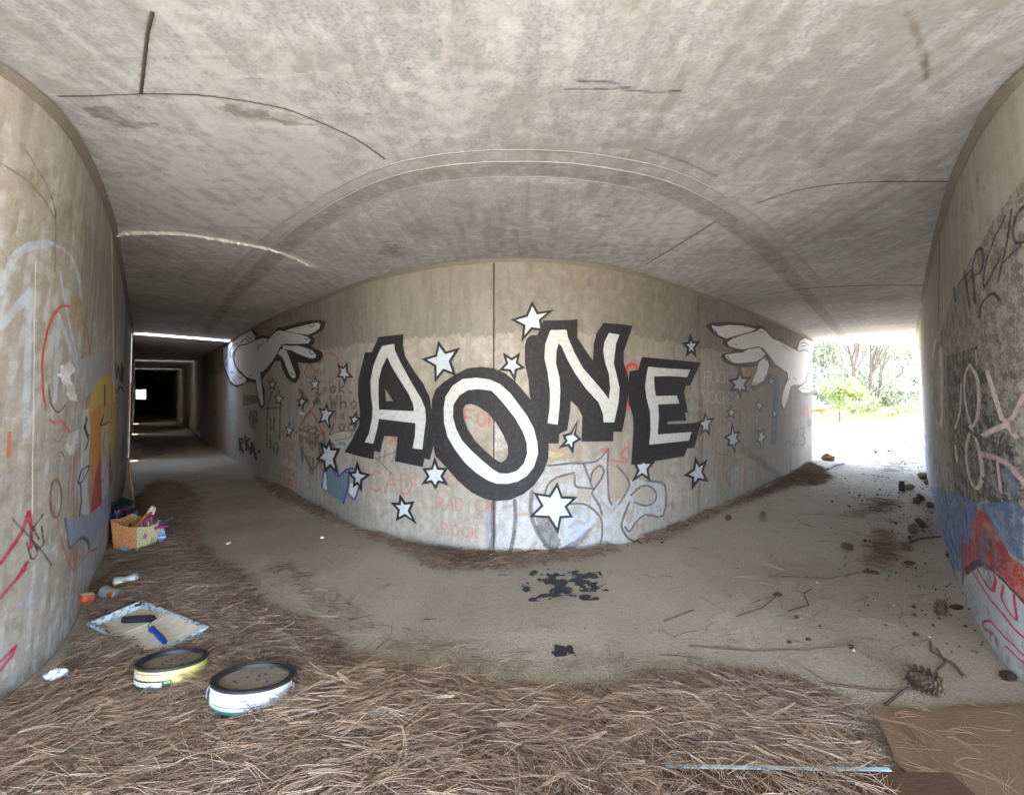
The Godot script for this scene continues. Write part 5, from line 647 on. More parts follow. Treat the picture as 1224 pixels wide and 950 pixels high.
		["outline",2,"black",[1.523,0.899,1.588,0.793,1.767,0.781,1.63,0.703,1.674,0.576,1.505,0.655,1.327,0.607,1.417,0.717,1.355,0.801,1.473,0.799],[]],
		["fill",3,"star_white",[1.529,0.815,1.556,0.77,1.662,0.762,1.581,0.714,1.607,0.637,1.505,0.684,1.411,0.657,1.465,0.712,1.417,0.775,1.508,0.773],[]],
	]],
	["painted_star","large white star low beside the rusty joint",[
		["outline",6,"black",[2.718,0.751,2.85,0.641,3.098,0.682,2.964,0.538,3.13,0.385,2.83,0.445,2.624,0.349,2.627,0.493,2.399,0.555,2.653,0.605],[]],
		["fill",7,"star_white",[2.752,0.663,2.825,0.601,2.956,0.623,2.886,0.545,2.994,0.443,2.799,0.482,2.694,0.432,2.696,0.505,2.539,0.548,2.716,0.581],[]],
	]],
	["painted_star","many-pointed white star in the lower right cluster",[
		["outline",6,"soft_black",[3.972,1.104,4.086,0.969,4.304,0.963,4.197,0.88,4.344,0.807,4.134,0.786,4.094,0.65,3.964,0.781,3.775,0.787,3.826,0.863,3.64,0.926,3.885,0.958],[]],
		["fill",7,"star_white",[3.981,1.037,4.033,0.946,4.189,0.941,4.113,0.882,4.228,0.824,4.066,0.807,4.071,0.713,4.011,0.804,3.863,0.808,3.903,0.868,3.762,0.915,3.947,0.938],[]],
	]],
	["painted_star","white star nearest the painted numerals",[
		["outline",6,"soft_black",[5.117,0.966,5.306,0.9,5.474,0.959,5.458,0.853,5.66,0.799,5.417,0.757,5.328,0.619,5.248,0.745,5.057,0.754,5.189,0.842],[]],
		["fill",7,"star_white",[5.204,0.912,5.313,0.873,5.411,0.909,5.397,0.848,5.559,0.804,5.363,0.77,5.327,0.656,5.295,0.76,5.144,0.767,5.249,0.837],[]],
	]],
	["painted_star","small white star left of the blue drip",[
		["outline",6,"soft_black",[3.921,1.367,3.996,1.281,4.171,1.254,4.041,1.221,4.081,1.152,3.93,1.198,3.775,1.175,3.838,1.23,3.749,1.267,3.879,1.284],[]],
		["fill",7,"star_white",[3.928,1.327,3.961,1.27,4.083,1.251,3.993,1.228,4.013,1.192,3.934,1.216,3.855,1.204,3.887,1.232,3.819,1.26,3.917,1.273],[]],
	]],
	["painted_star","small white star above the grey streak",[
		["outline",6,"soft_black",[5.235,1.458,5.305,1.355,5.52,1.317,5.326,1.28,5.31,1.191,5.19,1.259,5.031,1.241,5.103,1.307,5.002,1.363,5.16,1.368],[]],
		["fill",7,"star_white",[5.232,1.416,5.254,1.345,5.407,1.317,5.27,1.291,5.27,1.244,5.214,1.281,5.123,1.27,5.165,1.308,5.09,1.348,5.206,1.352],[]],
	]],
	["painted_star","tiny white star on the blue drip",[
		["outline",6,"soft_black",[6.118,1.279,6.178,1.194,6.366,1.164,6.202,1.133,6.206,1.06,6.082,1.111,5.936,1.086,5.992,1.152,5.882,1.208,6.042,1.207],[]],
		["fill",7,"star_white",[6.111,1.231,6.118,1.183,6.238,1.163,6.134,1.144,6.136,1.12,6.096,1.136,6.039,1.126,6.061,1.153,5.991,1.189,6.093,1.188],[]],
	]],
	["painted_star","many-pointed white star under the right hand",[
		["outline",6,"soft_black",[4.297,1.898,4.447,1.755,4.84,1.767,4.567,1.639,4.695,1.513,4.415,1.541,4.322,1.437,4.164,1.547,3.862,1.535,4.002,1.623,3.788,1.691,4.132,1.732],[]],
		["fill",7,"star_white",[4.295,1.789,4.37,1.717,4.614,1.724,4.445,1.644,4.52,1.568,4.343,1.586,4.298,1.534,4.225,1.585,4.038,1.576,4.127,1.632,3.976,1.678,4.211,1.705],[]],
	]],
	["painted_star","tiny white star under the right hand's palm",[
		["outline",6,"soft_black",[5.902,1.877,5.962,1.765,6.175,1.716,5.972,1.685,5.936,1.593,5.823,1.67,5.641,1.662,5.759,1.719,5.708,1.771,5.833,1.78],[]],
		["fill",7,"star_white",[5.898,1.841,5.902,1.754,6.056,1.718,5.912,1.696,5.911,1.643,5.864,1.69,5.76,1.685,5.827,1.718,5.787,1.758,5.886,1.765],[]],
	]],
	["painted_letter","small black painted letter R",[
		["stroke",2,"black",[-8.746,0.562,-8.645,0.277,-8.37,0.305,-8.467,0.583],[]],
		["stroke",2.25,"black",[-8.733,0.524,-8.311,0.544,-8.286,0.5,-8.618,0.451,-8.494,0.42,-8.053,0.497,-8.122,0.59,-8.678,0.574],[]],
		["stroke",2.5,"black",[-8.637,0.429,-8.199,0.263,-7.952,0.301,-8.378,0.465],[]],
	]],
	["painted_letter","small black painted letter K",[
		["stroke",2,"black",[-8.029,0.65,-7.845,0.349,-7.577,0.378,-7.754,0.673],[]],
		["stroke",2.25,"black",[-7.461,0.651,-7.905,0.526,-7.695,0.512,-7.265,0.636],[]],
		["stroke",2.5,"black",[-7.878,0.511,-7.394,0.367,-7.165,0.407,-7.632,0.549],[]],
	]],
	["painted_letter","small black painted letter A",[
		["stroke",2,"black",[-7.288,0.572,-7.414,0.324,-7.146,0.346,-7.025,0.588],[]],
		["stroke",2.25,"black",[-7.243,0.568,-6.807,0.278,-6.574,0.313,-6.989,0.599],[]],
		["stroke",2.5,"black",[-7.283,0.387,-6.843,0.398,-6.759,0.45,-7.192,0.44],[]],
	]],
	["painted_mark","small black painted dot after the letters",[
		["stroke",2,"black",[-6.602,0.467,-6.459,0.432,-6.281,0.469,-6.416,0.505],[]],
	]],
	["painted_numeral","grey painted numeral 2",[
		["stroke",2,"dark_grey",[7.538,0.732,7.673,0.805,7.836,0.798,7.864,0.721,7.37,0.53,7.499,0.508,8.03,0.703,7.971,0.809,7.567,0.832,7.403,0.751],[]],
		["stroke",2.25,"dark_grey",[7.445,0.515,8.048,0.487,8.02,0.521,7.422,0.547],[]],
	]],
	["painted_numeral","grey painted numeral 3",[
		["stroke",2,"dark_grey",[8.29,0.772,8.478,0.806,8.682,0.768,8.63,0.697,8.364,0.664,8.515,0.633,8.829,0.673,8.886,0.768,8.451,0.84,8.147,0.8],[]],
		["stroke",2.25,"dark_grey",[8.397,0.647,8.708,0.583,8.681,0.48,8.443,0.447,8.257,0.499,8.133,0.485,8.486,0.411,8.887,0.454,8.916,0.579,8.533,0.663],[]],
	]],
	["painted_mark","grey painted diamond mark before the numerals",[
		["stroke",2,"dark_grey",[7.046,0.6,7.242,0.578,7.278,0.625,7.081,0.646],[]],
	]],
	["painted_mark","thin grey painted crossed circle above the numerals",[
		["stroke",2,"dark_grey",[8.848,0.813,9.934,0.796,9.912,0.812,8.828,0.828],[]],
		["stroke",2.25,"dark_grey",[9.315,0.984,9.375,0.713,9.476,0.708,9.415,0.981],[]],
		["stroke",2.5,"dark_grey",[9.223,0.895,9.426,0.928,9.622,0.881,9.506,0.782,9.288,0.802,9.233,0.899,9.136,0.902,9.2,0.799,9.592,0.77,9.724,0.878,9.426,0.943,9.146,0.907],[]],
	]],
]
const HAND_LINES := [
	["hand_line",5,"black",[-6.577,2.313,-6.322,2.345,-5.993,2.369,-6.031,2.384,-6.369,2.36,-6.632,2.328]],
	["hand_line",5,"black",[-4.631,2.253,-4.548,2.25,-4.554,2.263,-4.637,2.266]],
	["hand_line",5,"black",[-5.769,2.372,-5.606,2.411,-5.653,2.423,-5.818,2.385]],
	["hand_line",5,"black",[-7.343,1.844,-6.982,1.855,-7.009,1.871,-7.372,1.86]],
	["hand_line",5,"black",[-3.665,2.424,-3.529,2.403,-3.418,2.423,-3.437,2.434,-3.537,2.415,-3.66,2.435]],
	["hand_line",5,"black",[-3.847,2.276,-3.728,2.241,-3.651,2.26,-3.673,2.27,-3.728,2.253,-3.83,2.284]],
	["hand_line",5,"black",[-3.675,2.09,-3.583,2.036,-3.466,2.036,-3.472,2.048,-3.568,2.045,-3.649,2.095]],
	["hand_line",5,"black",[-4.383,1.833,-4.306,1.771,-4.273,1.775,-4.349,1.836]],
	["hand_line",5,"black",[-6.533,1.441,-6.358,1.371,-6.293,1.378,-6.464,1.448]],
	["hand_line",5,"black",[-9.791,2.349,-9.792,2.533,-9.394,2.604,-8.813,2.582,-8.78,2.536,-8.674,2.533,-8.79,2.598,-9.467,2.624,-9.917,2.547,-9.918,2.356]],
	["hand_line",5,"black",[-9.538,2.331,-9.296,2.445,-9.077,2.452,-9.141,2.472,-9.402,2.46,-9.656,2.344]],
	["hand_line",5,"black",[-8.388,2.552,-8.114,2.611,-7.762,2.614,-7.394,2.495,-7.322,2.498,-7.724,2.626,-8.186,2.63,-8.479,2.569]],
	["hand_line",5,"black",[-10.783,2.453,-10.459,2.439,-10.647,2.404,-10.834,2.388,-10.732,2.368,-10.53,2.386,-10.337,2.44,-10.783,2.474]],
	["hand_line",5,"black",[-10.653,2.248,-10.369,2.268,-10.56,2.171,-10.425,2.161,-10.24,2.268,-10.717,2.27]],
	["hand_line",5,"black",[-8.692,1.933,-8.372,1.969,-8.062,1.896,-8.443,1.831,-8.763,1.899,-8.841,1.888,-8.424,1.814,-7.962,1.892,-8.352,1.985,-8.761,1.949]],
	["hand_line",5,"black",[-9.867,2.022,-9.489,2.003,-9.805,1.984,-9.73,1.966,-9.372,2.003,-9.842,2.04]],
	["hand_line",5,"black",[-9.556,1.856,-9.236,1.798,-9.004,1.719,-8.904,1.725,-9.14,1.807,-9.47,1.867]],
	["hand_line",5,"black",[-9.21,2.639,-8.822,2.583,-8.781,2.597,-9.166,2.653]],
	["hand_line",5,"black",[-7.65,2.663,-7.27,2.54,-7.199,2.543,-7.574,2.666]],
	["hand_line",5,"black",[-5.067,2.459,-4.971,2.432,-4.946,2.441,-5.041,2.468]],
	["hand_line",5,"soft_black",[5.229,2.491,5.388,2.478,5.409,2.49,5.249,2.503]],
	["hand_line",5,"soft_black",[6.602,2.365,6.857,2.329,7.181,2.307,7.211,2.321,6.889,2.343,6.635,2.378]],
	["hand_line",5,"soft_black",[6.984,1.726,7.171,1.785,7.124,1.793,6.94,1.734]],
	["hand_line",5,"soft_black",[7.478,1.815,7.701,1.774,7.753,1.785,7.526,1.826]],
	["hand_line",5,"soft_black",[3.286,2.351,3.408,2.293,3.429,2.3,3.307,2.358]],
	["hand_line",5,"soft_black",[4.497,2.494,4.579,2.476,4.604,2.486,4.521,2.504]],
	["hand_line",5,"soft_black",[5.194,2.124,5.288,2.101,5.316,2.111,5.222,2.134]],
	["hand_line",5,"soft_black",[5.32,2.226,5.646,2.151,5.92,2.067,5.955,2.077,5.678,2.161,5.348,2.236]],
	["hand_line",5,"soft_black",[3.776,2.017,3.915,1.959,3.939,1.966,3.799,2.024]],
	["hand_line",5,"soft_black",[4.941,1.651,5.091,1.671,5.077,1.682,4.927,1.661]],
	["hand_line",5,"soft_black",[8.182,2.517,8.758,2.587,9.422,2.563,9.491,2.582,8.783,2.605,8.161,2.53]],
	["hand_line",5,"soft_black",[8.323,2.467,8.947,2.539,8.921,2.552,8.301,2.48]],
	["hand_line",5,"soft_black",[8.191,1.59,8.606,1.63,8.897,1.584,8.972,1.596,8.616,1.645,8.152,1.604]],
	["hand_line",5,"soft_black",[9.303,1.847,9.586,1.884,9.49,1.78,9.604,1.78,9.69,1.895,9.253,1.86]],
	["hand_line",5,"soft_black",[4.091,2.2,4.19,2.196,4.201,2.207,4.101,2.211]],
	["hand_line",5,"soft_black",[5.854,2.023,6.103,1.983,6.13,1.995,5.88,2.034]],
]
const STRAW_AREA := [-5.731,7.692,-6.146,8.738,-5.367,8.257,-4.191,6.87,-3.302,5.325,-2.589,4.569,-2.143,4.018,-1.771,3.614,-1.328,3.321,-1.052,3.093,-0.771,2.821,-0.405,2.639,-0.052,2.594,0.347,2.671,0.663,2.687,0.988,2.719,1.336,2.736,1.446,2.687,1.612,2.594,1.674,2.375,1.52,2.027,1.45,1.879,1.35,1.1,-2.4,1.1,-2.474,2.426,-2.471,2.579,-2.558,2.821,-2.81,3.249,-3.19,3.797,-3.642,4.478,-4.121,5.172,-4.986,6.475]
const STRAW_WALL_FOOT := [[-4.926,9.474,-3.487,7.692,-2.522,6.522,-1.675,5.521,-1.217,5.143,-0.913,4.891,-0.408,4.712,0.295,4.663,1.014,4.945,1.016,4.762,0.582,4.478,0.205,4.39,-0.085,4.225,-0.363,4.186,-0.648,4.225,-0.891,4.569,-1.491,5.202,-2.052,5.806,-3.115,6.87,-4.234,8.411],[1.269,5.143,2.327,6.122,3.6,7.5,5.203,9.375,6.304,10.714,6.287,10.112,5.762,8.911,5.133,8.257,4.609,8.182,3.725,7.377,2.978,6.667,2.364,5.96,1.611,5.143,1.247,4.891],[7.213,10.112,10.5,14.062,12.579,15.789,9.892,12.162,8.044,9.89,6.653,8.911,6.282,8.911],[3.647,5.172,4.081,5.59,4.109,5.325,3.856,4.891,3.493,4.478,3.144,4.306,3.157,4.478,3.317,4.762],[4.295,6.475,5.136,7.2,5.528,7.087,5.032,6.383,4.531,6.207,4.053,5.96],[-11.947,15.789,-12.368,16.981,-9.112,13.433,-8.351,12.162,-8.959,12.162]]
const CEILING_LINES := [
	["joint",0.006,[-1.903,2.107,-1.783,2.103,-1.662,2.097,-1.539,2.089,-1.401,2.09,-1.334,2.095,-1.269,2.105,-1.147,2.137,-1.042,2.175,-0.997,2.199,-0.959,2.228,-0.89,2.301,-0.806,2.4,-0.766,2.459,-0.734,2.523,-0.676,2.669]],
	["joint",0.012,[-1.176,1.641,-1.265,1.74,-1.389,1.894,-1.546,2.089]],
	["joint",0.007,[1.606,3.289,1.677,3.165,1.737,3.093,1.821,3.033,1.932,2.988,2.064,2.961,2.218,2.951,2.354,2.951,2.5,2.952,2.574,2.953]],
	["joint",0.009,[3.214,6.303,3.357,6.048,3.528,5.912,3.781,5.819,4.115,5.769,4.312,5.763,4.526,5.766,4.74,5.769]],
	["joint",0.007,[1.475,3.641,1.429,3.96,1.369,4.35,1.29,4.839]],
	["form_ridge",0.01,[-5.66,8.824,-4.009,6.585,-3.462,5.859,-3.025,5.298,-2.351,4.464,-1.838,3.847,-1.625,3.606,-1.429,3.398,-1.251,3.218,-1.1,3.074,-0.975,2.961,-0.865,2.872,-0.765,2.799,-0.674,2.741,-0.589,2.696,-0.503,2.66,-0.41,2.629,-0.316,2.604,-0.151,2.575,0,2.568,0.094,2.57,0.197,2.575,0.297,2.586,0.389,2.604,0.481,2.629,0.575,2.66,0.673,2.695,0.776,2.738,0.888,2.799,1.015,2.885,1.157,2.996,1.308,3.125,1.467,3.272,1.641,3.446,1.84,3.659,2.081,3.932,2.372,4.277,2.714,4.688,3.122,5.182,4.217,6.522,5.757,8.389,6.873,9.74]],
	["form_ridge",0.012,[-6.642,10.563,-4.48,7.508,-3.81,6.579,-3.29,5.88,-2.514,4.87,-1.941,4.144,-1.708,3.866,-1.496,3.628,-1.305,3.424,-1.144,3.261,-1.011,3.135,-0.896,3.034,-0.792,2.953,-0.696,2.889,-0.608,2.839,-0.519,2.799,-0.423,2.764,-0.325,2.737,-0.155,2.705,0,2.698,0.097,2.699,0.203,2.705,0.306,2.717,0.401,2.737,0.593,2.799,0.695,2.838,0.802,2.885,0.919,2.953,1.051,3.049,1.201,3.173,1.362,3.319,1.532,3.485,1.719,3.682,1.936,3.927,2.202,4.244,2.527,4.648,2.916,5.137,3.388,5.737,4.706,7.426,6.691,9.946,8.234,11.905]],
	["form_ridge",0.008,[-8.668,14.151,-5.323,9.159,-4.408,7.812,-3.732,6.846,-2.773,5.515,-2.099,4.602,-1.834,4.261,-1.596,3.974,-1.385,3.731,-1.209,3.538,-1.065,3.39,-0.941,3.272,-0.83,3.178,-0.729,3.104,-0.636,3.047,-0.542,3,-0.441,2.961,-0.244,2.907,-0.085,2.886,0.101,2.886,0.211,2.893,0.319,2.907,0.517,2.961,0.726,3.045,0.84,3.1,0.963,3.178,1.105,3.29,1.266,3.435,1.441,3.606,1.628,3.803,1.837,4.039,2.082,4.335,2.388,4.725,2.77,5.231,3.24,5.859,3.827,6.652,5.579,9.036,8.561,13.065,11.23,16.667]],
]
const CRUST_LINES := [
	[0.08,[-3.122,3.927,-3.049,3.911,-2.976,3.895,-2.895,3.886,-2.794,3.884,-2.739,3.886,-2.683,3.888,-2.634,3.897,-2.585,3.906,-2.508,3.945,-2.442,3.999,-2.378,4.054,-2.314,4.103,-2.251,4.154,-2.191,4.213,-2.13,4.284,-2.072,4.365,-2.024,4.464,-1.995,4.591,-1.978,4.741,-1.961,4.902]],
	[0.22,[-7.669,10.135,-7.52,10.171,-7.37,10.207,-7.226,10.274,-7.082,10.385,-6.941,10.53,-6.821,10.714,-6.739,10.952,-6.679,11.238,-6.615,11.538]],
	[0.3,[-14.125,18.75,-13.824,18.908,-13.517,19.068,-13.205,19.231,-12.888,19.397,-12.565,19.565,-12.237,19.737]],
]

# ------------------------------------------------------------------ nodes
func numbered(called: String) -> String:
	var k: int = taken.get(called, 0)
	taken[called] = k + 1
	return called if k == 0 else "%s_%03d" % [called, k]

func put(called: String, mesh: Mesh, parent: Node = null) -> MeshInstance3D:
	var o := MeshInstance3D.new()
	o.mesh = mesh
	if parent:
		o.name = called; parent.add_child(o, true)
	else:
		o.name = numbered(called); add_child(o, true)
	return o

func tag(o: Node, label: String, category: String, group := "", kind := "") -> void:
	if label: o.set_meta("label", label)
	if category: o.set_meta("category", category)
	if group: o.set_meta("group", group)
	if kind: o.set_meta("kind", kind)

func thing(called: String, at: Vector3, label: String, category: String, group := "", turn := 0.0) -> Node3D:
	var o := Node3D.new()
	o.name = numbered(called); add_child(o, true)
	o.position = at; o.rotation.y = turn
	tag(o, label, category, group)
	if category == "wall": o.set_meta("kind", "thing")
	return o

func g(x: float, z: float, y := 0.0) -> Vector3: return Vector3(x, y, -z)

func ground_y(x: float, z: float) -> float:
	var y := 0.012 * (sin(x * 1.7 + z * 0.6) * sin(z * 1.3 - x * 0.4))
	y += 0.006 * sin(x * 5.1 + 1.0) * sin(z * 4.3)
	if z > 15.0: y += smoothstep(15.0, 40.0, z) * 0.12
	return y

# ------------------------------------------------------------------ textures
func tile(freq: float, octaves: int, seed_: int, size := 512, stretch := 1.0) -> PackedByteArray:
	var f := FastNoiseLite.new()
	f.noise_type = FastNoiseLite.TYPE_SIMPLEX_SMOOTH
	f.seed = seed_; f.frequency = freq; f.fractal_octaves = octaves
	var im := f.get_seamless_image(size, size)
	im.convert(Image.FORMAT_L8)
	if stretch != 1.0:
		im.resize(size, int(size * stretch), Image.INTERPOLATE_CUBIC)
		var big := Image.create(size, size, false, Image.FORMAT_L8)
		for k in int(ceil(1.0 / stretch)):
			big.blit_rect(im, Rect2i(0, 0, size, int(size * stretch)), Vector2i(0, k * int(size * stretch)))
		im = big
	return im.get_data()

func make_tile(size: int, base: Color, layers: Array, pits: float) -> Array:
	# layers: [bytes, colour, low, high, share]; returns [albedo texture, height texture]
	var px := PackedByteArray(); px.resize(size * size * 3)
	var hp := PackedByteArray(); hp.resize(size * size)
	for i in size * size:
		var r := base.r; var gg := base.g; var b := base.b; var h := 0.5
		for l in layers:
			var q: float = l[0][i] / 255.0
			var w: float = clampf((q - l[2]) / (l[3] - l[2]), 0.0, 1.0) * l[4]
			var cc: Color = l[1]
			r += (cc.r - r) * w; gg += (cc.g - gg) * w; b += (cc.b - b) * w
			h += (q - 0.5) * l[5]
		if pits > 0.0 and layers[0][0][i] > 255 * pits:
			r *= 0.55; gg *= 0.53; b *= 0.5; h -= 0.4
		px[i * 3] = int(clampf(r, 0, 1) * 255); px[i * 3 + 1] = int(clampf(gg, 0, 1) * 255); px[i * 3 + 2] = int(clampf(b, 0, 1) * 255)
		hp[i] = int(clampf(h, 0, 1) * 255)
	return [ImageTexture.create_from_image(Image.create_from_data(size, size, false, Image.FORMAT_RGB8, px)), ImageTexture.create_from_image(Image.create_from_data(size, size, false, Image.FORMAT_L8, hp))]

func c8(r: int, gr: int, b: int) -> Color: return Color8(r, gr, b)

func plain(color: Color, rough := 0.9, metal := 0.0) -> StandardMaterial3D:
	var m := StandardMaterial3D.new()
	m.albedo_color = color; m.roughness = rough; m.metallic = metal
	return m

func tiled(t: Array, scale: float, relief: float, rough := 0.95) -> StandardMaterial3D:
	var m := StandardMaterial3D.new()
	m.albedo_texture = t[0]; m.roughness = rough
	m.uv1_triplanar = true; m.uv1_world_triplanar = true
	m.uv1_scale = Vector3.ONE * scale
	m.heightmap_enabled = true; m.heightmap_texture = t[1]; m.heightmap_scale = relief
	return m

class Canvas:
	var w: int; var h: int
	var x0: float; var x1: float; var y0: float; var y1: float     # metres covered; y1 is row 0
	var p := PackedFloat32Array()                                      # premultiplied r g b a
	var na: PackedByteArray; var nb: PackedByteArray; var nc: PackedByteArray
	var r := RandomNumberGenerator.new()
	func setup(w_: int, h_: int, a: float, b: float, lo: float, hi: float) -> void:
		w = w_; h = h_; x0 = a; x1 = b; y0 = lo; y1 = hi
		p.resize(w * h * 4); r.seed = int(a * 100.0) + 977
	func mottle(dark: Color, da: float, light: Color, la: float, split: float, above: Color, sa: float) -> void:
		# weather stains with a grain of their own over the whole sheet; above SPLIT metres the smoother upper pour
		var sx := (x1 - x0) / w; var sy := (y1 - y0) / h
		for j in h:
			var y := y1 - (j + 0.5) * sy
			for i in w:
				var x := x0 + (i + 0.5) * sx
				var ix := int(x * 90.0) & 511; var iy := int(y * 90.0) & 511
				var q := (int(y * 31.0 + 37) & 511) * 512 + (int(x * 31.0 + 90) & 511)
				var fine := nb[iy * 512 + ix] / 255.0
				var co := na[q] / 255.0
				var st := nc[(int(x * 60.0) & 511) * 512 + (int(y * 60.0) & 511)] / 255.0
				var a := smoothstep(0.48, 0.78, co * 0.62 + st * 0.38 + (fine - 0.5) * 0.3) * da
				var cc := dark
				var b := smoothstep(0.5, 0.74, (1.0 - co) * 0.6 + (1.0 - st) * 0.3 + (fine - 0.4) * 0.35) * la
				if b > a: a = b; cc = light
				if split > 0.0 and y > split + (co - 0.5) * 0.09 + (st - 0.5) * 0.1:
					var e := sa * (0.55 + 0.6 * fine)
					cc = above.lerp(cc, a / (a + e + 0.001)); a = a + e - a * e
				if a > 0.01:
					var o := (j * w + i) * 4
					p[o] = cc.r * a; p[o + 1] = cc.g * a; p[o + 2] = cc.b * a; p[o + 3] = a
	func lay(o: int, cc: Color, a: float) -> void:
		var k := 1.0 - a
		p[o] = p[o] * k + cc.r * a; p[o + 1] = p[o + 1] * k + cc.g * a; p[o + 2] = p[o + 2] * k + cc.b * a; p[o + 3] = p[o + 3] * k + a
	func worn(i: int, j: int, rough: float) -> float:
		var f := nb[((j * 2) & 511) * 512 + ((i * 2) & 511)] / 255.0
		var q := na[((j * 3 + 80) & 511) * 512 + ((i * 3 + 33) & 511)] / 255.0
		return 1.0 - rough * smoothstep(0.38, 0.62, f * 0.5 + q * 0.5)
	func stroke(d: Array, cc: Color, a: float, rough: float) -> void:
		var m := (d.size() - 4) / 2
		var kx := w / (x1 - x0); var ky := h / (y1 - y0)
		var lx := 1e9; var hx := -1e9; var ly := 1e9; var hy := -1e9
		var R := maxf(d[0], d[2]) * kx * 1.4 + 2.0; var S := maxf(d[1], d[3]) * ky * 1.4 + 2.0
		for i in m:
			var X: float = (d[4 + i * 2] - x0) * kx; var Y: float = (y1 - d[5 + i * 2]) * ky
			lx = minf(lx, X); hx = maxf(hx, X); ly = minf(ly, Y); hy = maxf(hy, Y)
		var bx := maxi(0, int(lx - R)); var ex := mini(w - 1, int(hx + R)); var by := maxi(0, int(ly - S)); var ey := mini(h - 1, int(hy + S))
		if bx > ex or by > ey: return
		var bw := ex - bx + 1
		var mask := PackedFloat32Array(); mask.resize(bw * (ey - by + 1))
		for i in maxi(1, m - 1):
			var f := float(i) / maxi(1, m - 1)
			var rs := maxf(lerpf(d[0], d[2], f) * kx, 0.55); var ry := maxf(lerpf(d[1], d[3], f) * ky, 0.55)
			var i2 := mini(i + 1, m - 1)
			var ax: float = (d[4 + i * 2] - x0) * kx; var ay: float = (y1 - d[5 + i * 2]) * ky
			var cx: float = (d[4 + i2 * 2] - x0) * kx; var cy: float = (y1 - d[5 + i2 * 2]) * ky
			var ux := (cx - ax) / rs; var uy := (cy - ay) / ry
			var uu := ux * ux + uy * uy
			for j in range(maxi(by, int(minf(ay, cy) - ry * 1.3 - 1)), mini(ey, int(maxf(ay, cy) + ry * 1.3 + 1)) + 1):
				for k in range(maxi(bx, int(minf(ax, cx) - rs * 1.3 - 1)), mini(ex, int(maxf(ax, cx) + rs * 1.3 + 1)) + 1):
					var qx := (k + 0.5 - ax) / rs; var qy := (j + 0.5 - ay) / ry
					var tt := clampf((qx * ux + qy * uy) / uu, 0.0, 1.0) if uu > 0.0 else 0.0
					qx -= ux * tt; qy -= uy * tt
					var e := 1.25 - sqrt(qx * qx + qy * qy)
					if e > 0.0:
						var o := (j - by) * bw + k - bx
						mask[o] = maxf(mask[o], minf(1.0, e * 2.2))
		for j in range(by, ey + 1):
			for k in range(bx, ex + 1):
				var q := mask[(j - by) * bw + k - bx]
				if q > 0.0: lay((j * w + k) * 4, cc, q * a * worn(k, j, rough))
	func fill(d: Array, cc: Color, a: float, rough: float) -> void:
		var m := d.size() / 2
		var kx := w / (x1 - x0); var ky := h / (y1 - y0)
		var X := PackedFloat32Array(); var Y := PackedFloat32Array()
		var ly := 1e9; var hy := -1e9
		for i in m:
			X.append((d[i * 2] - x0) * kx); Y.append((y1 - d[i * 2 + 1]) * ky)
			ly = minf(ly, Y[i]); hy = maxf(hy, Y[i])
		for j in range(maxi(0, int(ly)), mini(h - 1, int(hy) + 1) + 1):
			var cuts := PackedFloat32Array()
			for i in m:
				var k := (i + 1) % m
				if (Y[i] <= j + 0.5) != (Y[k] <= j + 0.5):
					cuts.append(X[i] + (j + 0.5 - Y[i]) / (Y[k] - Y[i]) * (X[k] - X[i]))
			cuts.sort()
			for e in range(0, cuts.size() - 1, 2):
				var amp := rough * rough * 34.0
				var w1 := (na[((j * 3) & 511) * 512 + 17] / 255.0 + nb[(j & 511) * 512 + 9] / 255.0 - 1.0) * amp
				var w2 := (na[((j * 3 + 99) & 511) * 512 + 70] / 255.0 + nb[(j & 511) * 512 + 200] / 255.0 - 1.0) * amp
				for k in range(maxi(0, int(cuts[e] + w1)), mini(w, int(cuts[e + 1] + w2) + 1)):
					lay((j * w + k) * 4, cc, a * worn(k, j, rough))
	func rows(all: Array) -> void:
		for q in all:
			if q[0] == "S": stroke(q[4], Color8(q[1][0], q[1][1], q[1][2]), q[2], q[3])
			elif q[0] == "P": fill(q[4], Color8(q[1][0], q[1][1], q[1][2]), q[2], q[3])
			else:
				var cs: Array = q[1]
				var b: Array = q[4]
				if b[1] < x0 or b[0] > x1: continue
				for i in int(q[3]):
					var x := r.randf_range(b[0], b[1]); var y := r.randf_range(b[2], b[3])
					var l: float = b[6] * r.randf_range(0.4, 1.5); var f := r.randf_range(0.5, 1.0)
					var e := [b[4] * f, b[5] * f, b[4] * f, b[5] * f, x, y]
					e.append_array([x + r.randf_range(-1, 1) * b[4], y - l] if b[7] > 0.5 else [x + l, y + r.randf_range(-1, 1) * b[5]])
					var pick := (r.randi() % (cs.size() / 3)) * 3
					stroke(e, Color8(cs[pick], cs[pick + 1], cs[pick + 2]), q[2] * r.randf_range(0.6, 1.0), 0.6)
	func texture() -> ImageTexture:
		var o := PackedByteArray(); o.resize(w * h * 4)
		for i in w * h:
			var a := p[i * 4 + 3]
			if a > 0.004:
				o[i * 4] = int(p[i * 4] / a * 255.0); o[i * 4 + 1] = int(p[i * 4 + 1] / a * 255.0); o[i * 4 + 2] = int(p[i * 4 + 2] / a * 255.0); o[i * 4 + 3] = int(a * 255.0)
		return ImageTexture.create_from_image(Image.create_from_data(w, h, false, Image.FORMAT_RGBA8, o))

func canvas(w: int, h: int, a: float, b: float, lo: float, hi: float) -> Canvas:
	var c := Canvas.new()
	c.na = noise_a; c.nb = noise_b; c.nc = noise_c
	c.setup(w, h, a, b, lo, hi)
	return c

func painted(base: StandardMaterial3D, t: Texture2D) -> StandardMaterial3D:
	var m: StandardMaterial3D = base.duplicate()
	m.detail_enabled = true; m.detail_albedo = t; m.detail_uv_layer = BaseMaterial3D.DETAIL_UV_2
	m.detail_blend_mode = BaseMaterial3D.BLEND_MODE_MIX
	return m

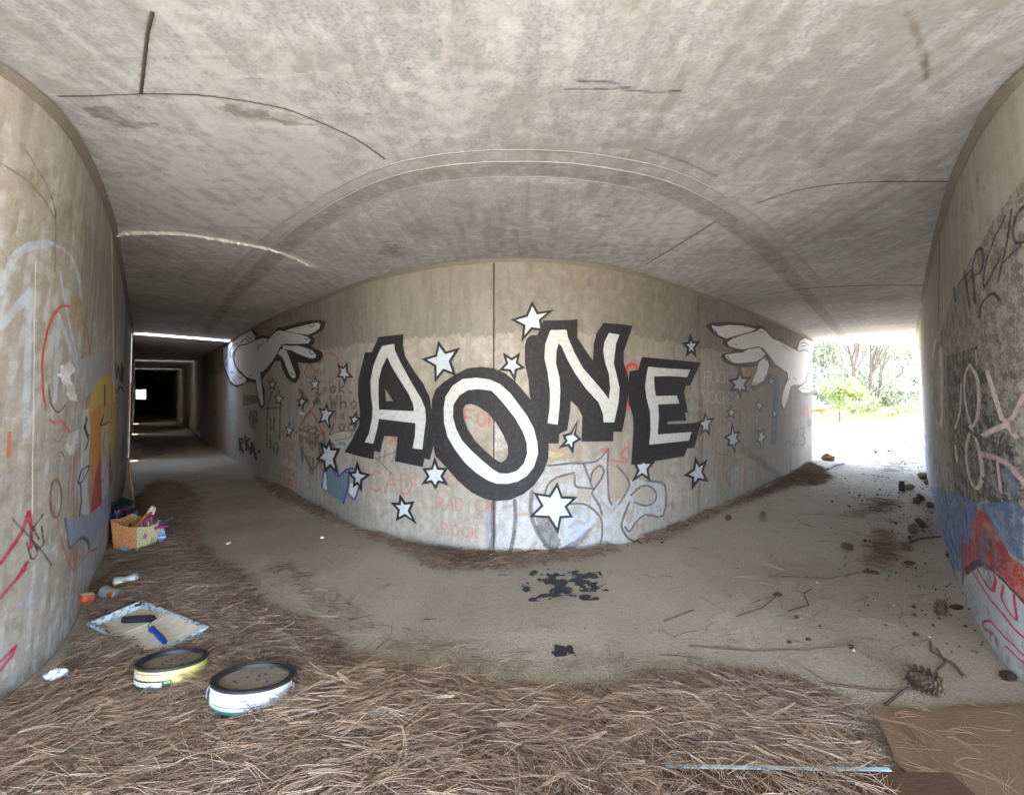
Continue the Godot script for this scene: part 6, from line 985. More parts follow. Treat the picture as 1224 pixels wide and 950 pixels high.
# ------------------------------------------------------------------ walls
func make_wall(foot: Array, head_x: Array, start: float) -> Wall:
	var w := Wall.new()
	var s := start
	for i in foot.size() / 2:
		var f := Vector2(foot[i * 2], foot[i * 2 + 1])
		var h := Vector2(head_x[i], f.y) if head_x else f
		if i > 0: s += ((f + h) / 2).distance_to((w.foot[i - 1] + w.head[i - 1]) / 2)
		w.s.append(s); w.foot.append(f); w.head.append(h)
	return w

func panel(w: Wall, a: float, b: float, m: Material, parent: Node) -> void:
	var sh := Shape.new()
	var stops := [a]
	for q in w.s: if q > a + 0.02 and q < b - 0.02: stops.append(q)
	stops.append(b)
	var rows := [0.0, 0.7, 1.4, 2.1, H]
	var T := 0.35
	for i in stops.size() - 1:
		var p: float = stops[i]; var q: float = stops[i + 1]
		var u0 := (p - a) / (b - a); var u1 := (q - a) / (b - a)
		for k in 4:
			var y: float = rows[k]; var z: float = rows[k + 1]
			var A := w.point(p, y); var B := w.point(q, y); var C := w.point(q, z); var D := w.point(p, z)
			var nA := w.normal(p, y); var nB := w.normal(q, y); var nC := w.normal(q, z); var nD := w.normal(p, z)
			var tA := Vector2(u0, 1 - y / H); var tB := Vector2(u1, 1 - y / H); var tC := Vector2(u1, 1 - z / H); var tD := Vector2(u0, 1 - z / H)
			sh.tri(A, B, C, nA, nB, nC, tA, tB, tC); sh.tri(A, C, D, nA, nC, nD, tA, tC, tD)
		var n0 := w.normal(p, 1.0); var n1 := w.normal(q, 1.0)
		sh.quad(w.point(p, 0) - n0 * T, w.point(q, 0) - n1 * T, w.point(q, H) - n1 * T, w.point(p, H) - n0 * T, -n0, Vector2.ZERO, Vector2.ZERO, Vector2.ZERO, Vector2.ZERO)
	for e in [a, b]:
		var n := w.normal(e, 1.0)
		var o: Vector3 = (w.point(e, 1.0) - w.point((a + b) / 2, 1.0)).normalized()
		var side := n.cross(Vector3.UP).normalized()
		if side.dot(o) < 0.0: side = -side
		var u := 0.002 if e == a else 0.998
		sh.quad(w.point(e, 0), w.point(e, H), w.point(e, H) - n * T, w.point(e, 0) - n * T, side, Vector2(u, 1), Vector2(u, 0), Vector2(u, 0), Vector2(u, 1))
	put("wall_panel", sh.mesh(m), parent)

func haunch(w: Wall, a: float, b: float, parent: Node) -> void:
	var sh := Shape.new()
	var stops := [a]
	for q in w.s: if q > a and q < b: stops.append(q)
	stops.append(b)
	var d := 0.034
	for i in stops.size() - 1:
		var p: float = stops[i]; var q: float = stops[i + 1]
		var A := w.point(p, H - d) + w.normal(p, H) * 0.003; var B := w.point(q, H - d) + w.normal(q, H) * 0.003
		var C := w.point(q, H - 0.003) + w.normal(q, H) * d; var D := w.point(p, H - 0.003) + w.normal(p, H) * d
		var n := (w.normal((p + q) / 2, H) - Vector3.UP).normalized()
		sh.tri(A, B, C, n, n, n); sh.tri(A, C, D, n, n, n)
	put("haunch", sh.mesh(M.haunch), parent)

func joint_filler(w: Wall, s: float, parent: Node) -> void:
	var sh := Shape.new()
	var n := w.normal(s, 1.0)
	sh.quad(w.point(s - 0.03, 0) - n * 0.022, w.point(s + 0.03, 0) - n * 0.022, w.point(s + 0.03, H) - n * 0.022, w.point(s - 0.03, H) - n * 0.022, n)
	put("joint_filler", sh.mesh(M.filler), parent)

func pack(flat: Array) -> PackedVector2Array:
	var o := PackedVector2Array()
	for i in flat.size() / 2: o.append(Vector2(flat[i * 2], flat[i * 2 + 1]))
	return o

func wall_paint(w: Wall, outline: PackedVector2Array, holes: Array, lift: float, m: Material) -> ArrayMesh:
	# a flat coat of paint that follows the wall: cut at the wall's own stations so that it lies parallel to it
	var lo := 1e9; var hi := -1e9
	for q in outline: lo = minf(lo, q.x); hi = maxf(hi, q.x)
	var cuts := [lo - 0.01]
	for q in w.s: if q > lo and q < hi: cuts.append(q)
	for h in holes:
		var c := Vector2.ZERO
		for q in h: c += q
		cuts.append(c.x / h.size())
	cuts.append(hi + 0.01)
	cuts.sort()
	var sh := Shape.new()
	for i in cuts.size() - 1:
		var a: float = cuts[i]; var b: float = cuts[i + 1]
		if b - a < 0.0004: continue
		var bits := Geometry2D.intersect_polygons(outline, PackedVector2Array([Vector2(a, -1), Vector2(b, -1), Vector2(b, 4), Vector2(a, 4)]))
		for h in holes:
			var left := []
			for bit in bits: left.append_array(Geometry2D.clip_polygons(bit, h))
			bits.assign(left)
		for bit in bits:
			if Geometry2D.is_polygon_clockwise(bit): bit.reverse()
			var ix := Geometry2D.triangulate_polygon(bit)
			for k in range(0, ix.size(), 3):
				var P := []; var N := []; var U := []
				for e in 3:
					var q: Vector2 = bit[ix[k + e]]
					var s := q.x
					var n := w.normal(s, q.y)
					P.append(w.point(s, q.y) + n * lift); N.append(n); U.append(q)
				sh.tri(P[0], P[1], P[2], N[0], N[1], N[2], U[0], U[1], U[2])
	return sh.mesh(m)

func build_mural(w: Wall, parent: Node) -> void:
	var done := []
	for item in MURAL:
		var root: Node3D
		for l in item[2]:
			var holes := []
			for h in l[4]: holes.append(pack(h))
			var coat := wall_paint(w, pack(l[3]), holes, 0.002 + 0.0022 * l[1], M["paint_" + l[2]])
			if root: put(l[0], coat, root)
			else:
				root = put(item[0], coat, parent); root.set_meta("label", item[1])
		done.append(root)
	for l in HAND_LINES:
		var root: Node3D = done[4] if l[3][0] < 0.0 else done[5]
		put("line", wall_paint(w, pack(l[3]), [], 0.002 + 0.0022 * l[1], M["paint_" + l[2]]), root)

# ------------------------------------------------------------------ litter
func needle_mesh(kind: int) -> ArrayMesh:
	var sh := Shape.new()
	var r := RandomNumberGenerator.new(); r.seed = 40 + kind
	for q in ([1, 1, 3, 2][kind]):
		var pts := []; var rad := []
		var bend: float = [0.08, 0.3, 0.16, 0.55][kind] * r.randf_range(0.6, 1.2)
		var spread: float = (q - ([1, 1, 3, 2][kind] - 1) / 2.0) * 0.22
		for i in 6:
			var t := i / 5.0
			var p := Vector3(t, sin(t * PI) * 0.04, bend * t * t + 0.03 * sin(t * 7.0 + kind + q)).rotated(Vector3.UP, spread)
			pts.append(p); rad.append(0.0085 * (1.0 if i < 4 else 0.75 if i == 4 else 0.3))
		sh.tube(pts, rad, 3, false)
	return sh.mesh(M.needle)

func edge_distance(p: Vector2, poly: PackedVector2Array) -> float:
	var d := 1e9
	for i in poly.size():
		d = minf(d, p.distance_to(Geometry2D.get_closest_point_to_segment(p, poly[i], poly[(i + 1) % poly.size()])))
	return d

func covered(p: Vector2) -> bool:
	# where a can, the tray or the bag stands there is no straw on top
	if p.distance_to(Vector2(-1.77, 2.60)) < 0.19 or p.distance_to(Vector2(-1.27, 2.45)) < 0.22 or p.distance_to(Vector2(-3.7, 4.9)) < 0.28: return true
	if p.distance_to(Vector2(-3.02, 3.8)) < 0.1 or p.distance_to(Vector2(-2.98, 3.66)) < 0.1 or p.distance_to(Vector2(-2.93, 3.5)) < 0.1: return true
	var q := (p - Vector2(-2.29, 3.14)).rotated(0.519)
	return absf(q.x) < 0.47 and absf(q.y) < 0.19

func scatter_needles(root: Node3D, areas: Array, loose: Array) -> void:
	# areas: [polygon, count, soft edge, mound, longest, shift of tone]
	var xs := [[], [], [], []]; var cs := [[], [], [], []]
	var tones := [c8(126, 98, 77), c8(142, 113, 90), c8(162, 134, 109), c8(100, 75, 58), c8(184, 160, 135), c8(82, 61, 46), c8(134, 110, 90)]
	for A in areas:
		var poly: PackedVector2Array = A[0]
		var lo := poly[0]; var hi := poly[0]
		for q in poly: lo = lo.min(q); hi = hi.max(q)
		var made := 0; var tries := 0
		while made < A[1] and tries < A[1] * 12:
			tries += 1
			var p := Vector2(rng.randf_range(lo.x, hi.x), rng.randf_range(lo.y, hi.y))
			if not Geometry2D.is_point_in_polygon(p, poly): continue
			if covered(p): continue
			var e := edge_distance(p, poly)
			var q := noise_a[(int(p.y * 60) & 511) * 512 + (int(p.x * 60) & 511)] / 255.0
			var keep := clampf(e / A[2] + (q - 0.5) * 1.1, 0.02, 1.0)
			if rng.randf() > keep: continue
			var len: float = rng.randf_range(0.45, 1.0) * A[4]
			var mound: float = A[3] * smoothstep(0.0, 0.5, e / A[2] * 0.6) * (0.35 + q)
			var flow := (noise_a[(int(p.y * 23 + 200) & 511) * 512 + (int(p.x * 23 + 77) & 511)] / 255.0 - 0.5) * 7.0
			var turn := flow + rng.randfn(0.0, 0.75) + (PI if rng.randf() < 0.5 else 0.0)
			var lift := rng.randf_range(0.004, 0.012) + mound * rng.randf()
			var b := Basis(Vector3.UP, turn) * Basis(Vector3(0, 0, 1), rng.randfn(0.0, 0.06 + mound * 1.4)) * Basis(Vector3(1, 0, 0), rng.randf_range(-0.5, 0.5))
			var thick := rng.randf_range(0.085, 0.17)
			var k: int = [0, 0, 1, 1, 2, 2, 3][rng.randi() % 7]
			xs[k].append(Transform3D(b.scaled_local(Vector3(len, 1, 1) * Vector3(1, thick, thick)), g(p.x, p.y, ground_y(p.x, p.y) + lift) - b.x * len * 0.5))
			var c: Color = tones[rng.randi() % tones.size()].lerp(A[5], A[6] * rng.randf())
			cs[k].append(c.srgb_to_linear() * rng.randf_range(0.8, 1.15))
			made += 1
	for k in 4:
		for L in loose: if L[0] == k: xs[k].append(L[1]); cs[k].append(L[2])
		var mm := MultiMesh.new()
		mm.transform_format = MultiMesh.TRANSFORM_3D; mm.use_colors = true
		mm.mesh = needle_mesh(k); mm.instance_count = xs[k].size()
		for i in xs[k].size():
			mm.set_instance_transform(i, xs[k][i]); mm.set_instance_color(i, cs[k][i])
		var o := MultiMeshInstance3D.new()
		o.name = "needles"; o.multimesh = mm; root.add_child(o, true); o.set_meta("kind", "stuff")

# ------------------------------------------------------------------ small things
func lump(size: Vector3, rough: float, seed_: int, m: Material, rings := 8, sides := 12) -> ArrayMesh:
	var sh := Shape.new()
	var f := FastNoiseLite.new(); f.seed = seed_; f.frequency = 0.9
	var at := func(i: int, k: int) -> Vector3:
		var th := PI * i / rings; var ph := TAU * (k % sides) / sides
		var d := Vector3(sin(th) * cos(ph), cos(th), sin(th) * sin(ph))
		return d * size * 0.5 * (1.0 + rough * f.get_noise_3dv(d * 1.6) * 2.0)
	for i in rings:
		for k in sides:
			var a: Vector3 = at.call(i, k); var b: Vector3 = at.call(i, k + 1); var c: Vector3 = at.call(i + 1, k + 1); var d: Vector3 = at.call(i + 1, k)
			var o := (a + b + c + d).normalized()
			var n1 := (b - a).cross(c - a).normalized() if i > 0 else (c - a).cross(d - a).normalized()
			if n1.dot(o) < 0: n1 = -n1
			if i > 0: sh.tri(a, b, c, n1, n1, n1)
			if i < rings - 1: sh.tri(a, c, d, n1, n1, n1)
	return sh.mesh(m)

func pine_cone_meshes() -> Array:
	var core := Shape.new()
	core.lathe([Vector2(0.001, 0.0), Vector2(0.2, 0.06), Vector2(0.3, 0.3), Vector2(0.26, 0.6), Vector2(0.12, 0.9), Vector2(0.001, 1.0)], 10)
	var sc := Shape.new()
	var total := 84
	for i in total:
		var t := (i + 0.5) / total
		var a := i * 2.39996
		var rad: float = 0.16 + 0.26 * sin(pow(t, 0.8) * PI * 0.93)
		var y := 0.04 + t * 0.92
		var o := Vector3(cos(a), 0, sin(a)); var s := Vector3(-sin(a), 0, cos(a))
		var tilt := lerpf(-0.25, 0.9, t)
		var d := (o * cos(tilt) + Vector3.UP * sin(tilt))
		var L := 0.22 * (1.0 - 0.35 * t); var W := 0.085 * (1.15 - 0.5 * t)
		var base := o * rad * 0.62 + Vector3.UP * y
		var tip := base + d * L
		var up := s.cross(d).normalized()
		if up.y < 0: up = -up
		sc.quad(base - s * W * 0.6, base + s * W * 0.6, tip + s * W, tip - s * W, up)
		sc.quad(tip - s * W, tip + s * W, tip + s * W * 0.5 + d * 0.035 - up * 0.03, tip - s * W * 0.5 + d * 0.035 - up * 0.03, (up + d).normalized())
		sc.quad(tip - s * W, tip + s * W, base + s * W * 0.6 - up * 0.03, base - s * W * 0.6 - up * 0.03, -up)
	return [core.mesh(M.cone_core), sc.mesh(M.cone)]

func image_texture(w: int, h: int, base: Color, rects: Array, grit := 0.0) -> ImageTexture:
	var im := Image.create(w, h, false, Image.FORMAT_RGB8)
	im.fill(base)
	for r in rects: im.fill_rect(Rect2i(r[0], r[1], r[2], r[3]), r[4])
	if grit > 0.0:
		for y in h:
			for x in w:
				var q := noise_b[((y * 3) & 511) * 512 + ((x * 3) & 511)] / 255.0
				var c := im.get_pixel(x, y)
				im.set_pixel(x, y, c.lerp(Color(0.33, 0.28, 0.22), grit * smoothstep(0.5, 0.75, q)))
	return ImageTexture.create_from_image(im)

func with_map(t: Texture2D, rough := 0.6, metal := 0.0) -> StandardMaterial3D:
	var m := StandardMaterial3D.new()
	m.albedo_texture = t; m.roughness = rough; m.metallic = metal
	return m

func lathe_part(called: String, profile: Array, m: Material, parent: Node, sides := 36, wob := 0.0) -> MeshInstance3D:
	var sh := Shape.new(); sh.lathe(profile, sides, wob)
	return put(called, sh.mesh(m), parent)

func paint_can(at: Vector3, r: float, h: float, tilt: Vector3, label_m: Material, base_m: Material, label: String, handle: bool, turn: float) -> void:
	var t := thing("paint_can", at, label, "paint can", "open paint cans on the pine straw")
	t.basis = Basis(Vector3(1, 0, 0), tilt.x) * Basis(Vector3(0, 0, 1), tilt.z) * Basis(Vector3.UP, turn)
	lathe_part("body", [Vector2(r * 0.95, 0), Vector2(r, 0.006), Vector2(r, h * 0.12)], base_m, t)
	lathe_part("label", [Vector2(r * 1.004, h * 0.12), Vector2(r * 1.004, h * 0.86)], label_m, t, 48)
	lathe_part("rim", [Vector2(r * 1.0, h * 0.86), Vector2(r * 1.03, h * 0.9), Vector2(r * 1.035, h * 0.97), Vector2(r * 1.01, h), Vector2(r * 0.97, h), Vector2(r * 0.95, h * 0.95), Vector2(r * 0.9, h * 0.93), Vector2(r * 0.88, h * 0.97), Vector2(r * 0.85, h * 0.97), Vector2(r * 0.84, h * 0.8)], M.can_rim, t, 48)
	lathe_part("dried_paint", [Vector2(r * 0.86, h * 0.84), Vector2(r * 0.7, h * 0.82), Vector2(r * 0.4, h * 0.84), Vector2(0.0001, h * 0.83)], M.dried, t, 36, 0.02)
	for k in 9:
		var q := Vector2(rng.randf_range(0.1, 0.75) * r, 0).rotated(rng.randf() * TAU)
		var fl := put("flake", lump(Vector3(0.016, 0.005, 0.011), 0.3, 80 + k, M.bark, 5, 6), t)
		fl.position = Vector3(q.x, h * 0.845, q.y)
	if handle:
		for s in [-1.0, 1.0]:
			var w := Shape.new()
			var pts := []; var rr := []
			for i in 9:
				var f := i / 8.0
				pts.append(Vector3(s * (r * 0.99 + sin(f * PI) * 0.022), h * 0.75 - f * h * 0.55, 0.3 * r * (f - 0.2) * 1.6)); rr.append(0.0028)
			w.tube(pts, rr, 6)
			var hn := put("handle", w.mesh(M.white_metal), t); hn.rotation.y = -turn
			var ear := Shape.new(); ear.lathe([Vector2(0.0001, 0.004), Vector2(0.012, 0.003), Vector2(0.014, 0)], 12, 0.0, Basis(Vector3(0, 0, 1), -s * PI / 2), Vector3(s * r * 1.0, h * 0.74, -0.1 * r))
			var er := put("handle_ear", ear.mesh(M.can_rim), t); er.rotation.y = -turn

func drink_can(at: Vector3, basis_: Basis, m: Material, label: String, squash: float) -> void:
	var t := thing("drink_can", at, label, "can", "empty drink cans at the foot of the left wall")
	t.basis = basis_ * 1.3
	var sh := Shape.new()
	var prof := [Vector2(0.024, 0.0), Vector2(0.033, 0.008), Vector2(0.033, 0.045), Vector2(0.030 - squash * 0.004, 0.06), Vector2(0.033, 0.075), Vector2(0.033, 0.108)]
	sh.lathe(prof, 24)
	for i in sh.v.size(): sh.v[i].x *= 1.0 - squash * smoothstep(0.0, 0.06, sh.v[i].y) * smoothstep(0.12, 0.06, sh.v[i].y)
	put("body", sh.mesh(m), t)
	lathe_part("shoulder", [Vector2(0.033, 0.108), Vector2(0.027, 0.118), Vector2(0.027, 0.121)], M.aluminium, t, 24)
	lathe_part("lid", [Vector2(0.027, 0.121), Vector2(0.025, 0.121), Vector2(0.024, 0.117), Vector2(0.0001, 0.117)], M.aluminium, t, 24)
	var hole := lathe_part("opening", [Vector2(0.008, 0.1175), Vector2(0.0001, 0.1178)], M.dark, t, 14)
	hole.position = Vector3(0.011, 0, 0); hole.scale = Vector3(1.0, 1, 0.8)
	lathe_part("base", [Vector2(0.024, 0.0), Vector2(0.018, 0.006), Vector2(0.0001, 0.01)], M.aluminium, t, 24)

# ------------------------------------------------------------------ trees
func limb(sh: Shape, tips: Array, at: Vector3, dir: Vector3, r: float, len: float, depth: int, spread: float, rr: RandomNumberGenerator) -> void:
	var pts := [at]; var rad := [r]
	var p := at; var d := dir
	var steps := 5
	for i in steps:
		d = (d + Vector3(rr.randfn(0, 0.12), rr.randfn(0.03, 0.08), rr.randfn(0, 0.12))).normalized()
		p += d * len / steps
		pts.append(p); rad.append(lerpf(r, r * 0.55, (i + 1.0) / steps))
		if depth <= 1: tips.append(p)
	sh.tube(pts, rad, 7 if depth > 2 else 5, false)
	if depth == 0:
		return
	var n := 2 + (rr.randi() % 2) + (1 if depth > 2 else 0)
	for k in n:
		var f := rr.randf_range(0.45, 1.0)
		var q: Vector3 = pts[clampi(int(round(f * steps)), 1, steps)]
		var side := Vector3(rr.randfn(0, 1), rr.randfn(0.1, 0.5), rr.randfn(0, 1)).normalized()
		limb(sh, tips, q, (d + side * spread).normalized(), r * 0.55 * rr.randf_range(0.75, 1.0), len * rr.randf_range(0.55, 0.8), depth - 1, spread, rr)

func leaf_mesh() -> ArrayMesh:
	var sh := Shape.new()
	var r := RandomNumberGenerator.new(); r.seed = 3
	for k in 5:
		var o := Vector3(r.randf_range(-0.5, 0.5), r.randf_range(-0.5, 0.5), r.randf_range(-0.5, 0.5))
		var b := Basis(Vector3(r.randfn(), r.randfn(), r.randfn()).normalized(), r.randf() * TAU)
		sh.quad(o + b * Vector3(-0.5, 0, 0), o + b * Vector3(0, 0, -0.17), o + b * Vector3(0.5, 0.05, 0), o + b * Vector3(0, 0, 0.17))
	return sh.mesh(M.leaf)

func tree(called: String, at: Vector3, stems: Array, depth: int, spread: float, leaves: int, clump: float, leaf: float, tones: Array, label: String, group: String, seed_: int) -> void:
	var t := thing(called, at, label, "tree", group)
	var rr := RandomNumberGenerator.new(); rr.seed = seed_
	var sh := Shape.new(); var tips := []
	for s in stems: limb(sh, tips, s[0], s[1].normalized(), s[2], s[3], depth, spread, rr)
	put("trunk", sh.mesh(M.tree_bark), t)
	crown(t, tips, leaves, clump, leaf, tones, rr)

func crown(t: Node3D, tips: Array, leaves: int, clump: float, leaf: float, tones: Array, rr: RandomNumberGenerator) -> void:
	var mm := MultiMesh.new()
	mm.transform_format = MultiMesh.TRANSFORM_3D; mm.use_colors = true
	mm.mesh = M.leaf_cluster; mm.instance_count = leaves
	for i in leaves:
		var p: Vector3 = tips[rr.randi() % tips.size()] + Vector3(rr.randfn(), rr.randfn() * 0.7, rr.randfn()) * clump
		p.y = maxf(p.y, 0.12)
		var b := Basis(Vector3(rr.randfn(), rr.randfn(), rr.randfn()).normalized(), rr.randf() * TAU).scaled(Vector3.ONE * leaf * rr.randf_range(0.6, 1.4))
		mm.set_instance_transform(i, Transform3D(b, p))
		var c: Color = tones[rr.randi() % tones.size()]
		mm.set_instance_color(i, c.srgb_to_linear() * rr.randf_range(0.75, 1.2))
	var o := MultiMeshInstance3D.new(); o.name = "crown"; o.multimesh = mm
	t.add_child(o, true); o.set_meta("kind", "stuff")

func bush(at: Vector3, size: Vector3, n: int, tones: Array, label: String, seed_: int) -> void:
	var t := thing("shrub", at, label, "shrub", "shrubs beyond the tunnel mouth")
	var rr := RandomNumberGenerator.new(); rr.seed = seed_
	var sh := Shape.new(); var tips := []
	for k in 7:
		limb(sh, tips, Vector3(rr.randfn() * 0.08, 0, rr.randfn() * 0.08), Vector3(rr.randfn() * 0.6 * size.x, size.y, rr.randfn() * 0.6 * size.z).normalized(), 0.012, size.y * 0.8, 1, 0.7, rr)
	put("stems", sh.mesh(M.tree_bark), t)
	crown(t, tips, n, 0.14 * size.x, 0.11 if size.y < 2.0 else 0.14, tones, rr)

# ------------------------------------------------------------------ the scene
func _ready() -> void:
	# camera, sky, sun, exposure
	var cam := Camera3D.new()
	cam.name = "camera"
	cam.projection = Camera3D.PROJECTION_FRUSTUM
	cam.near = 0.1; cam.far = 1200.0
	cam.size = 0.1 * 950.0 / 600.0
	cam.frustum_offset = Vector2(0.0, -0.1 * 4.0 / 600.0)
	cam.position = Vector3(0, 1.5, 0)
	add_child(cam); cam.current = true
	var env := Environment.new()
	env.background_mode = Environment.BG_SKY
	var sky := Sky.new(); var sm := ProceduralSkyMaterial.new()
	sm.sky_top_color = c8(150, 178, 214); sm.sky_horizon_color = c8(222, 230, 238); sm.sky_curve = 0.12
	sm.ground_bottom_color = c8(150, 138, 120); sm.ground_horizon_color = c8(214, 212, 206)
	sm.sun_angle_max = 0.0
	sm.energy_multiplier = 1.1
	sky.sky_material = sm; env.sky = sky
	env.tonemap_mode = Environment.TONE_MAPPER_LINEAR
	env.tonemap_exposure = 31.0
	env.sdfgi_enabled = true; env.ssao_enabled = true; env.ssil_enabled = true
	var we := WorldEnvironment.new(); we.name = "environment"; we.environment = env; add_child(we)
	var sun := DirectionalLight3D.new(); sun.name = "sun"
	sun.light_energy = 1.5; sun.light_angular_distance = 0.5; sun.light_color = Color(1.0, 0.98, 0.955); sun.shadow_enabled = true
	add_child(sun)
	sun.look_at_from_position(Vector3(0.62, 1.0, -0.22), Vector3.ZERO)
	rng.seed = 20
	print("start")
	make_materials()
	make_litter_materials()
	print("materials")
	build_structure()
	print("structure")
	build_straw()
	print("straw")
	build_litter()
	print("litter")
	build_outside()
	print("outside")

func make_materials() -> void:
	noise_a = tile(0.012, 5, 1); noise_b = tile(0.09, 4, 2); noise_c = tile(0.02, 4, 3, 512, 0.125)
	var mid := tile(0.035, 4, 7); var grain := tile(0.25, 2, 9)
	var conc := make_tile(512, c8(147, 141, 131), [[grain, c8(116, 108, 96), 0.45, 0.9, 0.55, 0.5], [noise_b, c8(176, 167, 152), 0.5, 0.85, 0.5, 0.4], [mid, c8(130, 119, 103), 0.5, 0.85, 0.45, 0.3], [noise_a, c8(168, 160, 148), 0.45, 0.8, 0.35, 0.3]], 0.93)
	var ceil_t := make_tile(512, c8(178, 180, 184), [[grain, c8(138, 133, 130), 0.45, 0.85, 0.7, 0.5], [noise_c, c8(160, 155, 152), 0.5, 0.85, 0.35, 0.3], [mid, c8(212, 211, 211), 0.5, 0.8, 0.45, 0.3], [noise_b, c8(156, 152, 150), 0.5, 0.75, 0.35, 0.3], [noise_a, c8(164, 159, 156), 0.48, 0.75, 0.5, 0.2]], 0.95)
	var sand := make_tile(512, c8(194, 179, 154), [[grain, c8(144, 128, 106), 0.5, 0.85, 0.6, 1.3], [noise_b, c8(208, 196, 176), 0.5, 0.8, 0.55, 0.7], [mid, c8(164, 148, 126), 0.5, 0.85, 0.4, 0.5], [noise_a, c8(186, 174, 156), 0.45, 0.8, 0.4, 0.3]], 0.0)
	M.concrete = tiled(conc, 0.55, 0.35)
	M.ceiling = tiled(ceil_t, 0.4, 0.16)
	M.sand = tiled(sand, 1.1, 1.8)
	M.sand.vertex_color_use_as_albedo = true
	M.haunch = tiled(conc, 0.9, 0.35); M.haunch.albedo_color = c8(214, 210, 206)
	M.filler = plain(c8(62, 54, 46)); M.joint = plain(c8(76, 66, 58)); M.ridge = tiled(ceil_t, 1.3, 0.3)
	M.crust = tiled(conc, 2.2, 0.8); M.crust.albedo_texture = null; M.crust.albedo_color = c8(232, 230, 226)
	var coat := func(c: Color, d: Color, w: float) -> StandardMaterial3D:
		var t := make_tile(512, c, [[mid, d, 0.45, 0.8, w, 0.2], [grain, d, 0.55, 0.9, w * 0.8, 0.5]], 0.0)
		var m := tiled(t, 0.9, 0.2, 0.75)
		return m
	M.paint_black = coat.call(c8(30, 28, 29), c8(52, 49, 48), 0.8)
	M.paint_soft_black = coat.call(c8(52, 50, 52), c8(74, 71, 72), 0.8)
	M.paint_white = coat.call(c8(192, 192, 188), c8(168, 166, 161), 0.8)
	M.paint_star_white = coat.call(c8(188, 194, 200), c8(168, 172, 176), 0.7)
	M.paint_grey = coat.call(c8(204, 208, 210), c8(184, 186, 186), 0.8)
	M.paint_hand_white = coat.call(c8(220, 219, 217), c8(198, 196, 192), 0.8)
	M.paint_dark_grey = coat.call(c8(74, 72, 74), c8(104, 100, 98), 0.8)
	M.needle = plain(Color.WHITE, 0.8); M.needle.vertex_color_use_as_albedo = true
	M.leaf = plain(Color.WHITE, 0.7); M.leaf.vertex_color_use_as_albedo = true; M.leaf.backlight_enabled = true; M.leaf.backlight = Color(0.5, 0.55, 0.3)
	M.leaf_cluster = leaf_mesh()
	M.blade = plain(Color.WHITE, 0.8); M.blade.vertex_color_use_as_albedo = true
	M.can_rim = plain(c8(70, 70, 72), 0.45, 0.7); M.white_metal = plain(c8(214, 212, 218), 0.4, 0.1); M.aluminium = plain(c8(190, 192, 196), 0.3, 0.85); M.dark = plain(c8(18, 17, 17), 0.8)
	M.dried = tiled(conc, 3.0, 0.5); M.dried.albedo_color = c8(236, 230, 218)
	M.bark = tiled(conc, 4.0, 0.8); M.bark.albedo_color = c8(112, 90, 72)
	M.cone_core = plain(c8(62, 48, 38)); M.cone = plain(c8(92, 70, 54), 0.85)
	M.stone = tiled(conc, 5.0, 0.6); M.stone.albedo_color = c8(210, 196, 178)
	M.tan_stone = tiled(conc, 5.0, 0.6); M.tan_stone.albedo_color = c8(232, 196, 150)
	M.tree_bark = tiled(conc, 3.0, 1.5); M.tree_bark.albedo_color = c8(112, 100, 92)
	M.twig = plain(c8(92, 72, 58), 0.9)

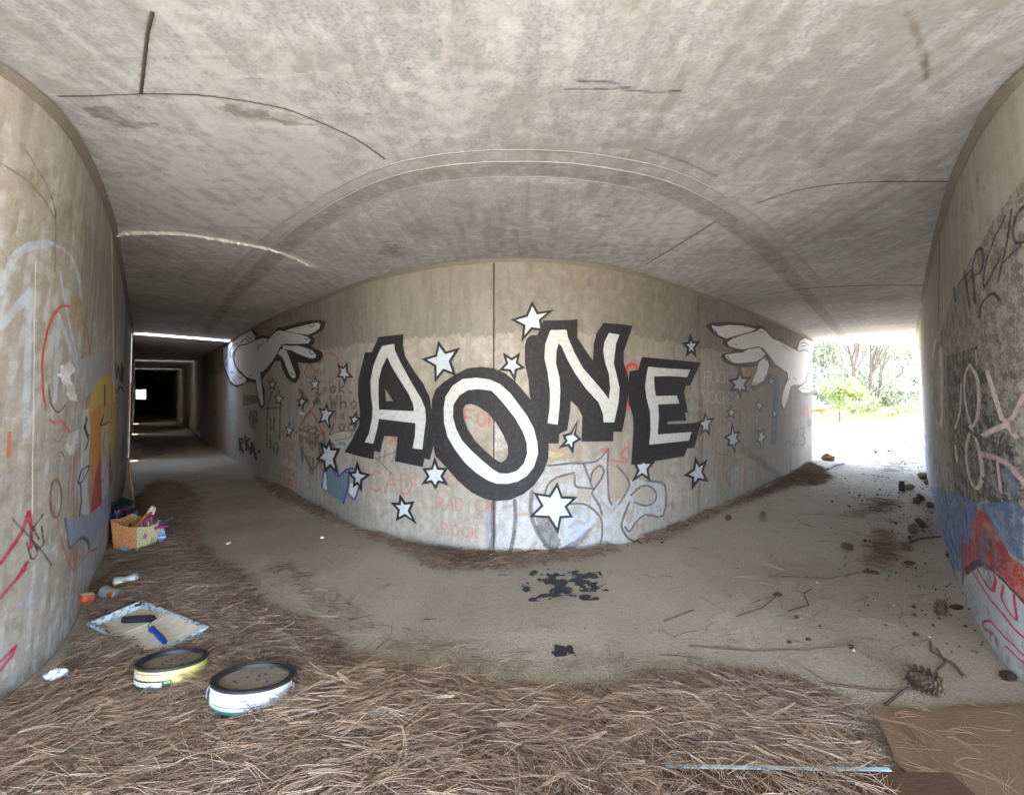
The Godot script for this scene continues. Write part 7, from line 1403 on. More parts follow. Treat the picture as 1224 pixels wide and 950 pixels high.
func build_structure() -> void:
	var C := make_wall(MURAL_WALL_FOOT, [], MURAL_WALL_START)
	var L := make_wall(LEFT_WALL_FOOT, LEFT_WALL_HEAD, 4.7)
	var R := make_wall(RIGHT_WALL_FOOT, RIGHT_WALL_HEAD, 4.7)
	R.side = -1.0
	var cw := thing("concrete_wall", Vector3.ZERO, "bulging concrete wall with big black and white AONE mural and stars", "wall", "concrete tunnel walls")
	var gap := 0.006
	var last := C.s[C.s.size() - 1]
	var cuts := [[C.s[0], -40.0, 0.0], [-40.0, -16.0, 0.0], [-16.0, -3.2, 80.0], [-3.2, -0.17, 240.0], [-0.17, 2.85, 240.0], [2.85, 7.28, 150.0], [7.28, last, 110.0]]
	for q in cuts:
		var m: Material = M.concrete
		if q[2] > 0.0:
			var cv := canvas(int((q[1] - q[0]) * q[2]), 600, q[0], q[1], 0.0, H)
			cv.mottle(c8(122, 109, 90), 0.5, c8(188, 180, 166), 0.35, 2.07, c8(96, 93, 88), 0.62)
			cv.rows(MURAL_WALL_PAINT)
			m = painted(M.concrete, cv.texture())
		panel(C, q[0] + gap, q[1] - (0.0 if q[1] == last else gap), m, cw)
		if q[1] != last: joint_filler(C, q[1], cw)
	haunch(C, -16.0, last, cw)
	build_mural(C, cw)
	print("mural wall")
	var lw := thing("concrete_wall", Vector3.ZERO, "left concrete wall with pale blue, red and yellow graffiti above the shopping bag", "wall", "concrete tunnel walls")
	for q in [[4.7, 9.4, 200.0], [9.4, 21.0, 60.0], [21.0, 60.0, 0.0], [60.0, L.s[L.s.size() - 1], 0.0]]:
		var m: Material = M.concrete
		if q[2] > 0.0:
			var cv := canvas(int((q[1] - q[0]) * q[2]), 700, q[0], q[1], 0.0, H)
			cv.mottle(c8(108, 101, 92), 0.6, c8(184, 186, 188), 0.62, 2.42, c8(172, 170, 166), 0.4)
			cv.rows(LEFT_WALL_PAINT)
			m = painted(M.concrete, cv.texture())
		panel(L, q[0] + gap, q[1] - gap, m, lw)
		if q[1] == 9.4 or q[1] == 21.0 or q[1] == 60.0: joint_filler(L, q[1], lw)
	haunch(L, 4.7, 21.0, lw)
	var rw := thing("concrete_wall", Vector3.ZERO, "right concrete wall with dark, blue and red graffiti beside the tunnel mouth", "wall", "concrete tunnel walls")
	for q in [[4.7, 9.0, 200.0], [9.0, R.s[R.s.size() - 1], 60.0]]:
		var m: Material = M.concrete
		if q[2] > 0.0:
			var cv := canvas(int((q[1] - q[0]) * q[2]), 700, q[0], q[1], 0.0, H)
			cv.mottle(c8(118, 108, 96), 0.5, c8(172, 166, 156), 0.3, 2.36, c8(160, 155, 148), 0.4)
			cv.rows(RIGHT_WALL_PAINT)
			m = painted(M.concrete, cv.texture())
		panel(R, q[0] + gap, q[1] - (0.0 if q[0] == 9.0 else gap), m, rw)
		if q[0] < 9.0: joint_filler(R, q[1], rw)
	haunch(R, 4.7, R.s[R.s.size() - 1], rw)
	# ceiling slab
	var slab := PackedVector2Array([Vector2(-4, -3.2), Vector2(4, -3.2), Vector2(4, 1.5), Vector2(12.2, 13.2), Vector2(11.8, 13.82), Vector2(6.0, 11.17), Vector2(-6, 22), Vector2(-104, 151), Vector2(-113.8, 151), Vector2(-11.3, 14.0), Vector2(-4.3, 4.5), Vector2(-4.0, 1.0)])
	var cr := thing("ceiling", Vector3.ZERO, "", "")
	tag(cr, "flat grey concrete ceiling with form seams and white mineral streaks", "ceiling", "", "structure")
	var near := PackedVector2Array([Vector2(-13, 1.2), Vector2(11, 1.2), Vector2(11, 14.2), Vector2(-13, 14.2)])
	var cv := canvas(1920, 1040, -13.0, 11.0, 1.2, 14.2)
	cv.mottle(c8(132, 127, 124), 0.55, c8(216, 216, 216), 0.45, 0.0, Color.BLACK, 0.0)
	var cr_rng := RandomNumberGenerator.new(); cr_rng.seed = 91
	for i in 420:
		var x := cr_rng.randf_range(-7, 8); var z := 1.3 + 9.0 * pow(cr_rng.randf(), 1.8)
		var l := cr_rng.randf_range(0.1, 0.7); var w := cr_rng.randf_range(0.01, 0.05)
		cv.stroke([w, w, w * 0.4, w * 0.4, x, z, x + l * 0.5, z + cr_rng.randfn(0, 0.02), x + l, z + cr_rng.randfn(0, 0.05)], [c8(218, 216, 215), c8(150, 142, 136), c8(140, 132, 126), c8(214, 211, 209)][i % 4], cr_rng.randf_range(0.2, 0.5), 0.9)
	cv.rows(CEILING_PAINT)
	var painted_ceiling := painted(M.ceiling, cv.texture())
	# slots added to the roof of the left arm to light the floor below
	var pieces: Array[PackedVector2Array] = [slab]
	var cuts_ := [[Vector2(-9.2, 8.17), Vector2(-6.15, 12.06), 0.66]]
	for q in [[18.4, 0.12], [24.4, 0.12]]:
		cuts_.append([Vector2(-0.748 * q[0] - 1.4, q[0] - 0.5), Vector2(-0.745 * q[0] + 1.9, q[0] + 1.0), q[1]])
	for cut in cuts_:
		var gone := PackedVector2Array([cut[0], cut[1], cut[1] + Vector2(0, cut[2]), cut[0] + Vector2(0, cut[2])])
		var left: Array[PackedVector2Array] = []
		for q in pieces: left.append_array(Geometry2D.clip_polygons(q, gone))
		pieces = left
	var sides := [[[], painted_ceiling], [[], M.ceiling]]
	for q in pieces:
		sides[0][0].append_array(Geometry2D.intersect_polygons(q, near)); sides[1][0].append_array(Geometry2D.clip_polygons(q, near))
	for sd in sides:
		for poly in sd[0]:
			var sh := Shape.new()
			if Geometry2D.is_polygon_clockwise(poly): poly.reverse()
			var ix := Geometry2D.triangulate_polygon(poly)
			for y in [H, H + 0.3]:
				var n := Vector3.DOWN if y == H else Vector3.UP
				for k in range(0, ix.size(), 3):
					var P := []; var U := []
					for e in 3:
						var q: Vector2 = poly[ix[k + e]]
						P.append(g(q.x, q.y, y)); U.append(Vector2((q.x + 13.0) / 24.0, 1.0 - (q.y - 1.2) / 13.0))
					sh.tri(P[0], P[1], P[2], n, n, n, U[0], U[1], U[2])
			for k in poly.size():
				var a: Vector2 = poly[k]; var b: Vector2 = poly[(k + 1) % poly.size()]
				var o := Vector3(b.y - a.y, 0, b.x - a.x).normalized()
				if Geometry2D.is_point_in_polygon((a + b) / 2 + Vector2(o.x, -o.z) * 0.01, poly): o = -o
				var bare := true
				for q in pieces:
					if Geometry2D.is_point_in_polygon((a + b) / 2 + Vector2(o.x, -o.z) * 0.01, q): bare = false
				if bare:
					sh.quad(g(a.x, a.y, H), g(b.x, b.y, H), g(b.x, b.y, H + 0.3), g(a.x, a.y, H + 0.3), o, Vector2.ZERO, Vector2.ZERO, Vector2.ZERO, Vector2.ZERO)
			put("slab", sh.mesh(sd[1]), cr)
	var up := Shape.new()  # unseen kerb added above the roof to keep direct sun out of the slot
	var e0 := Vector2(-8.6, 8.93); var e1 := Vector2(-6.15, 12.06); var side_ := (e1 - e0).normalized().orthogonal() * 0.15
	if side_.x < 0.0: side_ = -side_
	for y in [[H + 0.3, H + 0.9]]:
		var P := [e0, e1, e1 + side_, e0 + side_]
		for k in 4:
			var a: Vector2 = P[k]; var b: Vector2 = P[(k + 1) % 4]
			up.quad(g(a.x, a.y, y[0]), g(b.x, b.y, y[0]), g(b.x, b.y, y[1]), g(a.x, a.y, y[1]))
		up.quad(g(P[0].x, P[0].y, y[1]), g(P[1].x, P[1].y, y[1]), g(P[2].x, P[2].y, y[1]), g(P[3].x, P[3].y, y[1]), Vector3.UP)
	put("added_sun_screen", up.mesh(M.ceiling), cr)
	for q in CEILING_LINES:
		var pts := []; var rad := []
		for v in pack(q[2]): pts.append(g(v.x, v.y, H)); rad.append(q[1] * 0.5)
		var sh := Shape.new(); sh.tube(pts, rad, 6)
		for i in sh.v.size(): sh.v[i].y = H + (sh.v[i].y - H) * 0.14 - 0.0005
		put(q[0], sh.mesh(M.joint if q[0] == "joint" else M.ridge), cr)
	for q in CRUST_LINES:
		var sh := Shape.new()
		var line := pack(q[1])
		for i in line.size() - 1:
			for k in 3:
				var a := line[i].lerp(line[i + 1], k / 3.0); var b := line[i].lerp(line[i + 1], (k + 1) / 3.0)
				var w: float = q[0] * cr_rng.randf_range(0.2, 0.8); var w2: float = q[0] * cr_rng.randf_range(0.2, 0.8)
				var d := 0.022 * cr_rng.randf_range(0.3, 1.0)
				var m := (a + b) / 2
				sh.tri(g(a.x, a.y - w, H - 0.002), g(b.x, b.y - w * 0.8, H - 0.002), g(m.x, m.y, H - d)); sh.tri(g(a.x, a.y + w2, H - 0.002), g(b.x, b.y + w2 * 0.8, H - 0.002), g(m.x, m.y, H - d))
				sh.tri(g(a.x, a.y - w, H - 0.002), g(a.x, a.y + w2, H - 0.002), g(m.x, m.y, H - d)); sh.tri(g(b.x, b.y - w * 0.8, H - 0.002), g(b.x, b.y + w2 * 0.8, H - 0.002), g(m.x, m.y, H - d))
		var o := put("mineral_crust", sh.mesh(M.crust), cr)
		o.set_meta("kind", "stuff")
	# ground: one sheet to the horizon, finer near the viewer
	var axis := func(fine_to: float, step: float, far: float) -> Array:
		var l := [0.0]; var d := step
		while l[l.size() - 1] < far:
			if l[l.size() - 1] > fine_to: d *= 1.22
			l.append(l[l.size() - 1] + d)
		return l
	var half: Array = axis.call(7.0, 0.1, 700.0)
	var xs := []
	for i in range(half.size() - 1, 0, -1): xs.append(-half[i])
	xs.append_array(half)
	var ahead: Array = axis.call(13.0, 0.1, 700.0)
	var zs := []
	var back: Array = axis.call(0.5, 0.4, 700.0)
	for i in range(back.size() - 1, 0, -1): zs.append(-back[i])
	zs.append_array(ahead)
	var gv := PackedVector3Array(); var gc := PackedColorArray(); var gi := PackedInt32Array()
	for z in zs:
		for x in xs:
			gv.append(g(x, z, ground_y(x, z)))
			var q := noise_a[(int(z * 40 + 4000) & 511) * 512 + (int(x * 40 + 4000) & 511)] / 255.0
			var c := Color(1, 1, 1).lerp(Color(0.86, 0.84, 0.82), smoothstep(0.4, 0.7, q))
			gc.append(c)
	var nx := xs.size()
	for j in zs.size() - 1:
		for i in nx - 1:
			var a := j * nx + i
			gi.append_array([a, a + nx, a + 1, a + 1, a + nx, a + nx + 1])
	var st := SurfaceTool.new()
	var arrs := []; arrs.resize(Mesh.ARRAY_MAX)
	arrs[Mesh.ARRAY_VERTEX] = gv; arrs[Mesh.ARRAY_COLOR] = gc; arrs[Mesh.ARRAY_INDEX] = gi
	var am := ArrayMesh.new(); am.add_surface_from_arrays(Mesh.PRIMITIVE_TRIANGLES, arrs)
	st.create_from(am, 0); st.generate_normals()
	var gm := st.commit(); gm.surface_set_material(0, M.sand)
	var go := put("ground", gm)
	tag(go, "pale sandy ground running through the tunnel and out past its mouth", "ground", "", "structure")

func build_straw() -> void:
	var root := thing("pine_straw", Vector3.ZERO, "thick brown pine needles heaped across the tunnel floor", "pine straw")
	root.set_meta("kind", "stuff")
	var grey := c8(176, 160, 146)
	var areas := [[pack(STRAW_AREA), 64000, 0.3, 0.06, 0.22, grey, 0.4], [pack(STRAW_AREA), 26000, 0.22, 0.0, 0.12, c8(66, 48, 36), 1.0]]
	var near := PackedVector2Array([Vector2(-2.35, 1.1), Vector2(1.45, 1.1), Vector2(1.55, 2.1), Vector2(1.3, 2.55), Vector2(0.2, 2.6), Vector2(-0.6, 2.75), Vector2(-2.4, 2.75)])
	areas.append([near, 14000, 0.2, 0.09, 0.28, c8(180, 154, 126), 0.5])
	var n := [9500, 6500, 700, 480, 240, 300]
	for i in STRAW_WALL_FOOT.size():
		areas.append([pack(STRAW_WALL_FOOT[i]), n[i], 0.09 if i < 2 else 0.3, [0.08, 0.07, 0.01, 0.02, 0.01, 0.01][i], [0.17, 0.18, 0.2, 0.2, 0.2, 0.25][i], c8(104, 84, 68), 0.6 if i < 2 else 1.0])
	# stray needles over the bare floor
	var floor_area := PackedVector2Array([Vector2(-1.2, 2.7), Vector2(1.5, 2.7), Vector2(2.4, 2.6), Vector2(3.6, 4.5), Vector2(7.0, 9.5), Vector2(5.5, 9.0), Vector2(1.2, 5.0), Vector2(-0.2, 4.5), Vector2(-3.0, 6.8), Vector2(-6, 10.5), Vector2(-6, 9), Vector2(-3, 5)])
	areas.append([floor_area, 260, 0.05, 0.0, 0.22, c8(90, 70, 56), 0.7])
	areas.append([PackedVector2Array([Vector2(0.6, 2.6), Vector2(2.4, 2.6), Vector2(3.2, 4.0), Vector2(2.4, 4.6), Vector2(1.2, 3.4)]), 90, 0.05, 0.0, 0.3, c8(84, 64, 52), 0.8])
	areas.append([PackedVector2Array([Vector2(-1.3, 3.3), Vector2(-0.3, 2.7), Vector2(1.2, 2.6), Vector2(1.2, 2.85), Vector2(-0.2, 2.95), Vector2(-1.1, 3.6), Vector2(-2.0, 4.6), Vector2(-2.2, 4.4)]), 350, 0.1, 0.0, 0.22, grey, 0.3])
	var loose := []
	for i in 110:
		var x := rng.randf_range(1.6, 2.5); var z := rng.randf_range(1.6, 2.34)
		if x < 1.6 + (2.3 - z) * 0.0 + 0.03: continue
		var len := rng.randf_range(0.08, 0.2) * (1.0 if x < 1.9 else 0.7)
		if x > 1.95 and rng.randf() < 0.6: continue
		var b := Basis(Vector3.UP, rng.randf() * TAU)
		loose.append([rng.randi() % 4, Transform3D(b.scaled_local(Vector3(len, 0.12, 0.12)), g(x, z, 0.046)), c8(134, 104, 80).srgb_to_linear() * rng.randf_range(0.7, 1.3)])
	scatter_needles(root, areas, loose)
	# small dark crumbs of bark and cone
	var mm := MultiMesh.new()
	mm.transform_format = MultiMesh.TRANSFORM_3D; mm.use_colors = true
	mm.mesh = lump(Vector3(1, 0.6, 0.8), 0.4, 5, M.needle, 5, 7)
	var xs := []; var cs := []
	var crumb := func(p: Vector2, size: float, dark: bool) -> void:
		xs.append(Transform3D(Basis(Vector3.UP, rng.randf() * TAU).scaled(Vector3.ONE * size), g(p.x, p.y, ground_y(p.x, p.y) + size * 0.2 + (0.02 if p.y > 12.5 else 0.0))))
		cs.append((c8(58, 46, 38) if dark else c8(176, 166, 150)).srgb_to_linear() * rng.randf_range(0.7, 1.3))
	for i in 900:
		var z := rng.randf_range(2.9, 12.5)
		var side := 0.865 * z - 0.1 + (0.35 if z < 4.0 else 0.0)
		crumb.call(Vector2(side - absf(rng.randfn(0, 0.28 + z * 0.07)), z), rng.randf_range(0.006, 0.02) * (1.0 if rng.randf() < 0.85 else 2.0), rng.randf() < 0.85)
	for i in 260: crumb.call(Vector2(rng.randf_range(-1.5, 4.0), rng.randf_range(2.8, 6.0)), rng.randf_range(0.004, 0.012), rng.randf() < 0.6)
	for i in 260: crumb.call(Vector2(rng.randf_range(8, 17), rng.randf_range(12.6, 23)), rng.randf_range(0.04, 0.13), true)
	for i in 200:
		var z := rng.randf_range(5.0, 11.0); crumb.call(Vector2(lerpf(1.3, 6.6, (z - 5.2) / 6.0) + absf(rng.randfn(0, 0.12)), z - 0.05), rng.randf_range(0.01, 0.035), true)
	mm.instance_count = xs.size()
	for i in xs.size(): mm.set_instance_transform(i, xs[i]); mm.set_instance_color(i, cs[i])
	var o := MultiMeshInstance3D.new(); o.name = "bark_crumbs"; o.multimesh = mm; add_child(o, true)
	tag(o, "small dark crumbs of bark and grit strewn over the sand", "crumbs", "", "stuff")

func splat(at: Vector2, size: Vector2, seed_: int, label: String) -> void:
	var f := FastNoiseLite.new(); f.seed = seed_; f.frequency = 2.6; f.fractal_octaves = 4; f.fractal_gain = 0.6
	var sh := Shape.new()
	var n := 76
	var val := func(i: int, k: int) -> float:
		var p := Vector2(i, k) / n * 2.0 - Vector2.ONE
		var e := 1.0 - p.length()
		return f.get_noise_2d(p.x * size.x, p.y * size.y) * 1.9 + e * 0.8 - 0.3
	var pos := func(a: Vector2) -> Vector3:
		var q := at + (a / n - Vector2(0.5, 0.5)) * size
		return g(q.x, q.y, ground_y(q.x, q.y) + 0.005)
	for i in n:
		for k in n:
			var cs := [Vector2(i, k), Vector2(i + 1, k), Vector2(i + 1, k + 1), Vector2(i, k + 1)]
			var vs := []
			for c in cs: vs.append(val.call(int(c.x), int(c.y)))
			var poly := []
			for e in 4:
				var e2 := (e + 1) % 4
				if vs[e] > 0: poly.append(cs[e])
				if (vs[e] > 0) != (vs[e2] > 0): poly.append(cs[e].lerp(cs[e2], vs[e] / (vs[e] - vs[e2])))
			for e in range(1, poly.size() - 1):
				sh.tri(pos.call(poly[0]), pos.call(poly[e]), pos.call(poly[e + 1]), Vector3.UP, Vector3.UP, Vector3.UP)
	tag(put("paint_splatter", sh.mesh(M.paint_tar)), label, "paint splatter", "dark paint splashes on the floor")

func build_litter() -> void:
	M.paint_tar = plain(c8(26, 26, 34), 0.55)
	splat(Vector2(0.41, 3.97), Vector2(0.66, 0.66), 12, "large ragged black paint splash on the sand below the mural")
	splat(Vector2(0.33, 2.95), Vector2(0.2, 0.16), 31, "small dark paint splash nearer than the large black one")
	# paint tray with roller
	var tray := thing("paint_tray", g(-2.29, 3.14, 0.06), "cream paint tray with pale blue and black crusted rim on the straw", "paint tray")
	tray.basis = Basis(Vector3.UP, atan2(0.44, 0.77) * -1.0) * Basis(Vector3(1, 0, 0), 0.12)
	var Lx := 0.4; var Lz := 0.155; var dp := 0.05
	var sh := Shape.new()
	for i in 12:
		for k in 4:
			var f0 := i / 12.0; var f1 := (i + 1) / 12.0; var h0 := k / 4.0; var h1 := (k + 1) / 4.0
			var at := func(f: float, h: float) -> Vector3:
				return Vector3(lerpf(-Lx, Lx, f) * 0.95, -dp * (0.15 + 0.75 * smoothstep(0.55, 0.0, f)) , lerpf(-Lz, Lz, h) * 0.92)
			sh.quad(at.call(f0, h0), at.call(f1, h0), at.call(f1, h1), at.call(f0, h1), Vector3.UP)
	put("tray_floor", sh.mesh(M.cream), tray)
	for i in 11:
		var r := Shape.new(); var x := -0.02 + i * 0.036
		r.tube([Vector3(x + 0.02, -0.009, -Lz * 0.82), Vector3(x, -0.0085, 0), Vector3(x - 0.015, -0.009, Lz * 0.7)], [0.0025, 0.004, 0.0025], 5)
		put("rib", r.mesh(M.cream), tray)
	for e in [[Vector3(0, 0, -Lz), Vector3(Lx, 0, 0), Vector3(0, 0, -1)], [Vector3(0, 0, Lz), Vector3(Lx, 0, 0), Vector3(0, 0, 1)], [Vector3(-Lx, 0, 0), Vector3(0, 0, Lz), Vector3(-1, 0, 0)], [Vector3(Lx, 0, 0), Vector3(0, 0, Lz), Vector3(1, 0, 0)]]:
		var w := Shape.new()
		var a: Vector3 = e[0] - e[1]; var b: Vector3 = e[0] + e[1]; var o: Vector3 = e[2]
		var seg := 14
		for i in seg:
			var p := a.lerp(b, i / float(seg)); var q := a.lerp(b, (i + 1) / float(seg))
			var j0 := 0.006 * sin(i * 2.3); var j1 := 0.006 * sin((i + 1) * 2.3)
			w.quad(p - o * (0.015 + j0 * 0.6), q - o * (0.015 + j1 * 0.6), q, p, Vector3.UP)
			w.quad(p, q, q + Vector3.DOWN * 0.012 + o * 0.006, p + Vector3.DOWN * 0.012 + o * 0.006, o)
			w.quad(p - o * (0.015 + j0 * 0.6), q - o * (0.015 + j1 * 0.6), q - o * 0.021 + Vector3.DOWN * dp * 0.8, p - o * 0.021 + Vector3.DOWN * dp * 0.8, -o)
			w.quad(p - o * 0.012 + Vector3.DOWN * 0.006, q - o * 0.012 + Vector3.DOWN * 0.006, q - o * 0.02 + Vector3.DOWN * (dp + 0.012), p - o * 0.02 + Vector3.DOWN * (dp + 0.012), o)
		put("tray_side", w.mesh(M.crusted), tray)
	var under := Shape.new(); under.box(Vector3(0, -dp - 0.004, 0), Vector3(Lx * 1.9, 0.006, Lz * 1.84)); put("tray_base", under.mesh(M.dark_plastic), tray)
	var ro := thing("paint_roller", g(-2.29, 3.14, 0.072), "small black paint roller with blue handle lying in the tray", "paint roller")
	ro.basis = tray.basis
	var nap := Shape.new(); nap.lathe([Vector2(0.0001, -0.1), Vector2(0.019, -0.098), Vector2(0.022, -0.08), Vector2(0.022, 0.08), Vector2(0.019, 0.098), Vector2(0.0001, 0.1)], 16, 0.05, Basis(Vector3(0, 0, 1), PI / 2) * Basis(Vector3(1, 0, 0), 0.0), Vector3.ZERO)
	var np := put("roller_sleeve", nap.mesh(M.black_nap), ro); np.rotation.y = 0.5; np.position = Vector3(-0.1, 0.0, 0.0)
	var wire := Shape.new(); wire.tube([Vector3(-0.02, 0.0, -0.05), Vector3(0.015, 0.004, -0.055), Vector3(0.03, 0.006, -0.03), Vector3(0.05, 0.006, 0.01), Vector3(0.09, 0.006, 0.03), Vector3(0.14, 0.008, 0.035)], [0.003, 0.003, 0.003, 0.003, 0.003, 0.003], 6); put("wire_frame", wire.mesh(M.can_rim), ro)
	var hd := Shape.new(); hd.tube([Vector3(0.13, 0.01, 0.034), Vector3(0.15, 0.012, 0.036), Vector3(0.2, 0.012, 0.042), Vector3(0.3, 0.012, 0.06), Vector3(0.38, 0.012, 0.075), Vector3(0.395, 0.012, 0.078)], [0.012, 0.02, 0.013, 0.016, 0.014, 0.007], 10); put("handle", hd.mesh(M.blue_plastic), ro)
	# paint cans
	var yl := c8(196, 184, 110)
	var lab1 := image_texture(512, 64, yl, [[300, 8, 90, 3, c8(70, 60, 110)], [286, 30, 180, 26, c8(38, 44, 50)], [306, 36, 150, 16, c8(226, 226, 222)], [288, 34, 14, 8, c8(120, 170, 60)], [0, 56, 512, 8, c8(40, 120, 110)], [310, 12, 120, 10, c8(214, 206, 190)]] + letters_blocks(322, 13, 11, c8(150, 40, 46)), 0.25)
	paint_can(g(-1.77, 2.60, 0.012), 0.158, 0.115, Vector3(-0.16, 0, 0.0), with_map(lab1, 0.5), plain(c8(30, 110, 100), 0.5), "open paint can with yellow label and dried grey paint", false, 2.52)
	var lab2 := image_texture(512, 64, c8(206, 212, 218), [[300, 20, 14, 4, c8(60, 60, 70)], [350, 18, 30, 3, c8(120, 120, 130)], [384, 16, 40, 4, c8(130, 130, 140)], [270, 44, 110, 3, c8(70, 72, 80)], [0, 58, 512, 6, c8(40, 130, 120)], [392, 44, 30, 2, c8(120, 122, 130)]], 0.12)
	paint_can(g(-1.27, 2.45, 0.012), 0.185, 0.11, Vector3(-0.15, 0, -0.04), with_map(lab2, 0.45), plain(c8(36, 120, 112), 0.5), "open white paint can with wire handle, right of the yellow one", true, 2.45)
	# drink cans
	var y1 := image_texture(128, 64, c8(190, 192, 190), [[0, 0, 30, 64, c8(206, 180, 40)], [66, 0, 20, 64, c8(206, 180, 40)], [60, 10, 30, 30, c8(60, 110, 80)], [96, 0, 20, 64, c8(60, 60, 64)]], 0.2)
	var y2 := image_texture(128, 64, c8(184, 186, 190), [[0, 0, 50, 20, c8(210, 120, 60)], [70, 30, 40, 34, c8(200, 110, 50)]], 0.2)
	var y3 := image_texture(128, 64, c8(196, 92, 58), [[0, 20, 40, 30, c8(120, 40, 36)], [60, 0, 20, 64, c8(206, 190, 170)]], 0.3)
	drink_can(g(-3.02, 3.80, 0.07), Basis(Vector3.UP, 0.5) * Basis(Vector3(0, 0, 1), -PI / 2 + 0.1), with_map(y1, 0.4, 0.4), "crushed yellow and silver drink can lying against the left wall", 0.2)
	drink_can(g(-2.98, 3.66, 0.065), Basis(Vector3.UP, -0.3) * Basis(Vector3(0, 0, 1), -PI / 2 - 0.1), with_map(y2, 0.35, 0.5), "silver drink can with orange print, right of the yellow one", 0.25)
	drink_can(g(-2.93, 3.50, 0.075), Basis(Vector3.UP, -2.0) * Basis(Vector3(0, 0, 1), -PI / 2 + 0.35), with_map(y3, 0.4, 0.3), "orange drink can with its lid towards the viewer, nearest the tray", 0.15)
	build_bag()
	# scraps
	var scrap := func(x: float, z: float, size: float, m: Material, label: String, sd: int) -> void:
		var o := put("paper_scrap", lump(Vector3(size, size * 0.3, size * 0.6), 0.8, sd, m, 7, 9))
		o.position = g(x, z, ground_y(x, z) + 0.07); tag(o, label, "paper scrap", "paper scraps on the floor")
	scrap.call(-2.33, 2.57, 0.1, plain(c8(206, 216, 224), 0.8), "crumpled pale paper scrap on the straw by the left wall", 61)
	scrap.call(-1.9, 5.02, 0.055, plain(c8(214, 208, 196), 0.8), "small crumpled white scrap at the foot of the mural wall", 62)
	scrap.call(-2.75, 4.85, 0.05, plain(c8(206, 200, 190), 0.8), "tiny white scrap on bare sand left of the mural wall", 63)
	scrap.call(-0.6, 2.25, 0.09, plain(c8(200, 196, 190), 0.8), "pale scrap lying in the nearest straw", 64)
	# far small can and debris in the left arm
	var fc := thing("spray_can", g(-10.75, 17.3, 0.0), "tiny blue and white can far down the left tunnel arm", "spray can")
	lathe_part("body", [Vector2(0.0001, 0.0), Vector2(0.05, 0), Vector2(0.05, 0.16), Vector2(0.04, 0.19)], plain(c8(70, 110, 180), 0.4), fc, 16)
	lathe_part("cap", [Vector2(0.04, 0.19), Vector2(0.04, 0.24), Vector2(0.0001, 0.245)], plain(c8(220, 222, 226), 0.5), fc, 16)
	# black spray can by the right wall
	var bc := thing("spray_can", g(6.0, 7.72, 0.0), "upright black spray can on the sand near the right wall", "spray can")
	lathe_part("body", [Vector2(0.0001, 0.0), Vector2(0.038, 0.0), Vector2(0.04, 0.01), Vector2(0.04, 0.12), Vector2(0.03, 0.135)], plain(c8(26, 25, 27), 0.5), bc, 20)
	lathe_part("cap", [Vector2(0.034, 0.132), Vector2(0.034, 0.165), Vector2(0.0001, 0.168)], plain(c8(20, 20, 22), 0.6), bc, 20)
	# stones
	var stone := func(x: float, z: float, size: Vector3, m: Material, label: String, sd: int) -> void:
		var o := put("stone", lump(size, 0.3, sd, m, 9, 14)); o.position = g(x, z, size.y * 0.38); o.rotation.y = sd
		tag(o, label, "stone", "stones on the tunnel floor")
	stone.call(7.15, 11.35, Vector3(0.32, 0.17, 0.24), M.tan_stone, "tan stone at the tunnel mouth beside a grey stick", 5)
	stone.call(6.22, 7.85, Vector3(0.12, 0.11, 0.1), M.stone, "grey stone beside the black spray can", 6)
	stone.call(7.3, 8.9, Vector3(0.2, 0.13, 0.16), M.stone, "pale grey stone behind the black spray can by the right wall", 7)
	stone.call(7.75, 9.2, Vector3(0.24, 0.2, 0.2), M.tan_stone, "larger brown stone touching the right wall", 8)
	stone.call(6.9, 8.3, Vector3(0.14, 0.1, 0.12), M.stone, "small brown stone among the debris by the right wall", 9)
	# pine cones and bark
	var pc := pine_cone_meshes()
	var cones := [[2.92, 3.42, 0.1, "pine cone standing upright by the right wall", 0.2], [2.14, 2.52, 0.14, "largest dark pine cone, nearest the viewer at lower right", 1.2], [3.3, 4.85, 0.1, "dark pine cone left of the needle patch", 1.4], [4.25, 5.32, 0.1, "pine cone right of the needle patch, nearer of two", 1.0], [4.53, 5.5, 0.11, "pine cone close to the right wall, farther of two", 0.8], [3.78, 4.86, 0.1, "pine cone lying on the needle patch", 1.5], [5.5, 6.82, 0.09, "small pine cone beside the right wall, past the pair", 1.1], [5.72, 6.98, 0.1, "farthest small pine cone beside the right wall", 0.6], [5.5, 6.6, 0.09, "small pine cone touching the right wall's foot", 1.4], [3.98, 4.6, 0.08, "flattened pine cone at the foot of the right wall", 1.5], [3.05, 6.1, 0.08, "pine cone in the straw under the rusty wall joint", 1.3], [2.55, 5.95, 0.07, "small dark cone in the straw along the mural wall", 1.0]]
	for q in cones:
		var t := thing("pine_cone", g(q[0], q[1], ground_y(q[0], q[1]) + q[2] * (0.25 if q[4] > 0.7 else 0.0)), q[3], "pine cone", "pine cones on the sand", q[0] * 3.0)
		put("core", pc[0], t); var sc := put("scales", pc[1], t); sc.set_meta("kind", "stuff")
		t.basis = Basis(Vector3.UP, q[0] * 5.0) * Basis(Vector3(1, 0, 0), q[4]) * Basis.from_scale(Vector3.ONE * q[2])
	var bark := func(x: float, z: float, size: Vector3, turn: float, label: String, sd: int) -> void:
		var o := put("bark_chip", lump(size, 0.35, sd, M.bark, 7, 9)); o.position = g(x, z, ground_y(x, z) + size.y * 0.4); o.rotation.y = turn
		tag(o, label, "bark chip", "bark chips on the sand")
	bark.call(2.63, 2.66, Vector3(0.11, 0.035, 0.07), 0.6, "dark bark chip against the right wall's foot, nearest the viewer", 41)
	bark.call(3.12, 3.52, Vector3(0.12, 0.03, 0.05), 0.3, "bark chip between the upright pine cone and the right wall", 42)
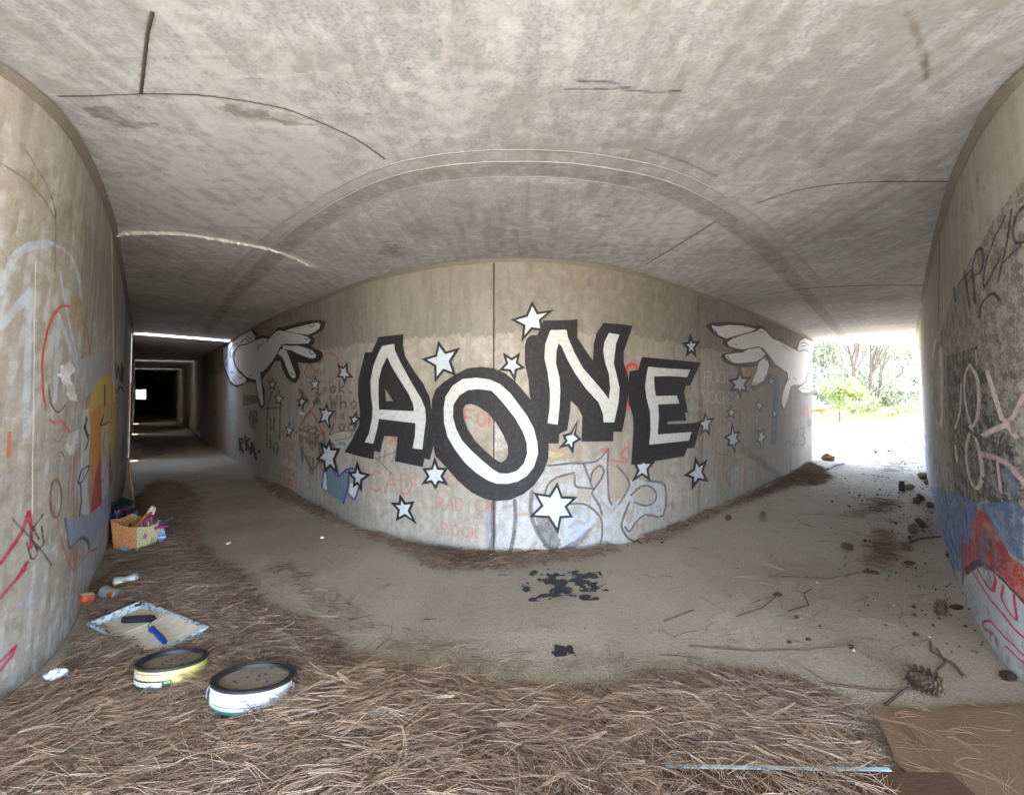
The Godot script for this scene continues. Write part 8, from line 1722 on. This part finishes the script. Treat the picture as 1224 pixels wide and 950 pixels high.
	bark.call(3.02, 4.22, Vector3(0.12, 0.03, 0.04), -0.4, "long dark bark chip below the needle patch", 43)
	bark.call(3.52, 4.45, Vector3(0.09, 0.03, 0.06), 0.2, "bark chip under the pine cone on the needle patch", 44)
	bark.call(1.97, 3.72, Vector3(0.07, 0.018, 0.05), 0.2, "small flat dark chip alone on the bare sand", 45)
	bark.call(4.15, 4.75, Vector3(0.12, 0.03, 0.05), 0.9, "dark chip lying across needles beside the right wall", 46)
	var stick := func(pts: Array, r: float, m: Material, label: String) -> void:
		var rr := []; var ps := []
		for i in pts.size(): rr.append(r * (1.0 - 0.5 * i / pts.size())); ps.append(g(pts[i].x, pts[i].y, ground_y(pts[i].x, pts[i].y) + r))
		var s := Shape.new(); s.tube(ps, rr, 6)
		tag(put("twig", s.mesh(m)), label, "twig", "twigs on the sand")
	stick.call([Vector2(6.2, 9.85), Vector2(6.6, 10.3), Vector2(7.05, 10.65)], 0.03, plain(c8(140, 142, 150)), "grey stick in front of the tan stone at the mouth")
	stick.call([Vector2(1.05, 2.98), Vector2(1.4, 2.92), Vector2(1.75, 2.94), Vector2(2.05, 2.99)], 0.006, M.twig, "long thin twig lying crosswise above the straw's right end")
	stick.call([Vector2(1.62, 2.6), Vector2(1.85, 2.53), Vector2(2.1, 2.54)], 0.007, M.twig, "thin twig running to the largest pine cone")
	stick.call([Vector2(1.8, 2.42), Vector2(1.93, 2.5), Vector2(2.02, 2.56)], 0.007, M.twig, "short crooked twig below the largest pine cone")
	stick.call([Vector2(2.4, 2.66), Vector2(2.45, 2.78), Vector2(2.44, 2.92), Vector2(2.52, 3.02)], 0.009, M.twig, "crooked twig standing off the right wall's foot")
	stick.call([Vector2(2.3, 2.72), Vector2(2.42, 2.8), Vector2(2.5, 2.95)], 0.006, M.twig, "thin forked twig beside the crooked one at the wall's foot")
	stick.call([Vector2(1.5, 3.35), Vector2(1.75, 3.5), Vector2(1.95, 3.7)], 0.005, M.twig, "thin twig slanting across bare sand left of the upright cone")
	stick.call([Vector2(1.9, 3.45), Vector2(2.1, 3.55), Vector2(2.18, 3.75), Vector2(2.3, 3.85)], 0.006, M.twig, "bent twig between bare sand and the upright cone")
	stick.call([Vector2(2.1, 4.1), Vector2(2.6, 4.1), Vector2(3.0, 4.25)], 0.006, M.twig, "twig lying below the needle patch")
	stick.call([Vector2(3.95, 5.0), Vector2(4.2, 5.15), Vector2(4.45, 5.2)], 0.012, M.twig, "thick twig beside the needle patch and the paired cones")
	stick.call([Vector2(1.0, 3.3), Vector2(1.25, 3.45)], 0.005, M.twig, "short twig alone on the bare floor")
	# added sheet and strip standing in for stitching smears in the near corner
	var smear_shape := Shape.new()
	var outline := [Vector2(1.66, 2.3), Vector2(1.74, 2.36), Vector2(1.9, 2.33), Vector2(2.1, 2.38), Vector2(2.6, 2.36), Vector2(2.62, 1.3), Vector2(1.5, 1.3), Vector2(1.53, 2.0), Vector2(1.6, 2.15)]
	var cp := PackedVector2Array(outline)
	var ci := Geometry2D.triangulate_polygon(cp)
	for k in range(0, ci.size(), 3):
		var A := []
		for e in 3: A.append(g(cp[ci[k + e]].x, cp[ci[k + e]].y, 0.03 + 0.012 * sin(cp[ci[k + e]].x * 5.0)))
		smear_shape.tri(A[0], A[1], A[2], Vector3.UP, Vector3.UP, Vector3.UP); var dn := Vector3.DOWN * 0.006
		smear_shape.tri(A[0] + dn, A[1] + dn, A[2] + dn, Vector3.DOWN, Vector3.DOWN, Vector3.DOWN)
	for k in cp.size():
		var a: Vector2 = cp[k]; var b: Vector2 = cp[(k + 1) % cp.size()]
		var ya := 0.03 + 0.012 * sin(a.x * 5.0); var yb := 0.03 + 0.012 * sin(b.x * 5.0)
		smear_shape.quad(g(a.x, a.y, ya), g(b.x, b.y, yb), g(b.x, b.y, yb - 0.006), g(a.x, a.y, ya - 0.006))
	tag(put("smear_sheet", smear_shape.mesh(M.cardboard)), "added flat brown sheet standing in for a stitching smear in the lower right corner", "cardboard")
	var bd := thing("smear_strip", g(1.03, 1.95, 0.05), "added pale blue-white strip standing in for a stitching smear on the nearest straw", "smear_strip", "", -0.02)
	var b1 := Shape.new(); b1.box(Vector3(0, 0, 0.006), Vector3(0.86, 0.01, 0.016)); put("edge", b1.mesh(M.smear_pale), bd)
	var b2 := Shape.new(); b2.box(Vector3(0, -0.004, 0.085), Vector3(1.3, 0.012, 0.138)); put("face", b2.mesh(M.smear_brown), bd)

func letters_blocks(x: int, y: int, n: int, c: Color) -> Array:
	var o := []
	for i in n:
		o.append([x + i * 9, y + (i % 2), 2, 7, c]); o.append([x + i * 9, y + (i % 3) * 3, 6, 2, c])
	return o

func build_bag() -> void:
	var A := g(-3.49, 4.66); var Bl := g(-3.86, 4.86); var Br := g(-3.52, 4.95); var D := g(-3.9, 5.15)
	var bag := thing("shopping_bag", A, "floral orange and green shopping bag crammed with odds and ends", "bag")
	var top := func(p: Vector3, out: float, h: float) -> Vector3:
		var c := g(-3.69, 4.9)
		return p + (p - c) * out + Vector3.UP * h
	var c := [A, Br, D, Bl]
	var t := [top.call(A, 0.1, 0.27), top.call(Br, 0.35, 0.25), top.call(D, 0.1, 0.27), top.call(Bl, 0.16, 0.29)]
	var mats := [M.bag_side, M.bag_side, M.bag_front, M.bag_front]
	for k in 4:
		var l := (k + 1) % 4
		var sh := Shape.new()
		var o: Vector3 = ((c[k] + c[l]) / 2 - g(-3.69, 4.9)); o.y = 0; o = o.normalized()
		var n := 8
		var at := func(u: float, v: float) -> Vector3:
			var p: Vector3 = c[k].lerp(c[l], u).lerp(t[k].lerp(t[l], u), v)
			return p - A + o * (0.018 * sin(u * PI) * sin(v * 2.6) + 0.006 * sin(u * 9.0 + v * 5.0 + k) * sin(u * PI)) + Vector3.DOWN * (0.02 * sin(u * PI) * v)
		for i in n:
			for j in n:
				var u0 := i / float(n); var u1 := (i + 1) / float(n); var v0 := j / float(n); var v1 := (j + 1) / float(n)
				sh.quad(at.call(u0, v0), at.call(u1, v0), at.call(u1, v1), at.call(u0, v1), o, Vector2(u0, 1 - v0), Vector2(u1, 1 - v0), Vector2(u1, 1 - v1), Vector2(u0, 1 - v1))
		put("panel", sh.mesh(mats[k]), bag)
	var inner := Shape.new(); inner.quad(c[0] - A + Vector3.UP * 0.01, c[1] - A + Vector3.UP * 0.01, c[2] - A + Vector3.UP * 0.01, c[3] - A + Vector3.UP * 0.01, Vector3.UP); put("bottom", inner.mesh(M.bag_front), bag)
	for s in 2:
		var h := Shape.new(); var p: Vector3 = (t[3 - s * 3] - A).lerp(t[2 - s] - A, 0.25); var q: Vector3 = (t[3 - s * 3] - A).lerp(t[2 - s] - A, 0.75)
		h.tube([p, p.lerp(q, 0.2) + Vector3.UP * 0.06, p.lerp(q, 0.55) + Vector3(0.02, 0.08, 0.02), q + Vector3.UP * 0.05, q], [0.012, 0.013, 0.013, 0.012, 0.012], 6)
		put("handle", h.mesh(M.purple), bag)
	var items := [[Vector3(-0.12, 0.22, -0.12), Vector3(0.5, 0.45, 0.1), 0.22, 0.014, c8(206, 110, 40), "orange rolled paper sticking out of the shopping bag"], [Vector3(-0.14, 0.22, -0.16), Vector3(0.55, 0.5, 0.0), 0.22, 0.012, c8(206, 60, 50), "red marker sticking out of the shopping bag"], [Vector3(-0.1, 0.22, -0.2), Vector3(0.4, 0.6, 0.1), 0.24, 0.018, c8(210, 206, 196), "white rolled paper sticking out of the shopping bag"], [Vector3(-0.04, 0.22, -0.2), Vector3(0.3, 0.8, 0.0), 0.2, 0.016, c8(196, 178, 150), "tan cardboard tube sticking out of the shopping bag"], [Vector3(0.0, 0.24, -0.2), Vector3(-0.2, 0.9, 0.0), 0.16, 0.02, c8(116, 40, 80), "plum brush handle sticking up from the shopping bag"], [Vector3(0.03, 0.22, -0.26), Vector3(0.7, 0.4, 0.1), 0.16, 0.016, c8(60, 70, 90), "dark blue marker poking out at the bag's right corner"], [Vector3(0.02, 0.2, -0.2), Vector3(0.8, 0.15, 0.1), 0.16, 0.012, c8(190, 60, 130), "pink marker poking out at the bag's right corner"]]
	for q in items:
		var s := Shape.new(); var d: Vector3 = q[1].normalized()
		s.tube([Vector3.ZERO, d * q[2] * 0.12, d * q[2] * 0.85, d * q[2]], [q[3] * 0.8, q[3], q[3], q[3] * 0.7], 9)
		var o := put("stick_item", s.mesh(plain(q[4], 0.6))); o.position = A + q[0]; tag(o, q[5], "bag item", "odds and ends in the shopping bag")
	# dark sack, pole, bottle
	var sk := thing("sack", g(-4.12, 5.2, 0.0), "dark navy plastic sack slumped between bag and left wall", "sack")
	var b := put("body", lump(Vector3(0.34, 0.36, 0.3), 0.4, 15, plain(c8(36, 42, 54), 0.35), 12, 18), sk); b.position.y = 0.16
	var nk := Shape.new(); nk.tube([Vector3(0.02, 0.3, 0), Vector3(0.03, 0.36, 0.01), Vector3(0.1, 0.4, 0.03), Vector3(0.2, 0.38, 0.02)], [0.05, 0.02, 0.045, 0.03], 8); put("neck", nk.mesh(plain(c8(30, 34, 44), 0.35)), sk)
	var s2 := Shape.new(); s2.tube([g(-4.35, 5.75, 0.0), g(-4.5, 5.95, 0.34), g(-4.68, 6.12, 0.72)], [0.016, 0.016, 0.015], 8)
	tag(put("broom_handle", s2.mesh(plain(c8(150, 112, 76), 0.7))), "brown wooden broom handle leaning on the left wall behind the bag", "pole")
	var bt := thing("water_bottle", g(-3.44, 4.93, 0.0), "clear plastic water bottle with blue label beside the bag", "bottle")
	lathe_part("body", [Vector2(0.0001, 0.003), Vector2(0.03, 0.002), Vector2(0.034, 0.012), Vector2(0.034, 0.05), Vector2(0.031, 0.06), Vector2(0.034, 0.07), Vector2(0.034, 0.13), Vector2(0.026, 0.158), Vector2(0.013, 0.18), Vector2(0.013, 0.19)], M.clear, bt, 24)
	lathe_part("label", [Vector2(0.0345, 0.075), Vector2(0.0345, 0.125)], with_map(image_texture(64, 32, c8(70, 130, 190), [[0, 12, 64, 6, c8(210, 220, 230)]], 0.0), 0.5), bt, 24)
	lathe_part("cap", [Vector2(0.014, 0.186), Vector2(0.0145, 0.202), Vector2(0.0001, 0.203)], plain(c8(216, 220, 226), 0.5), bt, 16)

func make_litter_materials() -> void:
	M.cream = tiled(make_tile(512, c8(198, 186, 166), [[noise_b, c8(178, 164, 142), 0.5, 0.8, 0.5, 0.3], [noise_a, c8(206, 200, 188), 0.5, 0.7, 0.5, 0.3]], 0.0), 2.0, 0.3)
	var crust := make_tile(512, c8(176, 194, 200), [[noise_b, c8(204, 212, 214), 0.45, 0.7, 0.8, 0.6], [noise_a, c8(24, 26, 32), 0.6, 0.64, 0.95, 0.4]], 0.0)
	M.crusted = tiled(crust, 3.5, 0.5, 0.6)
	M.dark_plastic = plain(c8(26, 28, 34), 0.5); M.black_nap = plain(c8(22, 21, 22), 0.95); M.blue_plastic = plain(c8(26, 62, 140), 0.4)
	M.purple = plain(c8(104, 44, 90), 0.7)
	M.cardboard = tiled(make_tile(512, c8(116, 92, 66), [[noise_b, c8(98, 76, 54), 0.45, 0.8, 0.6, 0.3], [noise_c, c8(104, 82, 60), 0.5, 0.85, 0.5, 0.5]], 0.0), 1.5, 0.3)  # brown tile of the sheet and strip added for the stitching smears
	M.smear_pale = plain(c8(150, 172, 174), 0.6); M.smear_brown = M.cardboard.duplicate(); M.smear_brown.albedo_color = c8(170, 150, 132)
	M.clear = plain(Color(0.85, 0.93, 1.0, 0.25), 0.08); M.clear.transparency = BaseMaterial3D.TRANSPARENCY_ALPHA
	# printed cloth of the bag: orange blossom mottle with a pale blue badge; pale side with pink and green flowers
	var im := Image.create(128, 96, false, Image.FORMAT_RGB8); var im2 := Image.create(128, 96, false, Image.FORMAT_RGB8)
	for y in 96:
		for x in 128:
			var a := noise_b[((y * 5) & 511) * 512 + ((x * 5) & 511)] / 255.0; var b := noise_a[((y * 11) & 511) * 512 + ((x * 11) & 511)] / 255.0
			var c := c8(186, 120, 70).lerp(c8(206, 176, 120), smoothstep(0.4, 0.65, a)).lerp(c8(160, 66, 48), smoothstep(0.5, 0.62, b) * 0.7)
			if x > 40 and x < 112 and y > 76 + 5 * sin(x * 0.3) and y < 90: c = c8(70, 160, 186).lerp(c8(206, 170, 190), smoothstep(0.5, 0.6, a))
			im.set_pixel(x, y, c)
			var d := c8(198, 186, 150).lerp(c8(110, 130, 62), smoothstep(0.52, 0.6, a * 0.5 + b * 0.5))
			for f in [[40, 34, 13, 0], [84, 60, 15, 1], [100, 20, 10, 0], [30, 76, 11, 1]]:
				var e := Vector2(x - f[0], y - f[1])
				if e.length() < f[2] * (0.75 + 0.25 * cos(e.angle() * 6.0)): d = c8(176, 70, 120) if f[3] == 0 else c8(150, 150, 60)
			im2.set_pixel(x, y, d)
	M.bag_front = with_map(ImageTexture.create_from_image(im), 0.55); M.bag_side = with_map(ImageTexture.create_from_image(im2), 0.55)

func build_outside() -> void:
	# low sandy bank that closes the view, then the trees, shrubs and grass in front of it
	var f := FastNoiseLite.new(); f.seed = 4; f.frequency = 0.09
	var sh := Shape.new()
	var nx := 60; var nz := 16
	var hgt := func(x: float, z: float) -> float: return smoothstep(27.0, 46.0, z) * (1.5 + 1.1 * f.get_noise_2d(x, z)) * smoothstep(70.0, 50.0, x) + 0.0
	var pos := func(i: int, k: int) -> Vector3:
		var x := 2.0 + i * 1.1; var z := 27.0 + k * 2.4
		return g(x, z, ground_y(x, z) - 0.02 + hgt.call(x, z))
	for i in nx:
		for k in nz: sh.quad(pos.call(i, k), pos.call(i + 1, k), pos.call(i + 1, k + 1), pos.call(i, k + 1))
	var bank: StandardMaterial3D = M.sand.duplicate(); bank.vertex_color_use_as_albedo = false; bank.albedo_color = c8(205, 190, 165)
	tag(put("bank", sh.mesh(bank)), "low sandy bank under the trees beyond the tunnel mouth", "bank", "", "structure")
	for k in 3:
		var o := put("stone", lump(Vector3(1.6 - k * 0.3, 0.45, 1.0), 0.3, 70 + k, M.tan_stone, 9, 14)); o.position = g(16.9 + k * 0.35, 28.2 + k * 0.9, 0.75 + k * 0.22)
		tag(o, ["lowest tan ledge stone at the left of the tunnel mouth view", "middle tan ledge stone above the lowest one", "topmost tan ledge stone under the trees"][k], "stone", "ledge stones on the bank")
	var olive := [c8(80, 86, 66), c8(90, 95, 74), c8(70, 77, 60), c8(98, 102, 84)]
	var bright := [c8(88, 98, 46), c8(98, 106, 54), c8(82, 93, 48)]
	tree("leaning_tree", g(21.3, 30.0, 0.15), [[Vector3.ZERO, Vector3(0.12, 1, 0.1), 0.13, 4.2], [Vector3(-0.25, 0, 0), Vector3(-0.22, 1, 0.0), 0.12, 4.4], [Vector3(0.2, 0.1, 0), Vector3(0.5, 1, -0.1), 0.09, 4.0], [Vector3(0.1, 1.2, 0), Vector3(0.95, 0.8, 0.2), 0.06, 3.0], [Vector3(-0.5, 0, -0.4), Vector3(-0.4, 1, 0.1), 0.09, 4.6]], 3, 0.6, 2000, 0.3, 0.1, olive, "large many-stemmed tree with bare spreading limbs beyond the tunnel mouth", "trees beyond the tunnel mouth", 8)
	tree("small_tree", g(17.0, 26.0, 0.0), [[Vector3.ZERO, Vector3(0.03, 1, 0), 0.05, 1.5], [Vector3(0.02, 0.9, 0), Vector3(0.9, 0.8, 0), 0.025, 0.8], [Vector3(0.0, 1.0, 0), Vector3(-0.9, 0.7, 0.1), 0.025, 0.8]], 2, 0.95, 1300, 0.16, 0.13, bright, "small bright green tree with thin trunk in front of the others", "trees beyond the tunnel mouth", 21)
	var spots := [[20.5, 36.0, 7.5, "grey-green tree directly behind the many-stemmed tree"], [24.4, 37.0, 7.0, "feathery tree at the left edge of the tunnel mouth view"], [29.5, 38.0, 6.0, "low drooping tree right of the many-stemmed tree"], [27.0, 43.0, 8.5, "tall pale tree far behind the small green tree"], [33.0, 45.0, 9.0, "tall hazy tree in the middle of the far row"], [38.5, 47.0, 7.5, "far tree near the right wall's edge"], [21.0, 43.0, 9.0, "far tree mostly hidden by the mural wall's end"], [30.5, 52.0, 10.0, "farthest tree on top of the bank"]]
	for i in spots.size():
		var q: Array = spots[i]
		tree("background_tree", g(q[0], q[1], 0.6 + smoothstep(27.0, 46.0, q[1]) * 0.9), [[Vector3.ZERO, Vector3(0.05, 1, 0), 0.08, q[2] * 0.42], [Vector3(0.3, 0, 0.2), Vector3(0.3, 1, 0.1), 0.06, q[2] * 0.36]], 3, 0.85, 3000, 0.5, 0.13, olive, q[3], "trees beyond the tunnel mouth", 100 + i)
	var bs := [[19.2, 27.2, Vector3(1.1, 0.9, 0.9), bright, "bright green shrub at the foot of the many-stemmed tree"], [22.8, 28.4, Vector3(0.9, 0.7, 0.8), bright, "green shrub at the right edge by the right wall"], [20.9, 27.6, Vector3(0.7, 0.5, 0.6), bright, "low green shrub in the middle of the grass"], [16.6, 28.6, Vector3(1.2, 0.7, 0.8), olive, "grey-green shrub beside the ledge stones"], [24.6, 31.0, Vector3(1.6, 1.1, 1.2), olive, "wide grey-green shrub under the drooping tree"], [18.2, 31.5, Vector3(1.5, 1.0, 1.0), olive, "grey-green shrub behind the small green tree"]]
	for i in bs.size(): bush(g(bs[i][0], bs[i][1], 0.1), bs[i][2], 420, bs[i][3], bs[i][4], 300 + i)
	var tall := [[20.6, 33.0, 2.4, "tall grey-green shrub behind the small green tree's crown"], [22.6, 33.6, 2.6, "tall shrub at the left behind the many-stemmed tree"], [24.6, 34.0, 2.3, "tall shrub right behind the many-stemmed tree's stems"], [26.4, 34.6, 2.8, "tall drooping shrub near the right wall's edge"], [28.4, 35.6, 2.6, "rightmost tall shrub, half behind the right wall"], [18.8, 32.4, 2.2, "leftmost tall shrub above the ledge stones"], [24.0, 38.5, 3.4, "highest shrub on the bank, left of the middle"], [29.0, 41.0, 3.6, "highest shrub on the bank, towards the right wall"]]
	for i in tall.size(): bush(g(tall[i][0], tall[i][1], 0.5), Vector3(3.2, tall[i][2], 2.6), 1700, olive, tall[i][3], 400 + i)
	# dry grass
	var bl := Shape.new()
	for k in 4:
		var a := k * 1.7; var d := Vector3(cos(a), 0, sin(a))
		bl.tri(d * 0.04 - Vector3(0.012, 0, 0), d * 0.04 + Vector3(0.012, 0, 0), d * 0.3 + Vector3.UP)
	var mm := MultiMesh.new(); mm.transform_format = MultiMesh.TRANSFORM_3D; mm.use_colors = true
	mm.mesh = bl.mesh(M.blade); mm.instance_count = 9000
	for i in 9000:
		var x := rng.randf_range(13.0, 30.0); var z := rng.randf_range(25.3, 33.0)
		if z < 26.4 + 0.5 * sin(x * 2.0): z += 1.2
		var h := rng.randf_range(0.2, 0.62)
		mm.set_instance_transform(i, Transform3D(Basis(Vector3.UP, rng.randf() * TAU).scaled(Vector3(h, h, h)), g(x, z, ground_y(x, z) + hgt.call(x, z) - 0.03)))
		mm.set_instance_color(i, ([c8(140, 124, 88), c8(124, 116, 78), c8(104, 106, 66), c8(150, 132, 100)][rng.randi() % 4] as Color).srgb_to_linear())
	var o := MultiMeshInstance3D.new(); o.name = "grass"; o.multimesh = mm; add_child(o, true)
	tag(o, "tall dry yellow-green grass along the bank beyond the mouth", "grass", "", "stuff")
